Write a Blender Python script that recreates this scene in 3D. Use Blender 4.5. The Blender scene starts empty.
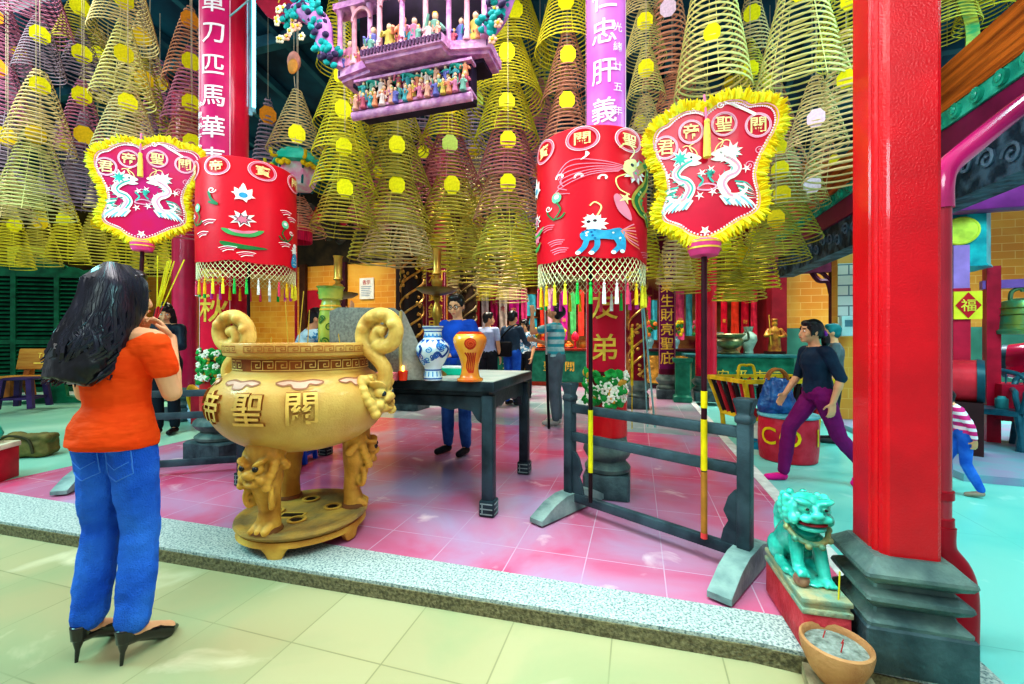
import bpy, bmesh, math, random
from mathutils import Vector, Matrix, Euler
from mathutils.geometry import tessellate_polygon
RN = random.Random(11)
PI = math.pi
sin, cos, rad = math.sin, math.cos, math.radians
SC = bpy.context.scene
COL = SC.collection
# ---------------------------------------------------------------- camera model (used to read positions off the photograph)
F, HY, CH, TH = 425.0, 340.0, 1.23, rad(16.4)
cT, sT = cos(TH), sin(TH)
def W(px, py, d):
    xc = (px-512)/F*d
    return Vector((xc*cT-d*sT, xc*sT+d*cT, CH+(HY-py)/F*d))
def G(px, py, z=0.0):
    return W(px, py, F*(CH-z)/(py-HY))
def atY(px, py, Y):
    t = (px-512)/F
    return W(px, py, Y/(t*sT+cT))
# ---------------------------------------------------------------- materials
def lin(c):
    if isinstance(c, str):
        c = tuple(int(c[i:i+2], 16) for i in (0, 2, 4))
    return tuple(((v/255)/12.92 if v/255 <= .04045 else ((v/255+.055)/1.055)**2.4) for v in c)
MATS = {}
def M(col, rough=.5, metal=0, var=.18, scale=6, bump=0, bscale=40, col2=None, coat=0, emit=0, lo=.35, hi=.65, stretch=None, cav=0, spec=None):
    k = (str(col), rough, metal, var, scale, bump, bscale, str(col2), coat, emit, lo, hi, str(stretch), cav, spec)
    if k in MATS: return MATS[k]
    m = bpy.data.materials.new('mat_%d' % len(MATS)); m.use_nodes = True
    nt = m.node_tree; b = nt.nodes['Principled BSDF']
    base = lin(col)
    a = tuple(max(0, v*(1-var)) for v in base)
    z = lin(col2) if col2 else tuple(min(1, v*(1+var)) for v in base)
    tc = nt.nodes.new('ShaderNodeTexCoord'); mp = nt.nodes.new('ShaderNodeMapping')
    nt.links.new(tc.outputs['Object'], mp.inputs[0])
    if stretch: mp.inputs['Scale'].default_value = stretch
    n = nt.nodes.new('ShaderNodeTexNoise'); n.inputs['Scale'].default_value = scale; n.inputs['Detail'].default_value = 4
    nt.links.new(mp.outputs[0], n.inputs['Vector'])
    r = nt.nodes.new('ShaderNodeValToRGB')
    r.color_ramp.elements[0].position = lo; r.color_ramp.elements[1].position = hi
    r.color_ramp.elements[0].color = (*(a if not col2 else base), 1); r.color_ramp.elements[1].color = (*z, 1)
    nt.links.new(n.outputs['Fac'], r.inputs[0]); out = r.outputs[0]
    if cav:   # ambient shade put into the colour: hollows darkened by pointiness
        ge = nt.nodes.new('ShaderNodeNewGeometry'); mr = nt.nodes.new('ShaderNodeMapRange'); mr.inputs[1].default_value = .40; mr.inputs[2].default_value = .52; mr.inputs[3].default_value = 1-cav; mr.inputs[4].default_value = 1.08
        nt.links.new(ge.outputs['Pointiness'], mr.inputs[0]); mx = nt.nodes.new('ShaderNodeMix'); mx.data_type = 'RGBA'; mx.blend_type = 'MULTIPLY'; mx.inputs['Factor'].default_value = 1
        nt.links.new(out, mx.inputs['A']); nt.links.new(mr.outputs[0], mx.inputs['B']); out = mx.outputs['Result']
    nt.links.new(out, b.inputs['Base Color']); b.inputs['Specular IOR Level'].default_value = spec if spec is not None else (.5 if metal or rough < .3 else .2)
    b.inputs['Roughness'].default_value = rough; b.inputs['Metallic'].default_value = metal
    if coat: b.inputs['Coat Weight'].default_value = coat; b.inputs['Coat Roughness'].default_value = .08
    if bump:
        n2 = nt.nodes.new('ShaderNodeTexNoise'); n2.inputs['Scale'].default_value = bscale; n2.inputs['Detail'].default_value = 3
        nt.links.new(mp.outputs[0], n2.inputs['Vector'])
        bp = nt.nodes.new('ShaderNodeBump'); bp.inputs['Strength'].default_value = bump; bp.inputs['Distance'].default_value = .02
        nt.links.new(n2.outputs['Fac'], bp.inputs['Height']); nt.links.new(bp.outputs[0], b.inputs['Normal'])
    if emit:
        nt.links.new(r.outputs[0], b.inputs['Emission Color']); b.inputs['Emission Strength'].default_value = emit
    MATS[k] = m
    return m
def tiles(col, col2, grout, sx, sy, ox=0, oy=0, mortar=.012, rough=.25, offset=0, plane='xy', blot=None, bscale=1.2, blo=.4, bhi=.62, bump=.15, patch=None):
    """tile / brick material in world metres: sx, sy tile size; blot = blotch colour; patch = second blotch"""
    m = bpy.data.materials.new('tiles_%d' % len(bpy.data.materials)); m.use_nodes = True
    nt = m.node_tree; b = nt.nodes['Principled BSDF']; L = nt.links.new
    ge = nt.nodes.new('ShaderNodeNewGeometry'); sp = nt.nodes.new('ShaderNodeSeparateXYZ'); cb = nt.nodes.new('ShaderNodeCombineXYZ')
    L(ge.outputs['Position'], sp.inputs[0])
    ax = {'xy': (0, 1), 'xz': (0, 2), 'yz': (1, 2)}[plane]
    for i, (a, o) in enumerate(zip(ax, (ox, oy))):
        ad = nt.nodes.new('ShaderNodeMath'); ad.operation = 'ADD'; ad.inputs[1].default_value = -o
        L(sp.outputs[a], ad.inputs[0]); L(ad.outputs[0], cb.inputs[i])
    br = nt.nodes.new('ShaderNodeTexBrick'); br.offset = offset; br.inputs['Scale'].default_value = 1
    br.inputs['Brick Width'].default_value = sx; br.inputs['Row Height'].default_value = sy
    br.inputs['Mortar Size'].default_value = mortar*.5; br.inputs['Mortar Smooth'].default_value = .2; br.inputs['Bias'].default_value = 0
    br.inputs['Color1'].default_value = (*lin(col), 1); br.inputs['Color2'].default_value = (*lin(col2), 1); br.inputs['Mortar'].default_value = (*lin(grout), 1)
    L(cb.outputs[0], br.inputs['Vector'])
    out = br.outputs['Color']
    for bc, s, lo, hi in ([(blot, bscale, blo, bhi)] if blot else [])+([patch] if patch else []):
        n = nt.nodes.new('ShaderNodeTexNoise'); n.inputs['Scale'].default_value = s; n.inputs['Detail'].default_value = 7; n.inputs['Distortion'].default_value = .6
        L(ge.outputs['Position'], n.inputs['Vector'])
        rp = nt.nodes.new('ShaderNodeMapRange'); rp.inputs[1].default_value = lo; rp.inputs[2].default_value = hi
        L(n.outputs['Fac'], rp.inputs[0])
        mx = nt.nodes.new('ShaderNodeMix'); mx.data_type = 'RGBA'
        L(rp.outputs[0], mx.inputs['Factor']); L(out, mx.inputs['A']); mx.inputs['B'].default_value = (*lin(bc), 1)
        out = mx.outputs['Result']
    L(out, b.inputs['Base Color']); b.inputs['Roughness'].default_value = rough
    bp = nt.nodes.new('ShaderNodeBump'); bp.inputs['Strength'].default_value = bump; bp.inputs['Distance'].default_value = .01; bp.invert = True
    L(br.outputs['Fac'], bp.inputs['Height']); L(bp.outputs[0], b.inputs['Normal'])
    return m
def coil_material():
    m = bpy.data.materials.new('incense'); m.use_nodes = True; nt = m.node_tree; b = nt.nodes['Principled BSDF']
    oi = nt.nodes.new('ShaderNodeObjectInfo'); n = nt.nodes.new('ShaderNodeTexNoise'); n.inputs['Scale'].default_value = 3
    mx = nt.nodes.new('ShaderNodeMix'); mx.data_type = 'RGBA'; mx.blend_type = 'MULTIPLY'; mx.inputs['Factor'].default_value = 1
    rp = nt.nodes.new('ShaderNodeMapRange'); rp.inputs[3].default_value = .6; rp.inputs[4].default_value = 1.25
    tc = nt.nodes.new('ShaderNodeTexCoord'); nt.links.new(tc.outputs['Object'], n.inputs['Vector'])
    nt.links.new(n.outputs['Fac'], rp.inputs[0]); nt.links.new(oi.outputs['Color'], mx.inputs['A']); nt.links.new(rp.outputs[0], mx.inputs['B'])
    nt.links.new(mx.outputs['Result'], b.inputs['Base Color']); b.inputs['Roughness'].default_value = .8
    return m
# ---------------------------------------------------------------- objects
def tag(o, label, cat, group=None):
    o['label'] = label; o['category'] = cat
    if group: o['group'] = group
    return o
def thing(name, label, cat, loc=(0, 0, 0), rz=0, group=None):
    o = bpy.data.objects.new(name, None); COL.objects.link(o); o.empty_display_size = .05
    o.location = loc; o.rotation_euler = (0, 0, rz)
    return tag(o, label, cat, group)
def put(name, me, parent=None, loc=None, rz=None):
    o = bpy.data.objects.new(name, me); COL.objects.link(o)
    if parent: o.parent = parent
    if loc is not None: o.location = loc
    if rz is not None: o.rotation_euler = (0, 0, rz)
    return o
def struct(o): o['kind'] = 'structure'; return o
def copy_tree(o, parent=None, loc=None, rz=None):
    c = o.copy(); COL.objects.link(c)
    if parent: c.parent = parent
    if loc is not None: c.location = loc
    if rz is not None: c.rotation_euler = (0, 0, rz)
    for ch in [x for x in COL.objects if x.parent == o]: copy_tree(ch, c)
    return c
def finish(bm, name, mats, angle=40):
    me = bpy.data.meshes.new(name)
    bm.normal_update()
    bm.to_mesh(me); bm.free()
    for m in (mats if isinstance(mats, (list, tuple)) else [mats]): me.materials.append(m)
    me.polygons.foreach_set('use_smooth', [True]*len(me.polygons))
    if angle: me.set_sharp_from_angle(angle=rad(angle))
    me.update()
    return me
def frame(t, ref=None):
    t = t.normalized(); r = Vector(ref) if ref else (Vector((0, 0, 1)) if abs(t.z) < .93 else Vector((1, 0, 0)))
    u = t.cross(r).normalized(); return u, u.cross(t).normalized()
class MB:
    def __init__(s): s.bm = bmesh.new(); s.mi = 0; s.X = Matrix.Identity(4)
    def mat(s, i): s.mi = i; return s
    def at(s, loc=(0, 0, 0), rz=0, rx=0, ry=0, sc=1):
        s.X = Matrix.Translation(Vector(loc)) @ Euler((rx, ry, rz)).to_matrix().to_4x4() @ Matrix.Scale(sc, 4); return s
    def v(s, p): return s.bm.verts.new(s.X @ Vector(p))
    def f(s, vs):
        try:
            fc = s.bm.faces.new(vs); fc.material_index = s.mi; return fc
        except ValueError: return None
    def box(s, c, size, rz=0, bev=0, rx=0, ry=0):
        c = Vector(c); hx, hy, hz = (x/2 for x in size); R = Euler((rx, ry, rz)).to_matrix()
        vs = [s.v(c+R @ Vector((x*hx, y*hy, z*hz))) for x in (-1, 1) for y in (-1, 1) for z in (-1, 1)]
        fs = [s.f([vs[i] for i in q]) for q in ((0, 1, 3, 2), (4, 6, 7, 5), (0, 4, 5, 1), (2, 3, 7, 6), (0, 2, 6, 4), (1, 5, 7, 3))]
        if bev:
            es = list({e for fc in fs for e in fc.edges})
            r = bmesh.ops.bevel(s.bm, geom=es, offset=bev, segments=2, affect='EDGES', profile=.5)
            for fc in r['faces']: fc.material_index = s.mi
        return s
    def rings(s, rs, closed=False, cap=True):
        vv = [[s.v(p) for p in r] for r in rs]; n = len(vv[0]); k = len(vv)
        for i in range(k if closed else k-1):
            a, b = vv[i], vv[(i+1) % k]
            for j in range(n): s.f([a[j], a[(j+1) % n], b[(j+1) % n], b[j]])
        if cap and not closed: s.f(vv[0][::-1]); s.f(vv[-1])
        return s
    def tube(s, pts, r, seg=8, closed=False, cap=True, ref=None, flat=1):
        pts = [Vector(p) for p in pts]; n = len(pts); rs = []; pu = None
        for i, p in enumerate(pts):
            if closed: t = pts[(i+1) % n]-pts[i-1]
            else: t = pts[min(i+1, n-1)]-pts[max(i-1, 0)]
            if t.length < 1e-9: t = Vector((0, 0, 1))
            if ref or pu is None: u, w = frame(t, ref)
            else:
                t = t.normalized(); u = (pu-t*pu.dot(t)); u = u.normalized() if u.length > 1e-6 else frame(t)[0]; w = u.cross(t)
            pu = u
            ri = r[i] if isinstance(r, (list, tuple)) else r
            rs.append([p+u*(cos(2*PI*j/seg)*ri)+w*(sin(2*PI*j/seg)*ri*flat) for j in range(seg)])
        return s.rings(rs, closed, cap)
    def cyl(s, p0, p1, r0, r1=None, seg=16): return s.tube([p0, p1], [r0, r0 if r1 is None else r1], seg)
    def lathe(s, prof, seg=32, c=(0, 0, 0), close=True):
        c = Vector(c); vv = []
        for r, z in prof: vv.append([s.v(c+Vector((max(r, 1e-4)*cos(2*PI*j/seg), max(r, 1e-4)*sin(2*PI*j/seg), z))) for j in range(seg)])
        for a, b in zip(vv, vv[1:]):
            for j in range(seg): s.f([a[j], a[(j+1) % seg], b[(j+1) % seg], b[j]])
        if close: s.f(vv[0][::-1]); s.f(vv[-1])
        return s
    def sq(s, prof, c=(0, 0, 0), ch=.15):
        """stack of chamfered squares (half width, z)"""
        c = Vector(c); rs = []
        for w, z in prof:
            k = w*(1-ch); rs.append([c+Vector((x, y, z)) for x, y in ((w, -k), (w, k), (k, w), (-k, w), (-w, k), (-w, -k), (-k, -w), (k, -w))])
        return s.rings(rs)
    def ell(s, c, r, rot=(0, 0, 0), u=12, w=8):
        c = Vector(c); R = Euler(rot).to_matrix(); r = (r, r, r) if isinstance(r, (int, float)) else r
        top = s.v(c+R @ Vector((0, 0, r[2]))); bot = s.v(c+R @ Vector((0, 0, -r[2]))); vv = []
        for i in range(1, w):
            a = PI*i/w
            vv.append([s.v(c+R @ Vector((r[0]*sin(a)*cos(2*PI*j/u), r[1]*sin(a)*sin(2*PI*j/u), r[2]*cos(a)))) for j in range(u)])
        for j in range(u):
            s.f([top, vv[0][j], vv[0][(j+1) % u]]); s.f([bot, vv[-1][(j+1) % u], vv[-1][j]])
        for a, b in zip(vv, vv[1:]):
            for j in range(u): s.f([a[j], b[j], b[(j+1) % u], a[(j+1) % u]])
        return s
    def prism(s, poly, z0, z1, fn=None):
        """extrude a 2-D outline (x,y) from z0 to z1; fn maps (x,y,z)->3-D"""
        fn = fn or (lambda x, y, z: (x, y, z)); n = len(poly)
        a = [s.v(fn(x, y, z0)) for x, y in poly]; b = [s.v(fn(x, y, z1)) for x, y in poly]
        for j in range(n): s.f([a[j], a[(j+1) % n], b[(j+1) % n], b[j]])
        for t in tessellate_polygon([[Vector((x, y, 0)) for x, y in poly]]):
            s.f([a[i] for i in t]); s.f([b[i] for i in t])
        return s
    def mesh(s, me, fn=None):
        vs = [s.v(fn(*v.co) if fn else v.co) for v in me.vertices]
        for p in me.polygons: s.f([vs[i] for i in p.vertices])
        return s
    def done(s, name, mats, parent=None, loc=None, rz=None, angle=40, fix=True):
        if fix: bmesh.ops.recalc_face_normals(s.bm, faces=s.bm.faces)
        return put(name, finish(s.bm, name, mats, angle), parent, loc, rz)
TXT = {}
def text_mesh(ch, bold=.02):
    if (ch, bold) in TXT: return TXT[ch, bold]
    c = bpy.data.curves.new('t', 'FONT'); c.body = ch; c.size = 1; c.align_x = 'CENTER'; c.resolution_u = 3; c.offset = bold*.3
    o = bpy.data.objects.new('t', c); COL.objects.link(o); bpy.context.view_layer.update()
    me = bpy.data.meshes.new_from_object(o.evaluated_get(bpy.context.evaluated_depsgraph_get()))
    bpy.data.objects.remove(o)
    b = bmesh.new(); b.from_mesh(me); bmesh.ops.remove_doubles(b, verts=b.verts, dist=1e-5); bmesh.ops.triangulate(b, faces=b.faces)
    for _ in range(4):
        es = [e for e in b.edges if e.calc_length() > .13]
        if not es: break
        bmesh.ops.subdivide_edges(b, edges=es, cuts=1); bmesh.ops.triangulate(b, faces=b.faces)
    b.to_mesh(me); b.free()
    if len(me.vertices):
        ys = [v.co.y for v in me.vertices]; xs = [v.co.x for v in me.vertices]
        cx, cy = (min(xs)+max(xs))/2, (min(ys)+max(ys))/2
        for v in me.vertices: v.co.x -= cx; v.co.y -= cy; v.co.z = 0
    TXT[ch, bold] = me
    return me
class Draw:
    """flat decoration drawn in 2-D and laid on a surface: fn(x, y, lift) -> 3-D point"""
    def __init__(s, fn, step=.0006): s.m = MB(); s.fn = fn; s.k = 0; s.step = step
    def L(s): s.k += 1; return .003+s.k*s.step if s.k < 8 else .003+(s.k % 8)*s.step+.004
    def poly(s, pts, mi, lift=None):
        s.m.mat(mi); l = lift if lift is not None else s.L(); n = len(pts)
        cx, cy = sum(p[0] for p in pts)/n, sum(p[1] for p in pts)/n
        prev = [s.m.v(s.fn(x, y, l)) for x, y in pts]
        for q in (.66, .33):
            cur = [s.m.v(s.fn(cx+(x-cx)*q, cy+(y-cy)*q, l)) for x, y in pts]
            for j in range(n): s.m.f([prev[j], prev[(j+1) % n], cur[(j+1) % n], cur[j]])
            prev = cur
        c = s.m.v(s.fn(cx, cy, l))
        for j in range(n): s.m.f([prev[j], prev[(j+1) % n], c])
    def line(s, pts, w, mi, closed=False, lift=None):
        s.m.mat(mi); l = lift if lift is not None else s.L(); n = len(pts); vs = []
        for i, p in enumerate(pts):
            a, b = (pts[i-1], pts[(i+1) % n]) if closed else (pts[max(i-1, 0)], pts[min(i+1, n-1)])
            dx, dy = b[0]-a[0], b[1]-a[1]; q = math.hypot(dx, dy) or 1
            ww = (w[i] if isinstance(w, (list, tuple)) else w)/2
            vs.append((s.m.v(s.fn(p[0]-dy/q*ww, p[1]+dx/q*ww, l)), s.m.v(s.fn(p[0]+dy/q*ww, p[1]-dx/q*ww, l))))
        for i in range(n if closed else n-1):
            a, b = vs[i], vs[(i+1) % n]; s.m.f([a[0], a[1], b[1], b[0]])
    def disc(s, c, r, mi, n=20, ry=None, lift=None): s.poly([(c[0]+r*cos(2*PI*i/n), c[1]+(ry or r)*sin(2*PI*i/n)) for i in range(n)], mi, lift)
    def ring(s, c, r, w, mi, n=28): s.line([(c[0]+r*cos(2*PI*i/n), c[1]+r*sin(2*PI*i/n)) for i in range(n)], w, mi, True)
    def star(s, c, r, r2, k, mi, rot=0): s.poly([(c[0]+(r if i % 2 == 0 else r2)*cos(rot+PI*i/k), c[1]+(r if i % 2 == 0 else r2)*sin(rot+PI*i/k)) for i in range(2*k)], mi)
    def dash(s, pts, w, mi, r=None):
        for p in pts: s.disc(p, w, mi, 6)
    def swirl(s, c, r, mi, w, turns=1.4, a0=0, dirn=1):
        n = int(14*turns); s.line([(c[0]+r*(1-i/n*.8)*cos(a0+dirn*2*PI*turns*i/n), c[1]+r*(1-i/n*.8)*sin(a0+dirn*2*PI*turns*i/n)) for i in range(n+1)], w, mi)
    def text(s, ch, c, size, mi, sx=1, bold=.02):
        me = text_mesh(ch, bold); l = s.L()+.002; s.m.mat(mi)
        s.m.mesh(me, lambda x, y, z: s.fn(c[0]+x*size*sx, c[1]+y*size, l))
    def done(s, name, mats, parent): return s.m.done(name, mats, parent, fix=False)
def spline(pts, n=8, closed=False):
    """Catmull-Rom through points of any dimension"""
    out = []; k = len(pts)
    for i in range(k if closed else k-1):
        P = [pts[(i+j-1) % k] if closed else pts[min(max(i+j-1, 0), k-1)] for j in range(4)]
        for q in range(n):
            t = q/n
            out.append(tuple(.5*(2*b+(c-a)*t+(2*a-5*b+4*c-d)*t*t+(3*b-a-3*c+d)*t**3) for a, b, c, d in zip(*P)))
    if not closed: out.append(tuple(pts[-1]))
    return out
# ---------------------------------------------------------------- organic shapes: overlapping solids fused into one skin
def blob(name, build, vox, mats, parent=None, smooth=3, loc=None, rz=None, disp=0, dscale=.08):
    m = MB(); build(m)
    bmesh.ops.recalc_face_normals(m.bm, faces=m.bm.faces)
    me = finish(m.bm, name, mats, None)
    o = put('tmp', me); r = o.modifiers.new('r', 'REMESH'); r.mode = 'VOXEL'; r.voxel_size = vox
    if smooth: q = o.modifiers.new('s', 'SMOOTH'); q.iterations = smooth; q.factor = .5
    if disp:
        tx = bpy.data.textures.new('folds', 'CLOUDS'); tx.noise_scale = dscale
        dm = o.modifiers.new('d', 'DISPLACE'); dm.texture = tx; dm.strength = disp; dm.mid_level = .5
    bpy.context.view_layer.update()
    e = bpy.data.meshes.new_from_object(o.evaluated_get(bpy.context.evaluated_depsgraph_get()))
    bpy.data.objects.remove(o)
    e.name = name; e.materials.clear()
    for x in (mats if isinstance(mats, (list, tuple)) else [mats]): e.materials.append(x)
    e.polygons.foreach_set('use_smooth', [True]*len(e.polygons)); e.update()
    return put(name, e, parent, loc, rz)
def cap(m, p0, p1, r0, r1, seg=12):
    p0, p1 = Vector(p0), Vector(p1); d = p1-p0
    if d.length < 1e-6: d = Vector((0, 0, 1e-4))
    t = d.normalized(); pts = []; rr = []
    for a in (-90, -60, -30): pts.append(p0+t*(r0*sin(rad(a)))); rr.append(max(r0*cos(rad(a)), 1e-4))
    for i in range(5): pts.append(p0+d*(i/4)); rr.append(r0+(r1-r0)*i/4)
    for a in (30, 60, 90): pts.append(p1+t*(r1*sin(rad(a)))); rr.append(max(r1*cos(rad(a)), 1e-4))
    m.tube(pts, rr, seg)
def chain(m, ps, rs, seg=12):
    for i in range(len(ps)-1): cap(m, ps[i], ps[i+1], rs[i], rs[i+1], seg)
def trunk(m, sec, seg=20):
    """loft of ellipses (centre, rx, ry, yaw); rings lie across the spine"""
    rs = []
    for i, (c, rx, ry, *yw) in enumerate(sec):
        c = Vector(c); t = (Vector(sec[min(i+1, len(sec)-1)][0])-Vector(sec[max(i-1, 0)][0])).normalized()
        a = yw[0] if yw else 0
        X = Vector((cos(a), sin(a), 0)); X = (X-t*X.dot(t)).normalized(); Y = t.cross(X)
        rs.append([c+X*(rx*cos(2*PI*j/seg))+Y*(ry*sin(2*PI*j/seg)) for j in range(seg)])
    m.rings(rs)
ORD = ['topmost', 'second', 'third', 'fourth', 'fifth', 'sixth', 'seventh', 'eighth', 'ninth', 'tenth']
NTH = ['first', 'second', 'third', 'fourth', 'fifth', 'sixth', 'seventh', 'eighth', 'ninth', 'tenth', 'eleventh', 'twelfth', 'thirteenth', 'fourteenth', 'fifteenth', 'sixteenth', 'seventeenth', 'eighteenth', 'nineteenth', 'twentieth']
# colours
C = dict(red='d81830', maroon='5a1030', gold='d8a83c', yellow='f0e020', dark='1c2630', stone='6f7f80', stoned='3c4c50', teal='18b0a0', white='f0ece4', orange='e8902c')
# ================================================================ SETTING
def plane(name, poly, z, mat):
    m = MB(); m.prism(poly, z-.06, z); return struct(m.done(name, mat, angle=30))
pinkT = tiles('d85a80', 'd05478', 'dca8bc', .412, .412, .138, 2.42, .007, .16, 0, 'xy', 'b898ba', 1.0, .36, .62, .1, ('f2d4dc', 3.2, .62, .78))
creamT = tiles('b0a880', 'a8a078', '8c8862', .44, .455, -.545, 1.485, .007, .32, 0, 'xy', '98a078', 1.3, .45, .7, .12, ('d0c8a4', 2.6, .62, .76))
cyanT = tiles('7ccfc4', '88d8cc', '5fb0a4', 1.3, 1.3, 1.01, 2.3, .006, .3, 0, 'xy', '5cc4bc', 1.3, .45, .7, .05, ('c8ece4', 3, .62, .8))
hallT = tiles('8fa8ac', 'a8b8bc', 'd4c8d0', .62, .62, .1, 5, .012, .14, 0, 'xy', 'b48fa8', .9, .42, .62, .1, ('c8d8d8', 2, .6, .75))
tealT = tiles('84c0a8', '7ab8a4', '6a9c8c', 1.2, .9, -5.3, 2.3, .008, .35, 0, 'xy', 'a0d0bc', 1.1, .45, .7, .05)
granite = M('c4cac4', .5, 0, .1, 95, .25, 160, col2='5f7478', lo=.42, hi=.66)
plane('floor', [(-5.3, 2.0), (1.01, 2.05), (1.01, 5.9), (-5.3, 5.9)], 0, pinkT)
plane('floor_front', [(-9, -2.4), (1.05, -2.4), (1.05, 2.0), (-9, 2.0)], -.07, creamT)
plane('floor_right', [(1.02, -2.4), (9, -2.4), (9, 11.2), (1.02, 11.2)], -.07, cyanT)
plane('floor_hall', [(-5.3, 5.905), (1.01, 5.905), (1.01, 15.5), (-5.3, 15.5)], 0, hallT)
plane('floor_left', [(-17, 1.5), (-5.305, 1.7), (-5.305, 15.5), (-17, 15.5)], 0, tealT)
m = MB(); m.prism([(-9, 1.6), (.45, 1.925), (1.25, 1.86), (1.25, 2.14), (-9, 2.09)], -.1, .012)
struct(m.done('trim_1', granite))
m = MB(); m.prism([(-9, 1.592), (.45, 1.917), (1.25, 1.852), (1.25, 1.9), (.45, 1.95), (-9, 1.64)], -.1, -.004)
struct(m.done('trim_20', M('8a8060', .8, 0, .2, 60, .6, 70, col2='5a5440')))
m = MB(); m.prism([(1.005, 2.1), (1.1, 2.1), (1.1, 11.2), (1.005, 11.2)], -.1, .006)
struct(m.done('trim_2', M('d8dcd8', .4, 0, .15, 12)))
# raised platform on the left and the low one on the right
plane('floor_platform', [(-17, 5.0), (-8.4, 6.3), (-8.4, 9.9), (-17, 9.9)], .09, tiles('b4b8b4', 'a8b0ac', '7a6a60', 3, .5, 0, 0, .01, .4, .5, 'xy', '9ac8b4', 1, .4, .6, .05))
m = MB(); m.prism([(2.88, 4.92), (5.6, 4.7), (5.6, 8), (2.88, 8)], -.1, .0)
struct(m.done('floor_side_platform', M('6fa8b4', .4, 0, .2, 3, col2='9a90b0')))
brickO = tiles('e89a30', 'dc8424', 'f0c070', .42, .16, 0, 0, .012, .4, .5, 'xz', 'f0b850', .8, .45, .7, .1)
darkW = M('3a2c22', .7, 0, .4, 3, col2='6a5a28')
def wall(name, a, b, z0, z1, mat, th=.12):
    a, b = Vector(a), Vector(b); d = (b-a); m = MB()
    m.box(((a.x+b.x)/2, (a.y+b.y)/2, (z0+z1)/2), (d.length, th, z1-z0), math.atan2(d.y, d.x)); return struct(m.done(name, mat))
wall('wall_back', (-5.4, 15.4), (3.1, 15.4), -.1, 6, M('7a1c28', .6, 0, .4, 2, col2='c89a50'))
wall('wall_back_left', (-17, 10.2), (-4.75, 10.2), 0, 3.35, brickO)
wall('wall_back_left_upper', (-17, 10.2), (-4.75, 10.2), 3.35, 6, M('2a2420', .7, 0, .5, 3, col2='4a3a28'))
wall('wall_hall_side', (-4.75, 10.2), (-5.3, 15.4), 0, 6, M('6a1a26', .6, 0, .3, 2))
wall('wall_left', (-17, 0), (-17, 10.2), 0, 6, darkW)
wall('wall_right', (3.05, 11.2), (9, 11.2), 1.5, 6, brickO)
wall('wall_right_wainscot', (3.05, 11.18), (9, 11.18), -.1, 1.5, M('4a8a78', .5, 0, .15, 3))
wall('wall_hall_right', (3.1, 11.25), (3.1, 15.4), -.1, 6, M('8a2028', .6, 0, .3, 2))
# dark timber roof, open to the courtyard above the camera
m = MB()
roofm = M('0c2c44', .6, 0, .4, 1.2, col2='16566e')
m.rings([[(-17, 4.3, 6.4), (9, 4.3, 6.4), (9, 4.3, 6.5), (-17, 4.3, 6.5)], [(-17, 15.6, 4.6), (9, 15.6, 4.6), (9, 15.6, 4.7), (-17, 15.6, 4.7)]])
struct(m.done('ceiling', roofm))
def roofz(y): return 6.4-(y-4.3)*(1.8/11.3) if y > 4.3 else 6.4
m = MB()
for i in range(27):
    x = -16.5+i
    m.box((x, 9.95, 5.42), (.1, 11.5, .13), rx=math.atan(-1.8/11.3))
for y in (5.5, 8, 10.5): m.box((-4, y, roofz(y)-.16), (26, .14, .18))
struct(m.done('trim_3', M('1a3a50', .6, 0, .3, 2, col2='2a6878')))
# eaves running back along the right-hand side room
ex = 2.35
def bar(name, x0, x1, z0, z1, mat, y0=1.2, y1=8.6):
    m = MB(); m.box(((x0+x1)/2, (y0+y1)/2, (z0+z1)/2), (x1-x0, y1-y0, z1-z0)); return struct(m.done(name, mat))
bar('trim_4', ex, ex+.35, 3.06, 3.42, M('d8742a', .5, 0, .35, 5, .5, 30, col2='8a4418', stretch=(1, .3, 6)))
bar('trim_5', ex+.01, ex+.3, 2.93, 3.06, M('1a8a78', .35, 0, .4, 6, .6, 20, col2='4ac8b0'))
bar('trim_6', ex+.03, ex+.3, 2.70, 2.925, M('7a1c4c', .35, 0, .25, 3))
bar('trim_7', ex+.06, ex+.3, 2.34, 2.70, M('1e3040', .5, 0, .3, 7, .8, 14, col2='4a6478', lo=.45, hi=.6))
m = MB()
for i in range(34):   # carved scrolls along the frieze and tile ends above
    y = 1.3+i*.215; z = 2.52+.05*sin(i*2.1)
    m.mat(0); pts = [(ex+.05, y+.085*(1-q/16)*cos(q*.62), z+.085*(1-q/16)*sin(q*.62)) for q in range(15)]
    m.tube(pts, .014, 5)
    m.mat(1); m.cyl((ex-.02, y, 2.995), (ex+.02, y, 2.995), .055, .05, 10); m.ell((ex-.025, y, 2.995), (.012, .03, .03), u=8, w=5)
struct(m.done('trim_8', [M('5a7084', .5, 0, .3, 6), M('2aa890', .25, 0, .3, 8)]))
# purple tie beam with yellow bracket across the side room
m = MB(); m.box((5.1, 6.2, 2.83), (5.4, .22, .26), bev=.04); struct(m.done('trim_9', M('8a3080', .3, 0, .25, 3)))
m = MB(); m.box((4.6, 6.15, 3.08), (1.3, .2, .12)); m.box((4.8, 6.15, 3.22), (.9, .2, .14)); m.box((4.5, 6.13, 3.36), (1.8, .2, .1)); struct(m.done('trim_10', M('d8c020', .4, 0, .2, 5)))
m = MB(); m.box((3.05, 11.0, 2.0), (.3, .4, 4)); struct(m.done('trim_11', M('8a2432', .4, 0, .2, 4)))
# small window opening high between wall and eaves
# ---------------------------------------------------------------- columns
redP = M('d00418', .3, 0, .14, 4, .25, 130, coat=.3, spec=.3)
redQ = M('c01838', .3, 0, .2, 4, coat=.3)
stoneM = M('3c4e50', .38, 0, .3, 6, .25, 50, col2='6c8078')
stoneD = M('2c3a40', .4, 0, .3, 8, .25, 50, col2='4c6064')
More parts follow.
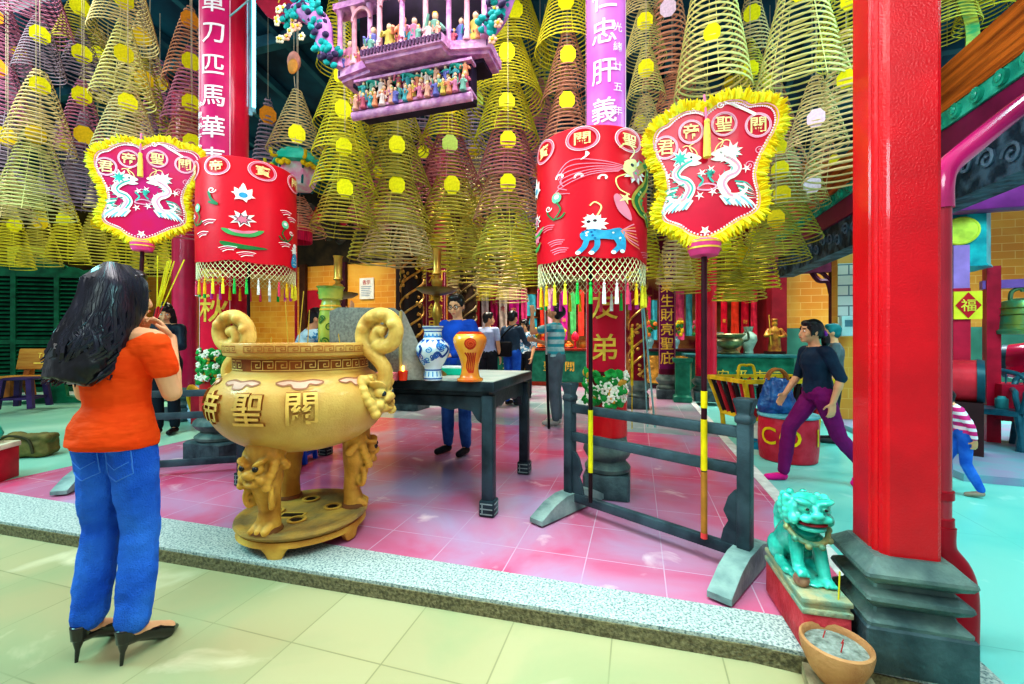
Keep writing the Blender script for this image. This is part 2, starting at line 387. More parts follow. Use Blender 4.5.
# big square column in the foreground
t = thing('square_column', 'thick glossy red square column on stepped stone base beside turquoise lion', 'column', (.975, 2.03, .012))
m = MB(); w = .1
prof = [(-w+.035, -w), (w-.02, -w), (w-.008, -w+.006), (w, -w+.02), (w, w), (-w, w), (-w, -w+.075), (-w+.006, -w+.068), (-w+.006, -w+.058), (-w, -w+.05), (-w+.004, -w+.04), (-w+.012, -w+.034), (-w+.012, -w+.024), (-w+.018, -w+.012), (-w+.028, -w+.008)]
m.prism(prof, .405, 5.2); m.done('shaft', redP, t, angle=25)
m = MB(); m.sq([(.16, 0), (.165, .012), (.165, .16), (.158, .168)], ch=.03); m.done('plinth', stoneD, t, angle=30)
m = MB(); m.sq([(.158, .168), (.158, .18), (.128, .205), (.122, .222), (.155, .25), (.162, .262), (.158, .275), (.125, .295), (.12, .308), (.16, .335), (.168, .35), (.165, .362), (.14, .385), (.118, .407)], ch=.06); m.done('stepped_moulding', stoneM, t, angle=30)
# drain pipe behind it
t = thing('drain_pipe', 'red painted drain pipe bending up behind the big square column', 'pipe', (1.29, 2.34, -.07))
m = MB(); m.tube([(0, 0, .45), (0, 0, 1.90)], .036, 16); m.done('pipe', M('b01430', .25, 0, .15, 4, coat=.4), t)
m = MB(); m.tube(spline([(0, 0, 1.88), (0, 0, 1.98), (.03, .02, 2.06), (.14, .08, 2.16), (.55, .3, 2.47), (1.05, .55, 2.72)], 5), .045, 14); m.done('sloping_pipe', M('c0206c', .2, 0, .2, 4, coat=.4), t)
m = MB(); m.tube(spline([(0, 0, .48), (0, -.005, .38), (.045, -.02, .30), (.06, -.03, .2), (.06, -.03, 0)], 5), .05, 16)
for z in (.5, .62): m.lathe([(.036, z-.02), (.044, z-.018), (.044, z+.018), (.036, z+.02)], 16)
m.done('elbow', M('a81428', .3, 0, .2, 4), t)
# round columns with couplet boards
def board(t, R, a0, a1, z0, z1, mat, chars, size, cmat, small=None, name='couplet_board', seals=()):
    m = MB(); n = 14; rs = []
    for k in range(n+1):
        a = a0+(a1-a0)*k/n; u = Vector((sin(a), -cos(a), 0)); rs.append([u*(R+.004)+Vector((0, 0, z0)), u*(R+.03)+Vector((0, 0, z0)), u*(R+.03)+Vector((0, 0, z1)), u*(R+.004)+Vector((0, 0, z1))])
    m.rings(rs); b = m.done(name, mat, t, angle=50)
    am = (a0+a1)/2; RR = R+.03
    fn = lambda x, y, l: Vector((sin(am+x/RR)*(RR+l), -cos(am+x/RR)*(RR+l), y))
    d = Draw(fn, .0004)
    for ch, z in chars: d.text(ch, (0, z), size, 0, 1, .035)
    for ch, x, z, s2 in (small or []): d.text(ch, (x, z), s2, 0)
    for e in (a0+.05, a1-.05): d.line([((e-am)*RR, z0), ((e-am)*RR, (z0+z1)/2), ((e-am)*RR, z1)], .008, 1)
    d.done('lettering', [cmat, M('e8c0c8', .4)], b)
    return b
goldM = M('e8c048', .35, .3, .2, 20); silver = M('f4ecf0', .35, 0, .08, 20)
def stone_base(t, R, h):
    m = MB(); m.sq([(R*1.25, 0), (R*1.25, h*.36), (R*1.15, h*.4)], ch=.1); m.done('plinth', stoneD, t)
    m = MB(); k = h
    m.lathe([(R*1.1, .38*k), (R*1.25, .42*k), (R*1.28, .48*k), (R*1.05, .56*k), (R*1.0, .6*k), (R*1.2, .66*k), (R*1.36, .76*k), (R*1.3, .84*k), (R*1.1, .9*k), (R*1.05, k)], 20); m.done('stone_drum', stoneM, t)
def floral(t, R, a0, a1, z0, z1, n=90, seed=3):
    r = random.Random(seed); m = MB()
    for i in range(n):
        a = r.uniform(a0, a1); z = r.uniform(z0, z1); u = Vector((sin(a), -cos(a), 0)); c = u*(R+.03+r.uniform(0, .02))+Vector((0, 0, z)); k = r.random()
        if k < .55: m.mat(0).ell(c, (.03, .014, .045), (r.uniform(-1, 1), r.uniform(-1, 1), a), 7, 5)
        elif k < .75:
            m.mat(1)
            for q in range(5): m.ell(c+Vector((cos(a)*.02*cos(q*1.26), sin(a)*.02*cos(q*1.26), .02*sin(q*1.26)))+u*.01, .014, u=6, w=4)
        else: m.mat(2).ell(c, (.022, .016, .03), (0, r.uniform(-1, 1), a), 7, 5)
    m.mat(3); rs = []
    for k in range(11):
        a = a0+(a1-a0)*k/10; u = Vector((sin(a), -cos(a), 0)); rs.append([u*(R+.004)+Vector((0, 0, z0)), u*(R+.026)+Vector((0, 0, z0)), u*(R+.026)+Vector((0, 0, z1)), u*(R+.004)+Vector((0, 0, z1))])
    m.rings(rs)
    m.done('carved_floral_panel', [M('1f8a3c', .4, 0, .35, 10), M('f0e8d8', .4), M('d8a030', .35, .2, .3, 12), M('6a1420', .5)], t)
t = thing('round_column', 'round red column with magenta couplet board behind the right drum canopy', 'column', (-.23, 3.5, .005))
R0 = .142; h0 = .46
stone_base(t, R0, h0)
m = MB(); m.lathe([(R0, h0), (R0, 5.5)], 32); m.done('shaft', redQ, t)
a = rad(62); sh = rad(-5)
big = [('仁', 3.86), ('忠', 3.60), ('肝', 3.29), ('義', 2.99), ('膽', 2.22), ('照', 1.84), ('友', 1.49), ('弟', 1.17)]
board(t, R0, -a+sh, a+sh, 2.42, 4.6, M('c82cb8', .3, 0, .2, 1.3, col2='e88ae0'), big[:4], .205, silver, [(c, .105, z, .075) for c, z in zip('光緒廿五年', (3.62, 3.47, 3.32, 3.16, 2.98))])
board(t, R0, -a+sh, a+sh, .98, 2.415, M('c81434', .35, 0, .15, 3), [(c, z) for c, z in big[4:]], .22, goldM)
floral(t, R0, -a+sh, a+sh, .735, .98, 120)
m = MB(); m.lathe([(R0+.012, .47), (R0+.012, .735)], 32); m.done('red_band', redP, t)
t = thing('round_column', 'round red column with pink couplet board and light tube left of hall', 'column', (-4.23, 3.5, .005))
R1 = .215
stone_base(t, R1, .46)
m = MB(); m.lathe([(R1, .46), (R1, 5.7)], 36); m.done('shaft', M('c8143c', .3, 0, .15, 3, coat=.3), t)
a0, a1 = rad(-14), rad(62)
board(t, R1, a0, a1, 2.5, 5.2, M('d01c6c', .35, 0, .15, 3), [(c, 4.66-i*.318) for i, c in enumerate('單刀匹馬華夷')], .235, silver, [(c, -.135, 3.62-i*.11, .07) for i, c in enumerate('沐恩弟子敬奉')])
b = board(t, R1, a0, a1, 1.12, 2.495, M('d81438', .35, 0, .15, 3), [('春', 1.95), ('秋', 1.55)], .3, goldM)
floral(t, R1, a0, a1, .8, 1.12, 150, 5)
m = MB(); m.lathe([(R1+.012, .47), (R1+.012, .8)], 32); m.done('red_band', redP, t)
def col_round(px, d, R, label, mat, h=.5, top=5.0, gilt=None, bd=None, base=True):
    p = W(px, 340, d); t = thing('round_column', label, 'column', (p.x, p.y, .006))
    if base: stone_base(t, R, h)
    m = MB(); m.lathe([(R, h if base else 0), (R, top)], 24); m.done('shaft', mat, t)
    az = math.atan2(p.x, p.y)
    if gilt:   # gilded relief climbing the shaft
        m = MB(); r = random.Random(px)
        for k in range(3): m.tube([(sin(q*.45+k*2.1)*(R+.01), -cos(q*.45+k*2.1)*(R+.01), h+.1+q*.06) for q in range(int((3.2-h)/.06))], .022, 6)
        for k in range(130):
            a = r.uniform(0, 2*PI); m.ell((sin(a)*(R+.012), -cos(a)*(R+.012), r.uniform(h+.05, 3.2)), (.03, .02, .035), (0, r.uniform(-1, 1), a), 6, 4)
        m.done('gilded_carving', gilt, t)
    if bd:
        chars, bm_, cm, z0, z1 = bd
        n = len(chars); board(t, R, -az*0-rad(50)-az*.9, rad(50)-az*.9, z0, z1, bm_, [(c, z1-(i+.55)*(z1-z0-.1)/n) for i, c in enumerate(chars)], .9*(z1-z0)/n, cm)
    return t
gilt = M('b88a3a', .35, .4, .35, 14)
col_round(412, 7.6, .19, 'dark column with gilded carving behind the table, left of the seated lamp stand'.replace('seated lamp stand', 'tall brass candlestick'), M('2a1c18', .4, 0, .3, 5), gilt=gilt)
col_round(468, 9.0, .17, 'dark brown carved column right behind the head of the man in blue', M('3a2a20', .5, 0, .4, 6), gilt=M('6a5a34', .45, .2, .3, 12))
col_round(638, 7.7, .15, 'dark red column with gilded scrollwork just right of the column with a magenta board', M('7a1024', .35, 0, .2, 5), gilt=gilt)
col_round(667, 9.0, .17, 'column with purple couplet board and gold characters', M('5a1030', .35, 0, .2, 5), bd=('以樂業生財亮聖庇', M('6a1450', .3, 0, .25, 3), goldM, .62, 3.1))
col_round(706, 8.6, .2, 'plain red column behind the handle of the right processional fan', M('d0143c', .25, 0, .15, 3, coat=.3))
col_round(185, 6.6, .165, 'plain red column between left fan and left drum canopy', M('c0184c', .28, 0, .2, 3, coat=.3))
col_round(436, 8.4, .2, 'maroon column with small gold couplet behind the tall candlestick', M('6a1030', .35, 0, .2, 5), bd=('利鎮鎮財利', M('7a1238', .3, 0, .2, 3), goldM, .9, 2.6))
# ================================================================ CENSER ON ITS STAND
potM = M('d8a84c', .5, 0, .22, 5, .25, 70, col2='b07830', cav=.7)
potL = M('e8c878', .5, 0, .2, 5, .25, 60, col2='c89040')
potD = M('8a4a1c', .55, 0, .25, 10)
PX, PY = -2.04, 2.23
st = thing('censer_stand', 'round ochre ceramic stand with scalloped feet under the big incense burner', 'stand', (PX, PY, .012))
m = MB(); m.lathe([(.05, .085), (.33, .085), (.37, .10), (.385, .12), (.38, .138), (.35, .142), (.335, .134), (.30, .136), (.05, .136)], 56); m.done('stand_top', M('c89848', .5, 0, .25, 6, .2, 50, col2='8a7048'), st)
m = MB(); n = 120; rs = []
for i in range(n):
    a = 2*PI*i/n; k = abs(sin(a*2.5)); z = .0 if k < .28 else min(.055, .012+.05*(k-.28)/.25)+.008*sin(a*15)
    u = Vector((cos(a), sin(a), 0)); rs.append([u*.362+Vector((0, 0, .09)), u*.372+Vector((0, 0, .06)), u*(.345+.02*(1-k))+Vector((0, 0, z)), u*.325+Vector((0, 0, z)), u*.325+Vector((0, 0, .09))])
m.rings(rs, closed=True); m.done('scalloped_apron', potM, st)
m = MB()
for i in range(4):
    m = MB(); a = i*PI/2+.5; c = Vector((cos(a)*.17, sin(a)*.17, .14))
    m.mat(0).lathe([(.055, 0), (.055, .006), (.04, .007), (.04, .002)], 20, c, close=False); m.mat(1).lathe([(.001, .001), (.03, .0015)], 16, c, close=False); m.done('coin_relief', [potM, M('2a1a10', .6)], st)
m = MB()
m.mat(1).box((.0, -.1, .139), (.12, .05, .004), .3); m.mat(0).box((.0, -.1, .1375), (.15, .08, .004), .3)
m.done('slot_relief', [potM, M('2a1a10', .6)], st)
ct = thing('incense_burner', 'huge ochre ceramic tripod incense burner with raised characters on a round stand', 'incense burner', (PX, PY, .15))
prof = [(.06, .40), (.2, .415), (.33, .46), (.43, .53), (.495, .62), (.515, .70), (.50, .78), (.45, .85), (.40, .885), (.385, .90), (.385, .975), (.40, .98), (.43, .99), (.435, 1.0), (.435, 1.055), (.43, 1.062), (.395, 1.062), (.385, 1.05), (.375, .95), (.30, .80), (.05, .75)]
pz = spline([(z, r) for r, z in prof[:9]], 6)
m = MB(); m.lathe([(r, z) for z, r in pz]+prof[9:], 72); bowl = m.done('bowl', M('dcb464', .42, 0, .2, 3, .15, 90, col2='c08a40', coat=.15), ct)
def prz(z):
    for (z0, r0), (z1, r1) in zip(pz, pz[1:]):
        if z0 <= z <= z1: return r0+(r1-r0)*(z-z0)/(z1-z0+1e-9)
    return .39
def potfn(x, y, l, RR=None):
    a = -PI/2+x/.5; r = (RR or prz(y))+l; return Vector((cos(a)*r, sin(a)*r, y))
d = Draw(lambda x, y, l: potfn(x, y, l, .385), .0003)   # fret on the neck and rim
def fret(d, z0, h, w, circ, mi):
    n = int(circ/w)
    for i in range(n):
        x = i*w; q = lambda a, b: (x+a*w, z0+b*h)
        pts = [q(0, 0), q(0, 1), q(.8, 1), q(.8, .3), q(.4, .3), q(.4, .62), q(.58, .62)]; out = []
        for a, b in zip(pts, pts[1:]): out += [a, ((a[0]+b[0])/2, (a[1]+b[1])/2)]
        d.line(out+[pts[-1]], h*.14, mi, lift=.003); d.line([q(0, 0), q(.5, 0), q(1, 0)], h*.14, mi, lift=.0034)
d.m.mat(1)
d.line([(3.15*i/60, .938) for i in range(61)], .066, 1, lift=.0012)
fret(d, .912, .05, .0925, 3.14, 0)
d.done('fret_band', [potL, potD], ct)
d = Draw(lambda x, y, l: potfn(x, y, l, .435), .0003); fret(d, 1.012, .034, .07, 3.14, 0); d.done('rim_fret', [M('a8652c', .5)], ct)
for ch, x in (('關', .36), ('聖', .10), ('帝', -.16), ('君', -.42)):
    me = text_mesh(ch, .035); m = MB()   # raised characters, read right to left
    m.mat(0).mesh(me, lambda a, b, c: potfn(x+a*.175, .715+b*.19, .014))
    em = bmesh.new(); em.from_mesh(me)
    for e in em.edges:
        if e.is_boundary:
            p, q = e.verts[0].co, e.verts[1].co
            m.mat(1).f([m.v(potfn(x+p.x*.175, .715+p.y*.19, .014)), m.v(potfn(x+q.x*.175, .715+q.y*.19, .014)), m.v(potfn(x+q.x*.182, .715+q.y*.198, -.004)), m.v(potfn(x+p.x*.182, .715+p.y*.198, -.004))])
    em.free(); m.done('raised_character', [M('e4b860', .45, 0, .2, 9), M('8a5020', .5)], bowl, fix=False)
d = Draw(lambda x, y, l: potfn(x, y, l), .0004)
for i in range(9):
    x = i*.349; pts = spline([(x-.13, .85), (x-.09, .835), (x-.05, .84), (x-.03, .82), (x+.03, .82), (x+.05, .84), (x+.09, .835), (x+.13, .85), (x+.07, .862), (x, .855), (x-.07, .862)], 4, True)
    d.poly(pts, 0); d.line(pts, .008, 1, True)
d.done('cloud_relief', [M('d8a890', .5, 0, .15, 9), M('a06a48', .5)], ct)
m = MB(); m.lathe([(.02, .99), (.384, .985), (.384, .95), (.02, .95)], 40); m.done('ash_bed', M('c8c0b0', .9, 0, .15, 30, .4, 60), ct)
# beast masks, scrolled handles and lion-faced legs: built facing +x, then turned
def mask(m):
    m.ell((0, 0, 0), (.06, .105, .10)); m.ell((.055, 0, -.005), (.05, .05, .04)); m.ell((.09, 0, .0), (.03, .04, .028))
    for s in (1, -1):
        m.ell((.065, s*.045, .03), (.032, .03, .028)); m.ell((.062, s*.052, .066), (.045, .05, .016), (s*.55, 0, 0))
        m.ell((.05, s*.06, -.035), (.04, .035, .03)); m.ell((.095, s*.028, -.005), .018)
        for k in range(6): m.ell((-.0+.01*k, s*(.10+.012*sin(k)), .09-.034*k), (.028, .028, .026))
        m.ell((.0, s*.095, .1), (.02, .03, .035))
        cap(m, (.085, s*.03, -.05), (.08, s*.02, -.075), .012, .004, 6)
    m.ell((.06, 0, -.065), (.045, .055, .018))
    for k in range(5): m.ell((.01, (k-2)*.042, .105), (.03, .026, .026))
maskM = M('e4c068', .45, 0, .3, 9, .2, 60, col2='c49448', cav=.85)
legs = []
for k, a in enumerate((-86, 32, 150)):
    if k == 0:
        def leg(m):
            trunk(m, [((.30, 0, .50), .10, .12), ((.315, 0, .42), .088, .11), ((.315, 0, .30), .085, .095), ((.30, 0, .20), .062, .072), ((.285, 0, .11), .052, .06), ((.295, 0, .04), .062, .068), ((.30, 0, .0), .07, .075)], 18)
            m.at((.352, 0, .35), sc=.92); mask(m); m.at()
            for s in (1, -1):
                m.tube(spline([(.36, s*.075, .26), (.37, s*.085, .20), (.355, s*.075, .15), (.33, s*.06, .17), (.34, s*.062, .21)], 5), .016, 8)
                for q in range(4): m.ell((.34-.02*q, s*(.095+.004*q), .43-.02*q), .026)
            for q in (-1, 0, 1): cap(m, (.33, q*.038, .03), (.372, q*.045, .012), .03, .02, 10)
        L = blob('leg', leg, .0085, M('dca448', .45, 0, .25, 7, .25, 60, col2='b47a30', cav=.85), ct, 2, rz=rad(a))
        for s in (1, -1): m = MB(); m.ell((.433, s*.0425, .385), .0175, u=10, w=7); m.done('eye', M('20140c', .2), L)
        m = MB(); m.lathe([(.05, .0), (.085, .0), (.078, .02), (.06, .028), (.05, .028)], 14, (.305, 0, 0)); m.done('hoof', M('7a4a28', .5), L)
    else:
        copy_tree(L, ct, rz=rad(a))
for k, a in enumerate((6, 186)):
    if k == 0:
        H = blob('handle', lambda m: (m.at((.478, 0, .72), ry=-.15, sc=1.15), mask(m), m.at(),
            m.tube(spline([(.50, 0, .74), (.55, 0, .82), (.555, 0, .90), (.50, 0, .97), (.425, 0, 1.04), (.405, 0, 1.11), (.435, 0, 1.19), (.51, 0, 1.235), (.59, 0, 1.215), (.63, 0, 1.14), (.60, 0, 1.06), (.53, 0, 1.04), (.49, 0, 1.09), (.515, 0, 1.14), (.56, 0, 1.125)], 6), [.045]*20+[.046]*50+[.036]*14+[.03], 14, ref=(0, 1, 0), flat=1.0),
            [cap(m, (x, -.025, z), (x, .025, z), .036, .036, 10) for x, z in ((.42, 1.15), (.47, 1.22), (.55, 1.235), (.615, 1.18))]), .0085, maskM, ct, 2, rz=rad(a))
        for s in (1, -1): m = MB(); m.ell((.573, s*.053, .757), .0175, u=10, w=7); m.done('eye', M('20303a', .2), H)
    else: copy_tree(H, ct, rz=rad(a))
# incense in the burner
for i, (x, y, h, ln) in enumerate(((-.1, .05, .42, .05), (-.14, .02, .36, -.03), (-.06, .09, .30, .02), (.1, .0, .16, .02), (.2, .1, .14, -.02), (-.22, -.05, .12, .01))):
    m = MB(); m.mat(0).cyl((PX+x, PY+y, 1.12), (PX+x+ln, PY+y, 1.13+h), .003, seg=6); m.mat(1).cyl((PX+x, PY+y, 1.10), (PX+x, PY+y, 1.125), .0032, seg=6)
    tag(m.done('incense_stick', [M('b89a3a', .7), M('c02020', .6)]), ('tallest %s', 'second tallest %s', 'third tallest %s', 'short %s right of the tall ones', 'short %s furthest right', 'shortest %s at the left')[i] % 'incense stick standing in the ash of the big burner', 'incense stick', 'incense sticks in the big burner')
# ================================================================ DARK ALTAR TABLE
tabM = M('1a262e', .35, 0, .35, 6, .15, 40, col2='34464e')
TX0, TX1, TY0, TY1 = -3.2, -1.0, 2.82, 3.80
t = thing('altar_table', 'long dark painted offering table with pale dusty top behind the incense burner', 'table', (0, 0, .004))
m = MB(); m.mat(0).box(((TX0+TX1)/2, (TY0+TY1)/2, .90), (TX1-TX0+.12, TY1-TY0+.12, .07), bev=.008); m.mat(1).box(((TX0+TX1)/2, (TY0+TY1)/2, .9365), (TX1-TX0+.10, TY1-TY0+.10, .006)); m.done('table_top', [tabM, M('b4c4b8', .4, 0, .15, 4, col2='d8dcd0')], t)
m = MB(); m.box(((TX0+TX1)/2, (TY0+TY1)/2, .845), (TX1-TX0, TY1-TY0, .045)); m.done('waist', tabM, t)
def apron(L, fn):
    prof = [(-L/2, .83), (L/2, .83), (L/2, .62), (L/2-.06, .66), (L/2-.1, .72), (L/2-.2, .735), (L/2-.26, .72), (L/2-.36, .745)]
    prof += [(-x, z) for x, z in prof[:1:-1]]
    m = MB(); m.prism(prof, -.02, .02, fn); return m
for y in (TY0+.02, TY1-.02): apron(TX1-TX0-.06, lambda x, z, q: (x+(TX0+TX1)/2, y+q, z)).done('apron', tabM, t)
for x in (TX0+.02, TX1-.02): apron(TY1-TY0-.06, lambda a, z, q: (x+q, a+(TY0+TY1)/2, z)).done('apron', tabM, t)
for x in (TX0, TX1):
    for y in (TY0, TY1):
        m = MB(); m.box((x, y, .46), (.085, .085, .76), bev=.012)
        L = m.done('leg', tabM, t)
        m = MB(); m.mat(0).box((x, y, .055), (.11, .11, .11), bev=.01)
        for (dx, dy) in ((0, -1), (1, 0)):
            for k in range(3): m.mat(1).box((x+dx*.056+(0 if dx else 0), y+dy*.056, .02+.035*k), (.09 if dy else .004, .09 if dx else .004, .008))
            m.mat(1).box((x+dx*.056-(.03 if dy else 0), y+dy*.056+(.03 if dx else 0), .055), (.008 if dy else .004, .008 if dx else .004, .08))
        m.done('foot_block', [tabM, M('8a9a98', .5)], L)
Z = .944
# things on the table
def vase(name, label, loc, prof, mat, deco=None, mats=None, seg=36):
    t = thing(name, label, 'vase', loc); m = MB(); m.lathe([(r, z) for z, r in spline([(z, r) for r, z in prof], 5)], seg, close=False)
    r0, z0 = prof[-1]; m.lathe([(r0, z0), (r0-.012, z0), (r0-.02, z0-.1), (.01, z0-.12)], seg, close=False); m.lathe([(prof[0][0], prof[0][1]), (.001, prof[0][1]+.002)], seg, close=False)
    b = m.done('body', mat, t, angle=60)
    if deco:
        zs = spline([(z, r) for r, z in prof], 5)
        def rz_(z):
            for (a, p), (b2, q) in zip(zs, zs[1:]):
                if a <= z <= b2: return p+(q-p)*(z-a)/(b2-a+1e-9)
            return zs[-1][1]
        d = Draw(lambda x, y, l: Vector((sin(x/.1)*(rz_(y)+l*.6), -cos(x/.1)*(rz_(y)+l*.6), y)), .0004); deco(d); d.done('painted_pattern', mats, b)
    return t
p = W(433, 372, 3.03)
def bw(d):
    r = random.Random(5)
    for z in (.015, .075, .31, .345, .37):
        d.line([(.628*i/40, z) for i in range(41)], .009, 0)
    for i in range(14):
        x = i*.0449; d.poly([(x-.02, .29), (x+.02, .29), (x, .262)], 0); d.poly([(x-.018, .305), (x+.018, .305), (x, .335)], 1); d.line([(x, .03), (x, .065)], .012, 1)
    for i in range(26):
        d.swirl((r.uniform(0, .62), r.uniform(.12, .25)), r.uniform(.015, .035), i % 2, .007, 1.3, r.uniform(0, 6), r.choice((1, -1)))
    for x in (.55, .1, .3): d.line(spline([(x-.06, .15), (x-.03, .2), (x+.01, .17), (x+.05, .22), (x+.03, .25)], 5), .018, 2)
    d.star((.56, .19), .025, .01, 7, 0)
vase('porcelain_vase', 'blue and white porcelain vase on the front right of the altar table', (p.x, p.y, Z), [(.06, 0), (.065, .02), (.058, .08), (.085, .13), (.115, .2), (.11, .25), (.07, .295), (.058, .32), (.062, .35), (.078, .385)], M('d8ecf4', .12, 0, .06, 6, coat=.5), bw, [M('1c5cb0', .25), M('3a90d0', .25), M('184a94', .25)])
p = W(470, 373, 2.98)
def yo(d):
    d.disc((.04, .26), .036, 0, ry=.04); d.swirl((.04, .26), .03, 1, .008, 2)
    for q in range(5): d.line(spline([(.0+.02*q, .2), (.02+.015*q, .16), (.0+.02*q, .1), (.03+.01*q, .06)], 5), .012, 0)
    d.line([(.628*i/30, .335) for i in range(31)], .012, 0)
vase('baluster_vase', 'amber glazed baluster vase with red dragon streaks at the table corner', (p.x, p.y, Z), [(.09, 0), (.09, .018), (.07, .03), (.06, .09), (.075, .16), (.108, .24), (.118, .29), (.10, .325), (.075, .335), (.08, .345)], M('e8a838', .2, 0, .25, 4, col2='d8641c', coat=.5), yo, [M('b83418', .3), M('d8582c', .3)])
p = W(322, 330, 3.35)
vase('flared_vase', 'tall yellow green flared vase at the back left of the altar table', (p.x, p.y+.1, Z), [(.07, 0), (.075, .03), (.06, .08), (.09, .24), (.094, .42), (.078, .55), (.068, .61), (.085, .68), (.11, .715)], M('b8b84a', .25, 0, .3, 7, col2='6f9a3a', coat=.4), lambda d: [d.swirl((RN.uniform(0, .62), RN.uniform(.12, .45)), .035, 0, .009, 1.3) for _ in range(24)]+[d.line([(.628*i/30, z) for i in range(31)], .012, 1) for z in (.53, .56, .66)], [M('3a6a2a', .4), M('d8a838', .35)])
brass = M('b08a3c', .3, .75, .25, 12)
def candlestick(label, loc, h):
    t = thing('candlestick', label, 'candlestick', loc)
    m = MB(); m.lathe([(.075, 0), (.08, .01), (.06, .03), (.03, .05), (.022, .1), (.035, .13), (.02, .16), (.018, h*.42), (.036, h*.46), (.045, h*.5), (.03, h*.55), (.018, h*.58), (.03, h*.61), (.022, h*.63)], 20); m.done('stem', brass, t)
    m = MB(); m.lathe([(.02, h*.63), (.12, h*.65), (.16, h*.675), (.165, h*.685), (.12, h*.675), (.02, h*.66)], 28); m.done('drip_pan', M('6a5226', .35, .6, .3, 9), t)
    m = MB(); m.lathe([(.022, h*.66), (.025, h*.69), (.045, h*.72), (.045, h*.75), (.02, h*.77), (.022, h*.79), (.04, h*.8), (.032, h*.82), (.034, h*.98), (.042, h), (.03, h)], 20); m.done('candle_cup', brass, t)
p = W(437, 360, 3.42); candlestick('tall brass candlestick with wide drip pan behind the blue and white vase', (p.x, p.y, Z), 1.02)
p = W(338, 350, 3.62); candlestick('tall brass candlestick with wide drip pan behind the flared vase', (p.x, p.y, Z), 1.0)
# incense shelter: dull metal windbreak, open box with a slanting side
t = thing('windbreak', 'grey speckled metal windbreak box standing open on the altar table', 'windbreak', (0, 0, Z))
gm = M('8a8a80', .35, .3, .15, 60, .2, 120, col2='6a6a62')
a, b = W(330, 350, 3.2), W(401, 350, 3.02); m = MB()
A, B = Vector((a.x+.0, a.y, 0)), Vector((b.x, b.y, 0))
m.prism([(0, 0), ((B-A).length, 0), ((B-A).length, .48), ((B-A).length-.06, .515), (.08, .53), (0, .50)], -.006, .006, lambda x, z, q: A+(B-A).normalized()*x+Vector((0, q, z))); m.done('back_plate', gm, t)
m = MB(); m.prism([(0, 0), (.24, 0), (.02, .48), (0, .5)], -.006, .006, lambda x, z, q: B+Vector((x*.75, x*.65, z))+Vector((q, 0, 0))); m.done('side_plate', M('9a988c', .35, .3, .15, 50), t)
m = MB(); m.tube([B+Vector((.004, -.012, 0)), B+Vector((.004, -.012, .49))], .012, 6); m.done('corner_edge', M('c8b46a', .4, .4), t)
p = W(403, 368, 2.98)
t = thing('candle_glass', 'small lit red glass candle in front of the metal windbreak', 'candle', (p.x, p.y, Z))
m = MB(); m.lathe([(.022, 0), (.03, .005), (.034, .07), (.03, .07), (.027, .012), (.005, .01)], 18); m.done('glass', M('d83818', .15, 0, .2, 8), t)
m = MB(); m.ell((0, 0, .085), (.009, .009, .022)); m.done('flame', M('ffb040', .5, emit=9), t)
for i, (px, w, c) in enumerate(((352, .2, 'e08a8a'), (385, .16, 'd87a80'))):
    p = W(px, 366, 2.98); m = MB()
    for k in range(5): m.box((p.x+.004*k, p.y-.003*k, Z+.007+.012*k), (w, .08, .012), .02*k, bev=.003)
    tag(m.done('joss_paper_bundle', M(c, .7, 0, .2, 20)), ('long %s lying before the windbreak, the left one' if i == 0 else 'short %s lying next to the candle') % 'pink joss paper bundle', 'joss paper', 'joss paper on the table')
p = W(455, 357, 3.55); t = thing('plastic_tray', 'turquoise plastic tray on table between the two front vases', 'tray', (p.x, p.y, Z))
m = MB(); m.mat(0).box((0, 0, .008), (.26, .18, .016)); [m.box((x, y, .03), s, 0) for x, y, s in ((0, .09, (.27, .01, .05)), (0, -.09, (.27, .01, .05)), (.13, 0, (.01, .18, .05)), (-.13, 0, (.01, .18, .05)))]; m.done('tray_body', M('1cc8a8', .3, 0, .1, 8), t)
m = MB(); m.box((-.02, 0, .045), (.2, .13, .05), bev=.012); tag(m.done('paper_bundle', M('e8f0ec', .6, 0, .1, 20), None, (p.x, p.y, Z)), 'white wrapped bundle lying in the turquoise tray', 'bundle')
# ================================================================ WOODEN FENCES
fM = M('243038', .42, 0, .4, 5, .2, 40, col2='42545c')
footM = M('5c7474', .5, 0, .3, 6, .3, 40, col2='94aaa4')
def fence(label, P0, P1, hh=.9, end=(1, 1)):
    P0, P1 = Vector((*P0, 0)), Vector((*P1, 0)); L = (P1-P0).length; a = math.atan2(P1.y-P0.y, P1.x-P0.x)
    t = thing('barrier_fence', label, 'fence', (P0.x, P0.y, .014), a)
    for k, x in enumerate((0, L)):
        m = MB(); m.box((x, 0, (hh-.1)/2+.05), (.065, .07, hh-.16), bev=.006)
        m.sq([(.036, hh-.12), (.042, hh-.11), (.042, hh-.085), (.034, hh-.075), (.034, hh-.06), (.05, hh-.0), (.046, hh+.01)], (x, 0, 0), .2); m.done('post', fM, t)
        m = MB(); m.prism([(-.36, 0), (.36, 0), (.36, .03), (.22, .10), (.1, .13), (-.1, .13), (-.22, .10), (-.36, .03)], -.055, .055, lambda y, z, q: (x+q, y, z)); m.done('foot', footM, t, angle=20)
        m = MB(); s = 1 if k == 0 else -1; m.prism([(0, .13), (.09, .13), (.075, .2), (.05, .25), (.075, .3), (.05, .38), (.02, .42), (0, .42)], -.012, .012, lambda q, z, y: (x+s*(.03+q), y, z)); m.done('bracket', fM, t)
    for z in (.73, .53, .10):
        m = MB(); m.box((L/2, 0, z), (L, .045, .06), bev=.008); m.done('rail', fM, t)
    return t
fence('dark wooden barrier fence with three rails on right of the red floor', (-.463, 3.05), (.543, 2.48))
fence('dark wooden barrier fence partly hidden behind the orange shirted woman', (-4.55, 2.50), (-3.2, 3.35))
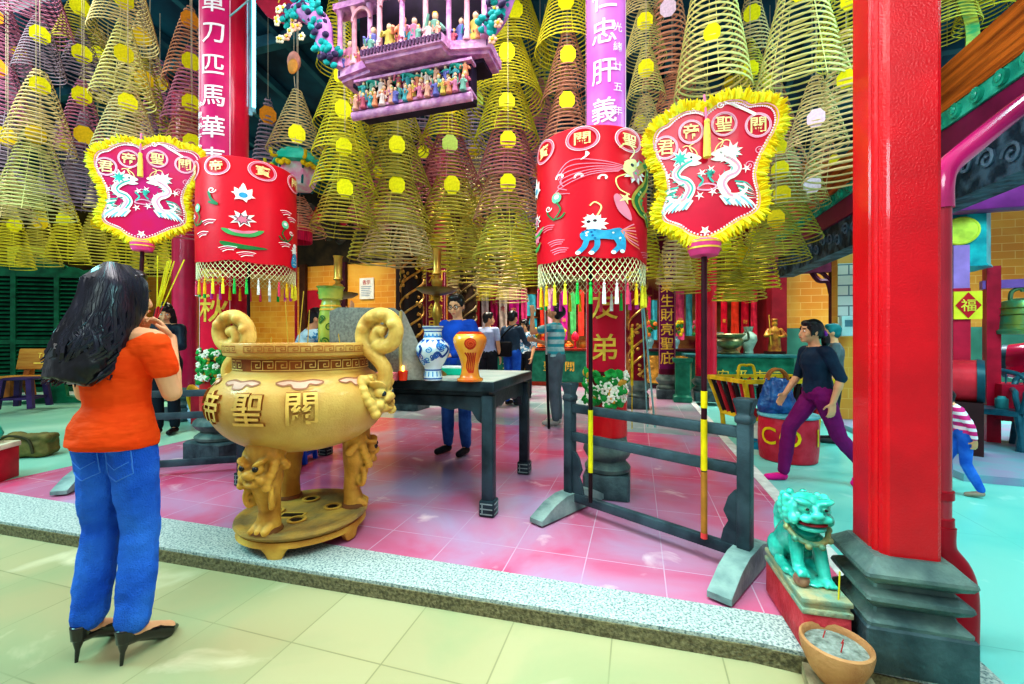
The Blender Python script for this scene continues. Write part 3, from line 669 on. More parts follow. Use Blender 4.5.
# ================================================================ PROCESSIONAL FANS
pink, gchar, wht, tl, yl = M('f0c8dc', .4), M('f4e8a0', .4, 0, .1, 20), M('f8f4ee', .45, 0, .06, 30), M('3ab8a8', .4, 0, .2, 20), M('f0c838', .45, 0, .1, 20)
mag = M('e03078', .35, 0, .1, 9)
def fan(label, loc, rz, ztop, zbot, cloth, pole_bot, tilt=0, lean=(0, 0)):
    S = (ztop-zbot)/560.0
    t = thing('processional_fan', label, 'fan', (loc[0], loc[1], 0), rz)
    zc = (ztop+zbot)/2
    def fn(x, y, l): return Vector(((x-268)*S+lean[0], -l-.014, zc+(335-y)*S))
    out = [(270, 100), (300, 78), (340, 62), (375, 57), (410, 64), (440, 82), (475, 80), (510, 86), (535, 108), (541, 145), (530, 185), (508, 225), (485, 270), (466, 315), (457, 360), (462, 400), (472, 440), (470, 490), (445, 518), (400, 538), (365, 560), (320, 588), (266, 606), (212, 590), (172, 560), (145, 548), (112, 532), (100, 505), (106, 465), (120, 425), (122, 380), (110, 330), (88, 280), (72, 240), (66, 200), (75, 165), (95, 145), (120, 135), (145, 112), (180, 92), (210, 86), (240, 88)]
    ol = spline(out, 4, True)
    m = MB(); m.prism(ol, 0, 1, lambda x, y, z: fn(x, y, 0)+Vector((0, z*.03, 0))); cl = m.done('embroidered_panel', cloth, t)
    # fur edging
    r = random.Random(2); m = MB()
    cx, cy = 268, 330
    pts = [Vector(((x-268)*S+lean[0], 0, zc+(335-y)*S)) for x, y in ol]
    m.tube([p*1 for p in pts], .022, 7, True)
    n = len(pts)
    for i in range(n):
        tdir = (pts[(i+1) % n]-pts[i-1]).normalized(); nd = Vector((tdir.z, 0, -tdir.x))
        if nd.dot(pts[i]-Vector((lean[0], 0, zc))) < 0: nd = -nd
        for k in range(9):
            b = pts[i].lerp(pts[(i+1) % n], r.random())+Vector((0, r.uniform(-.02, .02), 0)); e = b+nd*r.uniform(.03, .062)+tdir*r.uniform(-.02, .02)+Vector((0, r.uniform(-.035, .02), 0))
            m.mat(k % 2).tube([b, b.lerp(e, .6)+Vector((0, -.004, 0)), e], [.012, .009, .002], 4)
    m.done('fur_trim', [M('f4e018', .8, 0, .2, 9, col2='e8c010'), M('f8f040', .8, 0, .15, 9)], t)
    d = Draw(fn, .0003)
    inn = [((x-268)*.93+268, (y-335)*.94+335) for x, y in ol]
    d.dash(inn, 4.2, 0)
    d.dash([((x-268)*.975+268, (y-335)*.975+335) for x, y in spline(out, 8, True)], 2.6, 5)
    for ch, x, y in (('君', 118, 230), ('帝', 215, 175), ('聖', 338, 155), ('關', 462, 170)):
        d.ring((x, y), 46, 6, 5); d.ring((x, y), 41, 2.5, 0); d.text(ch, (x, y), 1, 1) if 0 else None
        me = text_mesh(ch, .045); l = d.L()+.002; d.m.mat(1); d.m.mesh(me, lambda a, b, c: fn(x+a*66, y-b*66, l))
    for fx in (1, -1):
        X = lambda x: 268+fx*((166+(x-185)*1.16)-268)+(8 if fx < 0 else 0)
        o = -12 if fx < 0 else 0
        P = lambda L: [(X(x), 372+(y-372)*1.12+o) for x, y in L]
        body = spline(P([(225, 300), (196, 318), (178, 342), (186, 362), (212, 374), (226, 398), (216, 425), (200, 442), (170, 440), (150, 420), (158, 400)]), 6)
        d.line(body, [32]*20+[36]*20+[30, 25, 24, 23, 22, 21, 20, 19, 18, 17, 16, 15, 14, 13, 12, 11, 10, 9, 8, 7, 6], 2)
        d.line([(x-6*fx, y) for x, y in body[:44]], 9, 5); d.line([(x+7*fx, y-2) for x, y in body[:40]], 7, 3)
        for i in range(2, len(body)-6, 3):
            b = body[i]; a = body[i+2]; dx, dy = a[0]-b[0], a[1]-b[1]; q = math.hypot(dx, dy) or 1; s = 1
            d.poly([(b[0]-dy/q*12, b[1]+dx/q*12), (b[0]-dy/q*28-dx/q*6, b[1]+dx/q*28-dy/q*6), (b[0]-dy/q*12+dx/q*10, b[1]+dx/q*12+dy/q*10)], 3 if i % 2 else 2)
        for i in range(1, len(body)-4, 2): d.disc(body[i], 3.2, 1, 6)
        d.star(P([(196, 288)])[0], 44, 22, 9, 2, .3*fx); d.star(P([(192, 290)])[0], 30, 15, 8, 3)
        d.poly(spline(P([(215, 270), (248, 280), (262, 292), (248, 302), (262, 310), (238, 318), (212, 310)]), 4, True), 2); d.disc(P([(228, 287)])[0], 5, 6, 8)
        d.line(spline(P([(250, 285), (240, 262), (215, 245), (200, 250)]), 6), 4, 1)
        d.line(spline(P([(232, 270), (222, 248), (238, 238)]), 6), 4, 1)
        for k in range(9): d.line(spline(P([(168+8*k, 440), (140+10*k-8, 470), (116+12*k, 496-3*k)]), 4), [9]*5+[7, 5, 3, 1], (2, 7, 2)[k % 3])
        for k in range(6): d.line(spline(P([(186-4*k, 392+8*k), (150, 400+10*k), (128-2*k, 425+6*k)]), 3), [7]*3+[5, 4, 2, 1], 2 if k % 2 else 3)
        for (x, y) in ((262, 345), (255, 425), (150, 350)): d.star(P([(x, y)])[0], 20, 6, 5, 2, .5)
        d.line(spline(P([(250, 352), (266, 372), (252, 392)]), 4), 8, 3)
        for (x, y, rr) in ((110, 290, 18), (140, 340, 20), (150, 120, 14), (100, 180, 12)): d.swirl(P([(x, y)])[0], rr, 5, 3.2, 1.5, 1, fx)
        d.line(spline(P([(120, 165), (160, 140), (200, 118), (176, 135), (220, 110)]), 5), [12]*10+[8]*6+[4]*5, 2)
        d.swirl(P([(232, 120)])[0], 14, 2, 4, 1.3)
        d.line(spline(P([(250, 575), (225, 565), (205, 550), (190, 556)]), 5), 3, 1)
    d.star((285, 345), 20, 9, 6, 3); d.disc((285, 345), 8, 7)
    d.star((268, 572), 22, 10, 5, 2, .3); d.disc((268, 572), 6, 1)
    d.line(spline([(240, 400), (270, 385), (310, 395), (290, 410), (250, 408)], 4, True), 6, 5, True)
    d.done('embroidery', [M('f6d8e4', .4), gchar, wht, tl, M('ecebd0', .4), M('f4a8c4', .4), M('201018', .4), M('8ad0ec', .4)], cl)
    m = MB(); m.tube([fn(268, 140, .03), fn(268, 100, .02), fn(266, 30, .0)], .0065, 8); m.done('hanging_cord', M('e878a0', .5), t)
    m = MB(); p0 = fn(270, 150, .035); m.ell(p0+Vector((0, 0, .0)), .016); m.tube([p0, p0+Vector((0, 0, -.05)), p0+Vector((0, 0, -.19))], [.012, .017, .02], 10); m.done('tassel', M('f0d860', .6, 0, .2, 40, stretch=(8, 8, 1)), t)
    bx, bz = lean[0], zbot-.02
    m = MB(); m.lathe([(.03, -.06), (.07, -.055), (.085, -.02), (.085, .02), (.07, .03), (.03, .03)], 24, (bx, 0, bz)); m.done('socket', M('e04888', .35, 0, .2, 6), t)
    m = MB(); m.lathe([(.0865, -.022), (.0865, -.012)], 24, (bx, 0, bz), close=False); m.lathe([(.0865, .01), (.0865, .02)], 24, (bx, 0, bz), close=False); m.done('socket_band', goldM, t)
    m = MB(); p1 = Vector((bx, 0, bz-.05)); p0 = Vector((0, 0, pole_bot)); m.cyl(p0, p1, .0155, .0155, 12); P = m.done('pole', M('3a1420', .3, 0, .25, 8), t)
    m = MB(); q = lambda f: p0.lerp(p1, f); m.cyl(q(.24), q(.42), .0175, seg=12); m.cyl(q(.46), q(.52), .0175, seg=12); m.done('yellow_tape', M('e0c414', .45, 0, .2, 9), P)
    m = MB(); m.cyl(q(.02), q(.235), .0172, seg=12); m.done('brown_tape', M('a8702c', .45, 0, .25, 9), P)
    m = MB(); m.cyl(p0, q(.02), .018, seg=12); m.done('tip', M('e04848', .45), P)
    return t
fan('red processional fan with yellow fur edge and twin white dragons on right', (.352, 2.53), rad(6), 2.53, 1.765, M('d8143c', .35, 0, .12, 4, coat=.2), .145)
fan('magenta processional fan with yellow fur edge and twin dragons above the woman', (-4.19, 2.60), rad(38), 2.98, 2.08, M('c41870', .35, 0, .2, 2.5, col2='d0143c', coat=.2), .145, lean=(.07, 0))
# ================================================================ DRUM CANOPIES
def canopy(label, loc, rz, R, z0, z1, pole_bot, kind):
    t = thing('drum_canopy', label, 'canopy', (loc[0], loc[1], 0), rz)
    H = z1-z0; m = MB(); n = 72; rs = []
    for k in range(n):
        a = 2*PI*k/n; u = Vector((cos(a), sin(a), 0)); wv = .01*sin(a*6)
        rs.append([u*R*1.0+Vector((0, 0, z0+wv)), u*R*1.01+Vector((0, 0, z0+H*.35)), u*R*1.0+Vector((0, 0, z0+H*.7)), u*R*.985+Vector((0, 0, z1-.01)), u*R*.95+Vector((0, 0, z1)), u*(R*.93)+Vector((0, 0, z1-.01)), u*R*.965+Vector((0, 0, z0+wv))])
    m.rings(rs, closed=True, cap=False)
    m.lathe([(.001, z1+.05), (R*.5, z1+.035), (R*.955, z1-.005)], 72, close=False)
    cl = m.done('cloth_drum', M('dc142c', .4, 0, .08, 3, .05, 30), t)
    def fn(x, y, l):
        s = (x-230)/195; s = max(-1.5, min(1.5, s)); a = s*1.3; return Vector((sin(a)*(R*1.008+l), -cos(a)*(R*1.008+l), z0+(505-y)/460*H))
    d = Draw(fn, .0003)
    chars = (('君', -20), ('寶', 92), ('關', 210), ('聖', 330)) if kind == 'right' else (('君', 35), ('帝', 145), ('寶', 275), ('關', 400))
    for ch, x in chars:
        y = 95; d.ring((x, y), 36, 5, 5); d.ring((x, y), 41, 2.5, 0); me = text_mesh(ch, .05); l = d.L()+.002; d.m.mat(1); d.m.mesh(me, lambda a, b, c: fn(x+a*46, y-b*46, l))
    def lotus(x, y, s):
        d.star((x, y), 34*s, 18*s, 8, 2, .2); d.star((x, y+3), 24*s, 12*s, 7, 6); d.star((x, y+3), 18*s, 9*s, 7, 5)
        d.poly(spline([(x-50*s, y+38*s), (x, y+48*s), (x+50*s, y+36*s), (x+30*s, y+62*s), (x, y+68*s), (x-34*s, y+60*s)], 4, True), 3); d.poly(spline([(x-34*s, y+40*s), (x, y+46*s), (x+36*s, y+38*s), (x+16*s, y+54*s), (x-16*s, y+54*s)], 4, True), 5)
    def flame(x, y): d.star((x, y), 34, 18, 6, 2, .26); d.poly(spline([(x-14, y-10), (x, y-52), (x+14, y-10), (x+24, y-30), (x+18, y+16), (x-18, y+16), (x-24, y-30)], 3, True), 2); d.disc((x, y+2), 12, 7, 12)
    def bud(x, y, fx=1):
        d.disc((x, y), 15, 9, 12, 19); d.disc((x, y-3), 8, 2, 10); d.line(spline([(x, y+16), (x+12*fx, y+45), (x-10*fx, y+78)], 5), 5, 8); d.line(spline([(x-10*fx, y+76), (x-30*fx, y+50), (x-32*fx, y+34)], 5), 6, 8); d.swirl((x-28*fx, y+30), 12, 2, 3.5, 1.2)
        d.line(spline([(x-10*fx, y+76), (x+14*fx, y+72), (x+24*fx, y+58)], 5), 6, 8)
    if kind == 'right':
        bd = spline([(350, 205), (385, 170), (408, 160), (412, 200), (392, 240), (370, 265), (352, 300), (370, 335), (400, 345), (420, 375)], 6); d.line(bd, [26]*10+[34]*30+[28]*15, 10); d.line(bd[6:], 14, 8)
        for i in range(0, len(bd)-2, 2): d.disc(bd[i], 5, (1, 9)[i % 4 == 0], 7)
        for i in range(2, len(bd)-3, 3):
            b, a = bd[i], bd[i+2]; dx, dy = a[0]-b[0], a[1]-b[1]; q = math.hypot(dx, dy) or 1; d.poly([(b[0]+dy/q*14, b[1]-dx/q*14), (b[0]+dy/q*30, b[1]-dx/q*30), (a[0]+dy/q*14, a[1]-dx/q*14)], 3)
        d.star((350, 200), 46, 26, 10, 2); d.star((348, 205), 32, 18, 9, 5); d.poly(spline([(318, 170), (350, 158), (352, 190), (330, 215), (345, 225), (312, 205)], 4, True), 1); d.disc((338, 180), 6, 6, 8)
        for q in ([(330, 160), (345, 128), (320, 110), (300, 128)], [(320, 215), (292, 235), (300, 270), (330, 285)]): d.line(spline(q, 6), 4, 1)
        for k in range(6): d.line(spline([(318-4*k, 190+4*k), (250-6*k, 175+10*k), (180-8*k, 165+20*k), (140+8*k, 210+14*k)], 5), 3, 5)
        for x, y in ((155, 215), (205, 225), (262, 235)): d.swirl((x, y), 14, 2, 6, .7, 2.8)
        d.poly(spline([(218, 140), (228, 150), (215, 165), (205, 168), (218, 156)], 3, True), 2)
        d.poly(spline([(285, 300), (300, 290), (330, 340), (335, 375), (300, 350)], 4, True), 5); d.star((318, 300), 22, 8, 5, 1)
        kb = spline([(205, 425), (230, 410), (265, 415), (300, 405), (315, 420), (300, 445), (255, 445), (215, 450)], 4, True); d.poly(kb, 7); 
        for p in ([(222, 440), (215, 470), (200, 490)], [(245, 442), (245, 470), (232, 492)], [(290, 440), (300, 465), (285, 490)], [(308, 430), (312, 460), (308, 485)]): d.line(spline(p, 4), 14, 7); d.disc(p[-1], 7, 2, 8)
        for i in range(26): d.disc((RN.uniform(212, 305), RN.uniform(412, 446)), 3.4, (2, 11)[i % 2], 6)
        d.star((240, 392), 34, 22, 11, 2); d.star((232, 378), 22, 14, 9, 2); d.disc((225, 385), 5, 6, 8); d.disc((240, 382), 5, 6, 8); d.line(spline([(245, 365), (255, 335), (240, 318), (228, 330)], 5), 4, 1)
        for k in range(8): d.line(spline([(305, 415), (330, 395+8*k), (345+3*k, 385+12*k)], 4), 4, (5, 12)[k % 2])
        bud(142, 285); lotus(50, 340, .9); flame(45, 220); d.star((52, 405), 26, 15, 7, 5); d.poly(spline([(30, 440), (60, 435), (78, 425), (66, 452), (40, 456)], 3, True), 3)
        for x, y in ((140, 440), (150, 470), (400, 480), (110, 380)):
            for k in range(3): d.line(spline([(x-28+6*k, y+8*k), (x, y-5+8*k), (x+26-4*k, y+6*k)], 4), 2.6, 5)
    else:
        flame(222, 215); lotus(220, 320, 1.15); bud(70, 270); bud(350, 310, -1)
        d.line(spline([(120, 205), (130, 240), (150, 262), (120, 250)], 5), 9, 8); d.swirl((132, 200), 14, 2, 3.5, 1.3)
        for x, y in ((355, 250), (385, 272), (120, 335), (350, 400), (95, 385), (230, 470), (180, 450)):
            for k in range(3): d.line(spline([(x-26+6*k, y+8*k), (x, y-8+8*k), (x+26-4*k, y-4+6*k)], 4), 3.2, (2, 5)[k % 2])
        d.poly(spline([(160, 420), (220, 432), (290, 440), (230, 452), (170, 440)], 4, True), 8)
        d.star((400, 420), 24, 14, 8, 2); d.poly(spline([(388, 440), (414, 435), (420, 490), (380, 495)], 3, True), 7); d.disc((402, 395), 12, 2, 10)
        for k in range(8): d.disc((392+RN.uniform(-6, 20), 450+RN.uniform(0, 36)), 3, 2, 6)
    d.done('embroidery', [M('f6d8e4', .4), gchar, wht, M('4aa860', .4), wht, M('f08aa4', .4), M('3a1c2c', .4), M('3a9cc8', .4, 0, .2, 20), M('2a7a40', .4), M('7ad8a8', .4), M('c8b04a', .4, 0, .2, 30), M('1a5a94', .4), M('f09060', .4)], cl)
    # netted fringe with tassels
    m = MB(); nn = 56; rows = 6; hz = .022
    P = lambda i, j: Vector((cos(2*PI*(i+.5*(j % 2))/nn)*R*.975, sin(2*PI*(i+.5*(j % 2))/nn)*R*.975, z0-j*hz*1.15+.01))
    for i in range(nn):
        for j in range(rows):
            for k in ((0, 1) if j % 2 else (-1, 0)): m.tube([P(i, j), P(i+k, j+1)], .0026, 4, cap=False)
    m.done('net_fringe', M('f0e8b8', .5), t)
    cols = ['f4e038', 'e040b0', '2ab850', 'f4f0e8', 'e84a6a', 'f4c020']
    for i in range(nn//2):
        a = 2*PI*(i*2)/nn; u = Vector((cos(a)*R*.975, sin(a)*R*.975, z0-rows*hz*1.15))
        m = MB(); m.tube([u+Vector((0, 0, .02)), u], .003, 5); m.ell(u+Vector((0, 0, -.008)), .01, u=7, w=5); m.tube([u+Vector((0, 0, -.012)), u+Vector((0, 0, -.05)), u+Vector((0, 0, -.125))], [.006, .011, .013], 7)
        m.done('tassel', M(cols[(i//2*7+i//5) % 6], .6, 0, .2, 30), t)
    m = MB(); m.cyl((0, 0, pole_bot), (0, 0, z1+.06), .014, seg=12); m.lathe([(.03, z1+.04), (.04, z1+.07), (.015, z1+.11), (.004, z1+.14)], 14); Pp = m.done('pole', M('241418', .35, 0, .2, 8), t)
    m = MB(); m.cyl((0, 0, pole_bot+.2), (0, 0, pole_bot+.62), .0165, seg=12); m.done('yellow_tape', M('d8d014', .45, 0, .2, 9), Pp)
    m = MB()
    for k in range(6): m.cyl((0, 0, z1-.03), (cos(k*PI/3)*R*.93, sin(k*PI/3)*R*.93, z1-.02), .006, seg=6)
    m.done('ribs', M('3a2a20', .5), t)
    return t
canopy('red embroidered drum canopy with dragon and blue beast, on right of hall', (-.30, 2.89), rad(6), .36, 1.72, 2.505, .14, 'right')
canopy('red embroidered drum canopy with lotus, in front of the left column', (-3.50, 3.13), rad(46), .405, 1.90, 2.80, .14, 'left')
# ================================================================ PEOPLE (local frame: facing +y, right hand on +x)
skinM = M('e0a880', .45, 0, .08, 6)
hairM = M('101218', .3, 0, .3, 20, .1, 60, stretch=(3, 3, .6), spec=.5)
def hand(m, w, d, n, ts, curl=.5, sp=1.0):
    w, d, n = Vector(w), Vector(d).normalized(), Vector(n); n = (n-d*n.dot(d)).normalized(); sd = d.cross(n)*ts
    for o in (-.026, -.009, .009, .026): cap(m, w+d*.012+sd*o*.75, w+d*.078+sd*o, .0135, .0115, 8)
    for o, l in ((.028, .064), (.0095, .074), (-.0095, .069), (-.028, .054)):
        p = w+d*.08+sd*o*sp; a = curl*.5
        for k, q in enumerate((.45, .32, .23)):
            e = p+(d*cos(a)+n*sin(a)+sd*o*1.5)*l*q; cap(m, p, e, .0092-.001*k, .0086-.001*k, 8); p = e; a += curl
    p = w+d*.022+sd*.03; e = p+(d*.62+sd*.66+n*.35).normalized()*.034; cap(m, p, e, .0125, .0105, 8); cap(m, e, e+(d*.85+sd*.25+n*.5).normalized()*.03, .0105, .0085, 8)
BASE = dict(pel=(0, 0, .93), wst=(0, .005, 1.06), ch=(0, .0, 1.22), sh=(0, -.005, 1.36), nk=(0, .0, 1.42), hd=(0, .025, 1.53),
    shR=(.165, 0, 1.335), elR=(.21, -.01, 1.08), wrR=(.2, .08, .85), shL=(-.165, 0, 1.335), elL=(-.21, -.01, 1.08), wrL=(-.2, .08, .85),
    hipR=(.085, 0, .89), knR=(.09, .015, .48), anR=(.09, -.02, .085), toR=(.1, .13, .035), hipL=(-.085, 0, .89), knL=(-.09, .015, .48), anL=(-.09, -.02, .085), toL=(-.1, .13, .035),
    yaw=0, pitch=0, hdR=None, hdL=None, plR=(-1, 0, 0), plL=(1, 0, 0), curl=.45)
def person(label, loc, rz, s, pose, shirt=None, pants=None, shoe=None, hair='short', vox=.008, sleeve=.45, hem=.9, leg=1.0, flare=.0, neck=.0, group=None, extras=None, hairm=None, fem=0, strap=None, eyes=True, skin=None, bulk=1):
    P = dict(BASE); P.update(pose); V = {k: Vector(v) for k, v in P.items() if isinstance(v, tuple)}
    t = thing('person', label, 'person', loc, rz, group); sk = skin or skinM
    HM = Matrix.Translation(V['hd']) @ Euler((P['pitch'], 0, P['yaw'])).to_matrix().to_4x4()
    hp = lambda x, y, z: HM @ Vector((x, y, z))
    t.scale = (s, s, s)
    w = .92 if fem else 1
    _tk, bk = trunk, bulk
    def trunk_(m, sec, seg=20): _tk(m, [(c, rx*bk, ry*bk, *q) for c, rx, ry, *q in sec], seg)
    def tr(m, k, lo=None, up=True):
        sec = [(V['pel']+Vector((0, 0, -.06)), .13+k, .10+k), (V['pel'], .158+k, .115+k), (V['pel'].lerp(V['wst'], .55), .142*w+k, .104+k), (V['wst'], .126*w+k, .092+k), (V['wst'].lerp(V['ch'], .55), .136*w+k, .098+k), (V['ch'], .15*w+k, .105+k+.012*fem), (V['ch'].lerp(V['sh'], .6), .15*w+k, .096+k), (V['sh'], .105+k, .07+k)]
        if lo: sec = sec[lo:]
        if up: sec += [(V['sh'].lerp(V['nk'], .6), .056+k*.4, .054+k*.4)]
        trunk_(m, sec)
    def body(m):
        tr(m, -.006 if bulk == 1 else -.02); trunk(m, [(V['sh'], .06, .055), (V['nk'], .05, .05), (V['hd']+Vector((0, -.015, -.04)), .047, .05)], 14)
        m.X = HM; m.ell((0, -.008, .02), (.074, .094, .1), u=18, w=12); m.ell((0, .03, -.045), (.056, .06, .062), u=14, w=10); m.ell((0, .066, -.085), (.027, .024, .022)); cap(m, (0, .09, .005), (0, .102, -.03), .010, .0145, 8); m.ell((0, .085, -.06), (.026, .016, .012))
        for q in (1, -1): m.ell((q*.076, -.005, -.005), (.012, .022, .032), (0, 0, q*-.3)); m.ell((q*.04, .06, -.03), (.026, .028, .026))
        m.at()
        for q in 'RL':
            cap(m, V['sh'].lerp(V['sh'+q], .5), V['sh'+q], .05, .05); chain(m, [V['sh'+q], V['el'+q], V['wr'+q]], [.048, .038, .025])
            cap(m, V['el'+q], V['el'+q].lerp(V['wr'+q], .4), .036, .037)
            d = P['hd'+q] or (V['wr'+q]-V['el'+q]); hand(m, V['wr'+q], d, P['pl'+q], 1 if q == 'R' else -1, P['curl'])
            chain(m, [V['hip'+q], V['kn'+q], V['an'+q]], [.082 if bulk == 1 else .058, .054 if bulk == 1 else .044, .036]); cap(m, V['kn'+q].lerp(V['an'+q], .1)+Vector((0, -.012, 0)), V['kn'+q].lerp(V['an'+q], .45)+Vector((0, -.015, 0)), .05*bulk**2, .052*bulk**2)
            cap(m, V['an'+q]+Vector((0, 0, -.035)), V['to'+q], .034, .028)
    B = blob('body', body, vox, sk, t, 2)
    if pants:
        kk = .84 if hem < .6 else 1
        def tw(m):
            trunk_(m, [(V['pel']+Vector((0, 0, -.07)), .14, .112), (V['pel'], .172*kk**.5, .13*kk**.5), (V['pel'].lerp(V['wst'], .55), .156*w*kk, .118*kk), (V['pel'].lerp(V['wst'], .72), .146*w*kk, .11*kk)])
            for q in 'RL':
                h, k, a = V['hip'+q], V['kn'+q], V['an'+q]
                if leg >= 1: a = a+(k-a).normalized()*.015; chain(m, [h, h.lerp(k, .5), k, k.lerp(a, .5), a], [.098*bulk, .082, .068, .067+flare*.25, .053+flare])
                else: e = h.lerp(k, leg*2) if leg < .5 else k.lerp(a, leg*2-1); chain(m, [h, e], [.1, .088]) if leg < .5 else chain(m, [h, k, e], [.1, .074, .07])
                m.ell(h+Vector((0, -.045, .01)), (.078*bulk**2, .078*bulk**2, .085))
        T = blob('trousers', tw, vox, pants, t, 3, disp=.005 if vox >= .009 else .016 if bulk < 1 else .012, dscale=.07)
    if shirt:
        kk = .84 if hem < .6 else 1
        def sw(m):
            sec = [(V['pel']+(V['wst']-V['pel'])*(hem-.9), .172*w+(.012 if hem < .6 else 0), .128+(.026 if hem < .6 else 0))]+([(V['pel'].lerp(V['wst'], .1), .172*w+.012, .148)] if hem < .6 else [])+[ (V['pel'].lerp(V['wst'], .55), .16*w/kk**.3, .122/kk**.3), (V['wst'], .145*w, .112), (V['wst'].lerp(V['ch'], .55), .152*w, .115), (V['ch'], .166*w, .122+.014*fem), (V['ch'].lerp(V['sh'], .6), .166*w, .112), (V['sh']+Vector((0, 0, -.015-neck)), .13, .085)]
            if neck <= 0: sec.append((V['sh'].lerp(V['nk'], .5), .066, .062))
            trunk_(m, sec)
            if hem < .6: cap(m, V['hipL']+Vector((.02, 0, .0)), V['hipR']+Vector((-.02, 0, .0)), .112, .112, 16)
            for q in 'RL':
                a, b, c = V['sh'+q], V['el'+q], V['wr'+q]
                cap(m, V['sh'].lerp(a, .5)+Vector((0, 0, -.012-neck*.8)), a+Vector((0, 0, -neck*.3)), .058, .06)
                if sleeve <= 1: cap(m, a+Vector((0, 0, -neck*.3)), a.lerp(b, sleeve), .06, .056)
                else: chain(m, [a, b, b.lerp(c, sleeve-1)], [.06, .05, .04])
        S = blob('shirt', sw, vox, shirt, t, 3, disp=.012, dscale=.08)
    if shoe:
        for q in 'RL':
            a, b = V['an'+q], V['to'+q]
            sh = blob('shoe', lambda m: (cap(m, a+Vector((0, 0, -.045)), b+Vector((0, .01, -.004)), .042, .034), m.ell(a.lerp(b, .5)+Vector((0, 0, -.03)), (.043, .09, .025), (0, 0, 0))), max(vox*.8, .006), shoe, t, 2)
    if hair == 'short':
        def hw(m):
            m.X = HM; m.ell((0, -.02, .04), (.084, .098, .094), u=18, w=12); m.ell((0, .035, .095), (.064, .05, .034), u=14, w=8); m.ell((0, -.05, -.01), (.078, .058, .07))
            for q in (1, -1): m.ell((q*.074, .005, .035), (.014, .03, .045))
            m.at()
        blob('hair', hw, min(vox, .009), hairm or hairM, t, 2, disp=.008, dscale=.03)
    elif hair == 'tail':
        def hw(m):
            m.X = HM; m.ell((0, -.02, .035), (.086, .1, .098), u=18, w=12); m.ell((0, .045, .085), (.062, .045, .035)); m.ell((0, -.07, -.01), (.06, .05, .06))
            for q in (1, -1): m.ell((q*.075, .01, .02), (.014, .035, .06)); m.tube(spline([(q*.072, .045, .06), (q*.078, .04, 0), (q*.074, .035, -.06)], 4), [.014]*5+[.01, .008, .005, .003], 6)
            m.tube(spline([(0, -.1, 0), (0, -.14, -.03), (0, -.15, -.1), (.01, -.13, -.2)], 5), [.03]*5+[.04]*6+[.03, .022, .016, .01, .004], 10); m.at()
        blob('hair', hw, min(vox, .009), hairm or hairM, t, 2, disp=.008, dscale=.03)
    elif hair == 'long':
        def hw(m):
            m.X = HM; m.ell((0, -.02, .035), (.088, .102, .1), u=18, w=12); m.ell((0, .045, .08), (.064, .045, .038)); m.at()
            c = V['hd']; trunk(m, [(c+Vector((0, -.04, .03)), .088, .075), (c+Vector((0, -.055, -.08)), .098, .062), (c+Vector((0, -.08, -.2)), .11, .05), (c+Vector((0, -.09, -.33)), .08, .03)], 16)
            for q in (1, -1): m.tube(spline([hp(q*.076, .02, .06), hp(q*.092, .015, -.03), hp(q*.095, .01, -.14), hp(q*.08, .03, -.26)], 4), [.022]*5+[.026]*4+[.02, .014, .008, .004], 8)
        blob('hair', hw, min(vox, .009), hairm or hairM, t, 2, disp=.01, dscale=.03)
    if eyes:
        for q in (1, -1):
            m = MB(); m.mat(0).ell(hp(q*.03, .079, .005), (.013, .008, .008), (P['pitch'], 0, P['yaw']), 10, 6); m.mat(1).ell(hp(q*.03, .0865, .005), (.006, .003, .0065), (P['pitch'], 0, P['yaw']), 8, 5); m.done('eye', [M('f4f0ea', .3), M('1a1210', .2)], B)
            m = MB(); m.tube([hp(q*.014, .089, .026), hp(q*.032, .088, .032), hp(q*.052, .072, .026)], [.003, .0045, .0025], 6); m.done('eyebrow', M('181414', .7), B)
        m = MB(); m.ell(hp(0, .0985, -.058), (.022, .006, .0055), (P['pitch'], 0, P['yaw']), 10, 6); m.done('lips', M('c06858', .4), B)
    if extras: extras(t, V, hp, B)
    return t
def trim(o, z, above):
    b = bmesh.new(); b.from_mesh(o.data); bmesh.ops.bisect_plane(b, geom=b.verts[:]+b.edges[:]+b.faces[:], plane_co=(0, 0, z), plane_no=(0, 0, 1), clear_outer=above, clear_inner=not above); b.to_mesh(o.data); b.free()
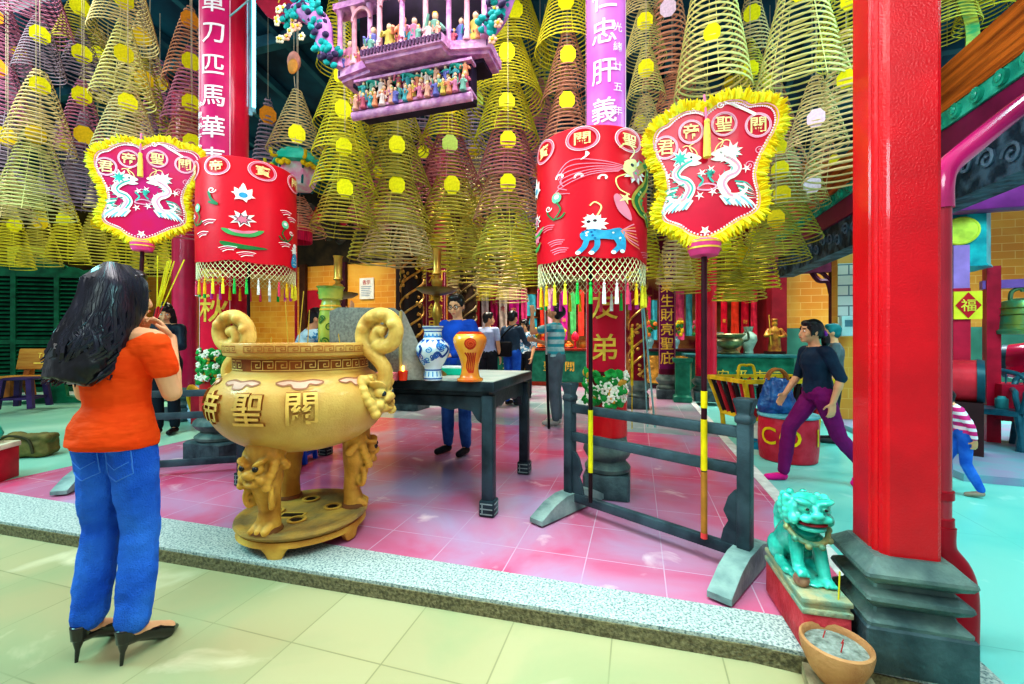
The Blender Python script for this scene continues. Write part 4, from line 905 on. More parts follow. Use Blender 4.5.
# ---- woman in the orange shirt (on the lower floor, hands raised with incense)
def heels(t, V, hp, B):
    sm = M('0c0e16', .15, 0, .1, 5, coat=.5)
    for q in 'RL':
        a, b = V['an'+q], V['to'+q]; d = Vector((b.x-a.x, b.y-a.y, 0)).normalized()
        def sh(m):
            m.tube([a+Vector((0, 0, -.05))-d*.03, a+Vector((0, 0, -.058))+d*.02, b.lerp(a, .45)+Vector((0, 0, -.026)), b+Vector((0, 0, -.016)), b+d*.045+Vector((0, 0, -.02))], [.03, .034, .036, .034, .008], 12)
            trunk(m, [(a-d*.03+Vector((0, 0, -.06)), .03, .03), (a-d*.034+Vector((0, 0, -.0)), .034, .03)], 12)
        S = blob('shoe', sh, .005, sm, t, 1)
        m = MB(); m.tube([a-d*.035+Vector((0, 0, -.06)), a-d*.04+Vector((0, 0, -.1)), Vector((a.x-d.x*.045, a.y-d.y*.045, .0))], [.022, .009, .006], 10); m.done('stiletto_heel', sm, S)
    # long wavy hair falling over the back and left of shoulder
    r = random.Random(4); m = MB(); c = V['hd']
    hb = blob('hair', lambda m: (m.ell(hp(0, -.02, .03), (.092, .108, .106), (0, 0, -.3), 18, 12), m.ell(hp(0, .03, .085), (.066, .05, .04)), [m.ell(hp(q*.08, .02, .0), (.022, .055, .095)) for q in (1, -1)],
        trunk(m, [(c+Vector((0, -.03, .04)), .095, .085), (c+Vector((-.0, -.065, -.08)), .108, .085), (c+Vector((-.02, -.11, -.2)), .118, .085), (c+Vector((-.04, -.15, -.29)), .115, .075), (c+Vector((-.05, -.175, -.36)), .09, .06)], 20)), .008, hairM, t, 3, disp=.012, dscale=.03)
    for i in range(230):
        u = r.uniform(-1, 1); a = u*1.75
        x0, y0 = sin(a)*.088, -cos(a)*.098-.01
        ln = r.uniform(.26, .38); wv = r.uniform(.012, .026); ph = r.uniform(0, 6); pts = []
        for k in range(13):
            f = k/12; z = .09-f*(ln+.09); spread = 1+f*.4; amp = wv*max(0, f-.45)*2.4
            x = x0*spread-.05*f*f+amp*sin(f*15+ph); y = y0*(1+.25*f)-.06*f*f+amp*cos(f*15+ph)
            if a > 1.2 or a < -1.2: y += .02*f
            p = c+Vector((x, y, z+.0)) if f > .0 else hp(x0*.5, y0*.55, .125)
            if f < .95:
                ok, co, no, _ = hb.closest_point_on_mesh(p)
                k2 = 1 if f < .75 else (.95-f)/.2
                if ok: p = p.lerp(co+no*(.003+.004*r.random()), k2)
            pts.append(p)
        m.tube(pts, [.004, .008]+[.0095]*8+[.009, .007, .002], 5)
    m.done('hair_locks', [M('12131c', .28, 0, .4, 14, stretch=(2, 2, .3), col2='262838', spec=.5)], hb)
    # back pockets and belt loops of the jeans
    T = [o for o in COL.objects if o.parent == t and o.name.startswith('trousers')][0]
    m = MB()
    for q in (1, -1):
        x0 = .075*q; c0 = V['pel']+Vector((0, -.0, -.125))
        
        def f(x, z):
            ok, co, no, _ = T.ray_cast(c0+Vector((x, -.6, z)), Vector((0, 1, 0)))
            return co+Vector((0, -.001, 0)) if ok else c0+Vector((x, -.12, z))
        pts = [(x0-.055, .05), (x0+.055, .05), (x0+.058, -.05), (x0, -.08), (x0-.058, -.05)]
        dn = []
        for u, v in zip(pts, pts[1:]+pts[:1]): dn += [(u[0]+(v[0]-u[0])*k/6, u[1]+(v[1]-u[1])*k/6) for k in range(6)]
        m.mat(0).tube([f(x, z) for x, z in dn], .0028, 5, True); m.tube([f(x0-.05+.0125*k, -abs(4-k)*-.0 - .03*(1-abs(k-4)/4)) for k in range(9)], .002, 4)
    m.done('pocket_stitching', M('4a84d8', .6), T)
    m = MB(); m.tube([hp(.082, .01, -.045), hp(.084, .012, -.06)], [.004, .007], 6); m.done('earring', M('e0e0e0', .2, .8), B)
jeans = M('1e5cc8', .75, 0, .25, 5, .5, 160, col2='3a80e8', lo=.4, hi=.7)
woman = person('woman in orange off-shoulder shirt, blue jeans and black heels raising incense to her face', (-2.085, 1.235, -.07), rad(14), .972,
    dict(elR=(.20, .055, 1.105), wrR=(.11, .15, 1.345), hdR=(-.45, -.25, .85), plR=(-.6, -.7, 0), elL=(-.2, .06, 1.10), wrL=(-.05, .145, 1.345), hdL=(.45, -.2, .85), plL=(.6, -.7, 0), curl=.9,
         yaw=rad(-22), pitch=rad(-2), hipR=(.072, -.005, .92), hipL=(-.072, -.005, .92), pel=(0, -.01, .96), knR=(.092, .02, .52), knL=(-.092, .03, .52), anR=(.105, -.03, .15), anL=(-.105, -.02, .15), toR=(.13, .115, .032), toL=(-.10, .125, .032)),
    shirt=M('f45414', .8, 0, .1, 5, 1, 9, col2='ec460a', stretch=(.7, .7, 2)), pants=jeans, hair=None, vox=.0065, sleeve=.5, hem=.2, flare=.01, neck=.055, fem=1, extras=heels, bulk=.9)
for o in COL.objects:
    if o.parent == woman and o.name.startswith('trousers'): trim(o, .915, True)
    if o.parent == woman and o.name.startswith('shirt'):
        trim(o, .885, False); sm_ = o.modifiers.new('hem', 'SOLIDIFY'); sm_.thickness = .004; sm_.offset = 0
# the bundle of incense she holds
R3 = Matrix.Rotation(rad(14), 3, 'Z')
wp = lambda v: Vector((-2.085, 1.235, -.07))+(R3 @ Vector(v))*.972
for k in range(9):
    m = MB(); r = random.Random(k); a = wp((.03+r.uniform(-.006, .006), .155+r.uniform(-.006, .006), 1.42)); b = wp((.05+r.uniform(-.05, .05), .22+r.uniform(-.03, .05), 1.72+r.uniform(-.04, .03)))
    m.mat(0).cyl(a.lerp(b, .25), b, .0026, seg=5); m.mat(1).cyl(a, a.lerp(b, .25), .0022, seg=5)
    tag(m.done('incense_stick', [M('d8d020', .7), M('c02030', .6)]), 'thin yellow incense stick in the bundle held by the woman in orange', 'incense stick', 'incense sticks held by the woman in orange')
# ---- man in the blue long-sleeved shirt behind the table
def glasses(t, V, hp, B):
    m = MB()
    for q in (1, -1):
        m.tube([hp(q*.032+.026*cos(a*PI/8), .098-.004*abs(cos(a*PI/8)), .004+.019*sin(a*PI/8)) for a in range(16)], .0032, 6, True)
        m.tube([hp(q*.058, .093, .008), hp(q*.078, .05, .012), hp(q*.08, -.01, .008)], .003, 5)
    m.tube([hp(-.007, .1, .006), hp(.007, .1, .006)], .003, 5); m.done('glasses', M('101014', .2), t)
person('man with glasses in royal blue sweater and jeans standing behind the altar table', (-1.86, 4.24, .01), rad(172), 1.035,
    dict(elR=(.225, .0, 1.09), wrR=(.10, .25, 1.04), elL=(-.225, .0, 1.09), wrL=(-.08, .26, 1.03), hdR=(-.6, .7, -.1), hdL=(.6, .7, -.1), plR=(-.5, .0, -.8), plL=(.5, 0, -.8), pitch=rad(-16), yaw=rad(8), anR=(.13, -.02, .085), toR=(.16, .13, .035), knR=(.11, .02, .48)),
    shirt=M('1848a8', .8, 0, .15, 6, .4, 16, col2='1c58c8'), pants=M('1c4484', .75, 0, .3, 6, .4, 90, col2='3a70b8'), shoe=M('16181e', .4), vox=.0075, sleeve=1.92, hem=.9, extras=glasses)
# ---- woman walking past on the right
person('woman in navy blouse, plum trousers and pink flat shoes striding left past the drum', (1.60, 4.50, -.07), rad(104), .915,
    dict(pel=(0, .02, .90), wst=(0, .03, 1.03), ch=(0, .045, 1.19), sh=(0, .05, 1.33), nk=(0, .065, 1.39), hd=(0, .095, 1.5), shR=(.155, .05, 1.305), shL=(-.155, .04, 1.305), pitch=rad(3),
         hipR=(.08, .02, .86), knR=(.09, .25, .53), anR=(.085, .31, .085), toR=(.09, .46, .03), hipL=(-.08, .02, .86), knL=(-.09, -.12, .47), anL=(-.09, -.38, .17), toL=(-.09, -.27, .035),
         elR=(.2, .09, 1.06), wrR=(.18, .24, .86), plR=(-1, 0, 0), elL=(-.21, -.05, 1.06), wrL=(-.2, .02, .82), hdL=(0, .1, -1), curl=.35),
    shirt=M('14283e', .6, 0, .2, 6, .3, 18, col2='1c3850'), pants=M('7a1464', .7, 0, .15, 5, .3, 20), shoe=M('e8188c', .3), hair='tail', vox=.0075, sleeve=1.08, hem=.9, fem=1,
    extras=lambda t, V, hp, B: (lambda m: (m.tube([hp(.03*cos(a), -.128+.03*sin(a)*.4, -.012+.03*sin(a)) for a in [k*.7 for k in range(9)]], .015, 7, True), m.done('scrunchie', M('8a3ab0', .6), t)))(MB()))
# ---- man with the long pole
stripe = tiles('28a8b0', '28a8b0', 'c8e4dc', 50, .105, 0, .05, .07, .7, 0, 'xz', '1c98a8', 4, .4, .7, 0)
pm = G(556, 425)
person('man in teal striped polo shirt and grey trousers looking up along a long pole', (pm.x, pm.y, .01), rad(88), 1.055,
    dict(pitch=rad(38), hd=(0, .0, 1.53), elL=(-.2, .28, 1.26), wrL=(-.13, .30, 1.52), hdL=(.1, .05, 1), plL=(.7, .6, 0), elR=(.22, .12, 1.08), wrR=(.08, .33, 1.16), hdR=(-.6, .7, .1), plR=(-.5, -.6, 0), curl=.8),
    shirt=stripe, pants=M('5c7078', .75, 0, .2, 6, .3, 20), shoe=M('a8a8a0', .6), vox=.009, sleeve=.62, hem=.86)
a, b = W(549, 412, 5.85), W(540.5, 190, 5.85)
t = thing('long_pole', 'long thin pole with black grip held upright by the man in teal', 'pole', (0, 0, 0))
m = MB(); m.cyl(Vector((a.x, a.y, .06)).lerp(b, .3), b, .013, seg=10); m.done('shaft', M('b8bcb8', .3, .5), t); m = MB(); m.cyl(Vector((a.x, a.y, .01)), Vector((a.x, a.y, .06)).lerp(b, .3), .019, seg=10); m.done('grip', M('14161a', .4), t)
# ---- people further back
def bag(t, V, hp, B):
    m = MB(); m.box((-.06, -.2, .98), (.34, .1, .26), .15, bev=.03); b = m.done('shoulder_bag', M('14161c', .5, 0, .2, 9), t)
    m = MB(); m.tube(spline([(-.2, -.17, 1.08), (-.02, -.15, 1.28), (.13, -.05, 1.41), (.16, .06, 1.3), (.0, .13, 1.12)], 5), .013, 6); m.done('bag_strap', M('101216', .5), b)
p = W(512, 340, 8.0); person('person in slate jacket with black shoulder bag and jeans, seen from behind', (p.x, p.y, .01), rad(-18), 1.07, dict(pitch=rad(-12), elR=(.22, .1, 1.1), wrR=(.17, .3, 1.05)), shirt=M('34485c', .7, 0, .2, 6, .3, 15), pants=jeans, shoe=M('20242a', .5), vox=.011, sleeve=1.9, hem=.9, extras=bag, eyes=False)
p = W(488, 340, 7.9); person('person in pale lilac shirt and dark shorts waiting left of the slate jacket', (p.x, p.y, .01), rad(-10), 1.05, dict(yaw=rad(-50), elL=(-.24, .06, 1.1), wrL=(-.2, .25, 1.1)), shirt=M('b4c0e4', .7, 0, .1, 6, .3, 15), pants=M('20242c', .7, 0, .2, 6), shoe=M('303438', .5), vox=.011, sleeve=.6, hem=.88, leg=.46)
p = W(525, 340, 8.9); person('woman in patterned white and blue top facing the camera by the far altar', (p.x, p.y, .01), rad(165), 1.0, dict(pitch=rad(-14), elR=(.22, .1, 1.1), wrR=(.1, .3, 1.08)), shirt=M('e8ecf0', .7, 0, .1, 22, col2='4a90b8', lo=.48, hi=.56), pants=M('20242c', .7), shoe=M('303438', .5), hair='tail', vox=.011, sleeve=.8, fem=1)
p = W(303, 345, 4.7); person('person in pale blue printed shirt reaching up behind the flared vase', (p.x, p.y, .01), rad(-60), .97, dict(hd=(-.02, .15, 1.5), nk=(0, .10, 1.4), sh=(0, .07, 1.34), ch=(0, .04, 1.2), pitch=rad(-10), shR=(.15, .08, 1.31), shL=(-.16, .06, 1.31), elR=(.16, .36, 1.36), wrR=(.12, .52, 1.56), hdR=(0, .25, 1), plR=(-.5, -.8, 0), elL=(-.22, .2, 1.0), wrL=(-.1, .4, .98), curl=.2), shirt=M('c4e4f0', .7, 0, .08, 16, col2='3a88c0', lo=.56, hi=.6), pants=M('2a3440', .7), shoe=M('202428', .5), vox=.009, sleeve=.6)
p = G(166, 434); person('woman in dark jacket and black flats standing behind the woman in orange', (p.x, p.y, .01), rad(-150), 1.03, dict(pitch=rad(-24), yaw=rad(20), elR=(.23, .02, 1.09), wrR=(.2, .2, .93), elL=(-.22, .1, 1.1), wrL=(-.1, .28, 1.04)), shirt=M('141c28', .5, 0, .3, 6, .4, 14, col2='203040'), pants=M('16202c', .7, 0, .2, 6), shoe=M('1c1418', .35), hair='long', vox=.009, sleeve=1.9, hem=.86, fem=1)
p = W(834, 340, 5.4); person('person in grey top with a teal cap just behind the striding woman', (p.x, p.y, -.07), rad(75), .91, dict(elL=(-.22, .02, 1.08), wrL=(-.21, .06, .84), hdL=(0, .1, -1)), shirt=M('5c6a70', .7, 0, .2, 6), pants=M('28343c', .7), shoe=M('303438', .5), vox=.011, sleeve=.5, hairm=M('1c7a80', .5, 0, .2, 9))
p = G(964, 494, -.07); person('child in pink striped sweater and blue jeans toddling beside plastic chair', (p.x, p.y, -.07), rad(70), .56,
    dict(hd=(0, .2, 1.44), nk=(0, .15, 1.36), sh=(0, .12, 1.31), ch=(0, .08, 1.18), shR=(.15, .12, 1.28), shL=(-.16, .10, 1.28), elL=(-.22, -.03, 1.06), wrL=(-.2, -.08, .84), hdL=(.1, .1, -1), knL=(-.1, .0, .48), anL=(-.1, -.16, .11), toL=(-.1, -.02, .035), knR=(.1, .17, .5), anR=(.1, .16, .09), toR=(.1, .3, .035)),
    shirt=tiles('d81c78', 'e0308c', 'f0e0ec', 50, .062, 0, 0, .03, .7, 0, 'xz', None, 1, .4, .6, 0), pants=jeans, shoe=M('a09080', .6), vox=.013, sleeve=1.8, hem=.86)
# ================================================================ HANGING INCENSE COILS
coilM = coil_material(); tagM = {k: M(c, .6, 0, .1, 9) for k, c in dict(y='f2ea10', o='f09a28', w='f4d8ec', g='b8d060', a='e8c414').items()}
thread = M('c8b8a0', .7)
def coil_mesh(turns, bulge):
    bm = bmesh.new(); seg = 26; prev = None; N = turns*seg
    for i in range(N+1):
        f = i/N; r = .13+.87*(f**bulge); a = 2*PI*i/seg; u = Vector((cos(a), sin(a), 0)); k = min(1, (N-i)/6+.2)
        c = u*r+Vector((0, 0, -f)); h = .5/turns*.36*k
        ring = [bm.verts.new(c+u*.022*k), bm.verts.new(c+Vector((0, 0, h))), bm.verts.new(c-u*.022*k), bm.verts.new(c-Vector((0, 0, h)))]
        if prev:
            for j in range(4): bm.faces.new((prev[j], prev[(j+1) % 4], ring[(j+1) % 4], ring[j]))
        prev = ring
    for k in range(6):   # supporting threads from the top ring to the lowest turn
        a = k*PI/3; p0 = Vector((cos(a)*.13, sin(a)*.13, 0)); p1 = Vector((cos(a)*1.03, sin(a)*1.03, -1)); w = Vector((-sin(a), cos(a), 0))*.009
        v = [bm.verts.new(p) for p in (p0-w, p0+w, p1+w, p1-w)]; bm.faces.new(v)
    return finish(bm, 'incense_spiral', coilM, 0)
coilmeshes = {(t, b): coil_mesh(t, b) for t in (14, 19, 25) for b in (.8, 1.0)}
TAGMESH = {}
for k, mt in tagM.items():
    m = MB(); m.prism([(.5*cos(PI/8+q*PI/4)*(.92 if q in (0, 3, 4, 7) else 1), .55*sin(PI/8+q*PI/4)) for q in range(8)], -.02, .02, lambda x, y, z: (x, z, y)); 
    bmesh.ops.recalc_face_normals(m.bm, faces=m.bm.faces); TAGMESH[k] = finish(m.bm, 'paper_tag', mt)
m = MB(); m.cyl((0, 0, 0), (0, 0, 1), 1, seg=5); STR = finish(m.bm, 'hanging_thread', thread)
CN = dict(Y='d8ca30', T='d8c48c', P='c87a9c', B='c88a6c', K='9a8698', G='c2b444', L='e0d888', R='c07074')
CNAME = dict(Y='yellow', T='tan', P='pink', B='rusty pink', K='mauve grey', G='olive yellow', L='pale straw', R='dull red')
def coil(label, px, yt, yb, w, d, col, tg='y', ty=None, tx=0, group='incense coils hung from the roof', turns=None, bulge=None, loc=None, tsz=None):
    p = W(px, yt, d) if loc is None else loc; Hh = (yb-yt)*d/F; st = math.sqrt(1+((px-512)/F)**2*.5); R = w*d/F/2/st
    tn = turns or (14 if yb-yt < 55 else 19 if yb-yt < 85 else 25)
    o = put('incense_coil', coilmeshes[tn, bulge or RN.choice((.8, 1.0))]); o.location = p; o.scale = (R, R, Hh); o.rotation_euler = (0, 0, RN.uniform(0, 6))
    cc = lin(CN[col]); j = RN.uniform(.85, 1.15); o.color = (cc[0]*j, cc[1]*j, cc[2]*j, 1)
    tag(o, label, 'incense coil', group)
    if tg:
        f = .34 if ty is None else (ty-yt)/(yb-yt); r = .13+.87*f
        g = math.atan2(-p.y, -p.x)+tx; th = put('paper_tag', TAGMESH[tg], o); a = g-o.rotation_euler.z
        th.location = (cos(a)*(r+.05), sin(a)*(r+.05), -f); s = (tsz or 17)*d/F
        th.scale = (s/R, s/R, s/Hh); th.rotation_euler = (0, 0, a+PI/2)
    s = put('hanging_thread', STR, o); L = max(.15, roofz(p.y)-.1-p.z) if loc is None else .3; s.scale = (.0035/R, .0035/R, L/Hh); s.location = (0, 0, 0)
    return o
STK = [
 ('at the far left edge', 5.2, [(-8, -30, 60, 75, 'P', 'o', 25), (-4, 40, 120, 70, 'P', 'o', 73), (6, 112, 190, 62, 'K', 'a', 140), (8, 170, 222, 60, 'T', None, 0)]),
 ('second from the left edge', 4.6, [(34, -60, 34, 78, 'P', None, 0), (40, 14, 76, 50, 'K', 'y', 40), (40, 70, 152, 70, 'T', 'y', 90), (36, 122, 216, 76, 'L', 'a', 138)]),
 ('third from the left edge', 5.0, [(80, -14, 52, 54, 'G', 'y', 13), (82, 30, 84, 48, 'K', 'y', 60), (82, 80, 152, 48, 'P', 'y', 99), (84, 112, 208, 52, 'K', 'a', 138)]),
 ('of broad stack over left fan', 4.5, [(124, -48, 40, 66, 'T', 'y', 13), (124, 18, 102, 62, 'L', 'y', 62), (128, 84, 156, 66, 'T', 'y', 108)]),
 ('of the stack just behind that over left fan', 5.2, [(142, 12, 84, 48, 'T', 'a', 43), (144, 56, 130, 52, 'G', 'a', 85), (150, 110, 200, 50, 'K', None, 0)]),
 ('beside the pink couplet board', 4.9, [(190, 8, 88, 52, 'B', 'o', 25), (191, 46, 128, 56, 'P', 'y', 67), (191, 88, 168, 58, 'B', 'y', 108), (192, 128, 236, 60, 'R', 'y', 146)]),
 ('above the turquoise lantern', 5.0, [(297, 90, 156, 60, 'T', 'y', 145)]),
 ('in the dark gap right of the light tube', 6.2, [(268, 98, 182, 36, 'K', 'o', 118), ]),
 ('left of the carved hanging shrine', 4.4, [(338, -30, 70, 42, 'Y', None, 0), (342, 60, 128, 56, 'Y', 'y', 84), (343, 80, 160, 62, 'Y', 'y', 118), (344, 122, 194, 66, 'Y', 'y', 155), (345, 158, 232, 70, 'G', 'y', 195)]),
 ('just under the carved hanging shrine', 4.8, [(396, 84, 150, 62, 'G', 'a', 112), (397, 112, 190, 70, 'G', 'y', 155), (397, 152, 232, 74, 'G', 'y', 193), (398, 190, 262, 78, 'T', None, 0)]),
 ('under the right end of the carved shrine', 5.2, [(450, 78, 150, 62, 'Y', 'a', 116), (450, 116, 190, 66, 'R', 'g', 153), (452, 152, 226, 68, 'G', 'y', 193), (452, 190, 264, 70, 'G', None, 0)]),
 ('of tall stack right of carved shrine', 4.5, [(515, -30, 62, 70, 'Y', 'y', 30), (507, 14, 106, 76, 'Y', 'y', 70), (507, 70, 144, 66, 'Y', 'y', 115), (508, 108, 186, 66, 'R', 'y', 150), (508, 146, 222, 70, 'B', 'y', 192), (508, 184, 262, 74, 'G', None, 0)]),
 ('directly left of the magenta couplet board', 4.4, [(566, -50, 56, 64, 'Y', 'y', 20), (568, 24, 104, 54, 'B', 'y', 66), (567, 68, 152, 56, 'B', 'y', 110)]),
 ('tucked behind the tall yellow stack', 5.6, [(545, 30, 110, 46, 'G', None, 0), (480, 40, 118, 46, 'G', 'a', 75), (540, 80, 165, 44, 'R', None, 0), (476, 86, 160, 44, 'K', 'g', 105)]),
 ('directly right of the magenta couplet board', 3.9, [(642, -40, 24, 44, 'T', None, 0), (645, 4, 62, 44, 'L', 'y', 30), (646, 44, 102, 40, 'L', 'y', 76), (646, 94, 150, 40, 'T', None, 0)]),
 ('above left shoulder of the right fan', 4.0, [(668, -60, 92, 54, 'B', 'w', 20), (672, 70, 130, 44, 'B', None, 0)]),
 ('right above the notch of the right fan', 3.6, [(712, -70, 96, 76, 'L', 'y', 52)]),
 ('between the two big coils above the right fan', 4.3, [(752, -20, 62, 44, 'T', 'y', 22), (750, 40, 104, 46, 'G', 'y', 78)]),
 ('biggest, above right edge of right fan', 3.3, [(800, -60, 100, 96, 'L', 'y', 8), (816, 76, 150, 60, 'T', 'w', 127)]),
 ('left of the big square column', 3.2, [(850, -60, 60, 70, 'G', 'y', 14), (846, 30, 180, 84, 'T', 'y', 88)]),
 ('of the shaggy stack right of the right fan', 4.6, [(778, 108, 186, 70, 'B', 'a', 157), (780, 140, 214, 72, 'T', 'a', 177), (782, 170, 242, 76, 'G', 'a', 200), (812, 160, 206, 36, 'L', 'w', 188), (776, 205, 262, 66, 'G', 'a', 222)]),
]
for where, d, L in STK:
    for i, (px, yt, yb, w, col, tg, ty) in enumerate(L):
        tn = dict(y='yellow', o='orange', w='white', g='green', a='golden').get(tg)
        lab = '%s incense coil%s, %s%s' % (CNAME[col], ' with %s tag' % tn if tn and len(where.split()) < 7 else '', (ORD[i]+' ' if len(L) > 1 else ''), where)
        coil(lab, px, yt, yb, w, d+.12*(len(L)-i) - .0, col, tg, ty or None)
# dense far rows under the roof
rows = [('above the green louvred screen', 8.2, [(12, 205, 268), (40, 203, 266), (68, 200, 262), (97, 205, 264), (126, 210, 270), (152, 206, 276), (178, 206, 272)], 'YG', 44),
        ('far row above the seated man with glasses'.replace('seated ', ''), 7.4, [(372, 185, 262), (412, 196, 268), (440, 188, 272), (470, 200, 280), (497, 206, 288), (525, 198, 286)], 'GTY', 50),
        ('far row left of the right drum canopy', 9.6, [(436, 222, 284), (462, 232, 296), (488, 240, 300), (512, 238, 302)], 'GT', 34),
        ('far row between right canopy and right fan', 7.6, [(640, 150, 226), (662, 158, 238), (645, 205, 280), (675, 210, 286), (690, 228, 292)], 'TGY', 40),
        ('far row right of the right fan handle', 7.8, [(728, 196, 272), (744, 232, 300), (758, 212, 290), (734, 248, 302), (722, 228, 284)], 'YGY', 44),
        ('upper row left of the light tube', 6.8, [(60, 120, 200), (108, 140, 214), (160, 150, 226), (20, 30, 110), (100, 30, 110), (160, 60, 140)], 'KTP', 46),
        ('upper row behind the carved shrine', 6.6, [(372, 90, 170), (425, 60, 140), (425, 130, 210), (478, 130, 206), (480, 180, 250), (540, 150, 230), (372, 150, 226)], 'GKRT', 50),
        ('upper row behind the right fan', 6.2, [(690, 40, 130), (735, 60, 140), (770, 60, 136), (700, 120, 200), (770, 90, 170), (828, 140, 215), (640, 100, 180)], 'TGB', 52)]
for where, d, L, cs, w in rows:
    for i, (px, yt, yb) in enumerate(L):
        k = sum(1 for q in L if (q[0], q[1]) < (px, yt))
        c = cs[i % len(cs)]
        coil('far %s incense coil, %s from left, %s' % (CNAME[c], NTH[k], where), px, yt, yb, w, d+RN.uniform(-.3, .3), c, 'ya'[i % 2], None, RN.uniform(-.5, .5), 'far incense coils', tsz=12)
# coils over the side room at the upper right
for i, (px, yt, yb, w, c) in enumerate(((948, -60, 34, 60, 'G'), (985, -80, 22, 60, 'Y'))):
    coil('%s incense coil hanging over the orange eaves, %s from the square column' % (CNAME[c], NTH[i]), px, yt, yb, w, 4.3, c, None)
# wind catcher: pair of small baskets above the tan coil
p = W(294, 55, 5.0); t = thing('paper_ornament', 'small peach and pink paper ornament strung above the lone tan coil', 'ornament', p)
m = MB(); m.ell((0, 0, -.08), (.085, .06, .12)); m.done('shell', M('e8a090', .6, 0, .25, 12, .4, 20), t); m = MB(); m.ell((.03, -.05, -.17), (.07, .03, .09)); m.done('front_card', M('e8a04c', .6, 0, .2, 12), t)
m = MB(); m.cyl((0, 0, 0), (0, 0, roofz(p.y)-p.z-.1), .004, seg=5); m.cyl((0, 0, -.25), (.02, 0, -.42), .004, seg=5); m.done('hanging_thread', thread, t)
# turquoise palace lantern
p = W(298, 168, 5.5); t = thing('palace_lantern', 'turquoise, yellow and white paper palace lantern under the lone tan coil', 'lantern', p, rad(25))
m = MB(); m.lathe([(.03, .27), (.12, .24), (.24, .16), (.3, .1), (.33, .02), (.28, 0)], 6); m.done('roof', M('1cc0a8', .4, 0, .3, 7, .3, 15, col2='5ae0c8'), t)
m = MB(); m.lathe([(.26, 0), (.28, -.12), (.2, -.26), (.1, -.29)], 6); m.done('lamp_panels', M('d8e8e8', .4, 0, .3, 9, col2='e88ac0'), t)
for k in range(6):
    m = MB(); a = k*PI/3; m.tube(spline([(cos(a)*.3, sin(a)*.3, .04), (cos(a)*.38, sin(a)*.38, .02), (cos(a)*.4, sin(a)*.4, .1)], 4), .02, 6)
    for q in range(4): m.ell((cos(a+.15*q)*.29, sin(a+.15*q)*.29, -.02-.02*(q % 2)), .035, u=7, w=5)
    m.done('corner_ornament', M('f0d020', .4, 0, .3, 12), t)
for k in range(6): a = k*PI/3; m = MB(); m.cyl((cos(a)*.28, sin(a)*.28, 0), (cos(a)*.22, sin(a)*.22, -.26), .014, seg=6); m.done('frame_bar', M('0c6a70', .4), t)
m = MB(); m.cyl((0, 0, .26), (0, 0, roofz(p.y)-p.z-.1), .006, seg=5); m.done('hanging_thread', thread, t)
p = W(300, 196, 5.7); coil('rusty pink incense coil without tag right below the turquoise palace lantern', 300, 196, 236, 56, 5.7, 'B', None, loc=W(300, 196, 5.7))
p = W(296, 230, 5.6); t = thing('small_parasol', 'small crimson fringed parasol on thin red pole below the palace lantern', 'parasol', p)
m = MB(); m.lathe([(.01, .07), (.1, .06), (.2, .02), (.2, -.16), (.195, -.16), (.19, .01), (.02, .05)], 20); m.done('fringed_cover', M('c8184c', .5, 0, .3, 12, stretch=(6, 6, .5)), t)
m = MB(); m.cyl((0, 0, -p.z), (0, 0, .12), .016, seg=8); m.done('pole', M('b01838', .4), t)
m = MB(); m.lathe([(.202, .0), (.208, .01), (.202, .02)], 20, close=False); m.done('rim', goldM, t)
# ================================================================ CARVED HANGING SHRINE
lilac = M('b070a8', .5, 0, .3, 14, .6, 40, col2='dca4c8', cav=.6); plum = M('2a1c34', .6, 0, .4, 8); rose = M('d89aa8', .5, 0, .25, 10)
sh = thing('hanging_shrine', 'lilac carved wooden hanging shrine crowded with figures above the offering table', 'carving', (-1.80, 3.0, 3.06))
m = MB(); m.box((.08, .1, .17), (1.0, .12, .3)); m.done('base_panel', plum, sh)
m = MB(); m.tube([(-.45, .0, .015), (.6, .0, .015)], .035, 10); m.box((.08, .04, .06), (1.04, .14, .02)); m.box((.08, .04, .3), (1.04, .1, .02)); m.done('lower_rail', lilac, sh)
m = MB(); m.prism([(-.62, .3), (-.62, .02), (-.3, -.04), (-.28, -.14), (.42, -.14), (.44, -.04), (.74, .02), (.74, .3)], .375, .44); m.prism([(-.6, .3), (-.6, .05), (-.28, -.01), (-.26, -.11), (.4, -.11), (.42, -.01), (.72, .05), (.72, .3)], .35, .376)
m.done('balcony', lilac, sh)
m = MB(); m.prism([(-.52, .3), (-.52, .09), (.66, .09), (.66, .3)], .32, .352); m.done('balcony_underside', plum, sh)
m = MB(); lastf = None
for i in range(44):
    x = -.6+i*.0305; y = .0 if (x < -.29 or x > .43) else -.15
    m.box((x, y+ (.02 if y == 0 else 0), .41), (.016, .012, .045))
    if i in (10, 33, 43): m.box((x-.16 if i != 33 else x-.34, y+.004+(.02 if y == 0 else 0), .425), (.32 if i != 33 else .7, .006, .01)); m.done('balcony_fretwork', M('5a3a5c', .5), sh); m = MB()
m.bm.free()
m = MB(); m.box((.06, .26, .95), (1.2, .1, 1.1)); m.done('back_board', plum, sh)
for i, x in enumerate((-.58, -.44, -.29, -.14, .06, .26, .41, .56, .70)):
    y = .0 if x < -.28 or x > .4 else -.09
    m = MB(); m.lathe([(.032, 0), (.034, .02), (.022, .04), (.02, .42), (.03, .45), (.036, .47)], 10, (x, y, .44)); m.done('pillar', rose if i % 2 else lilac, sh)
m = MB()
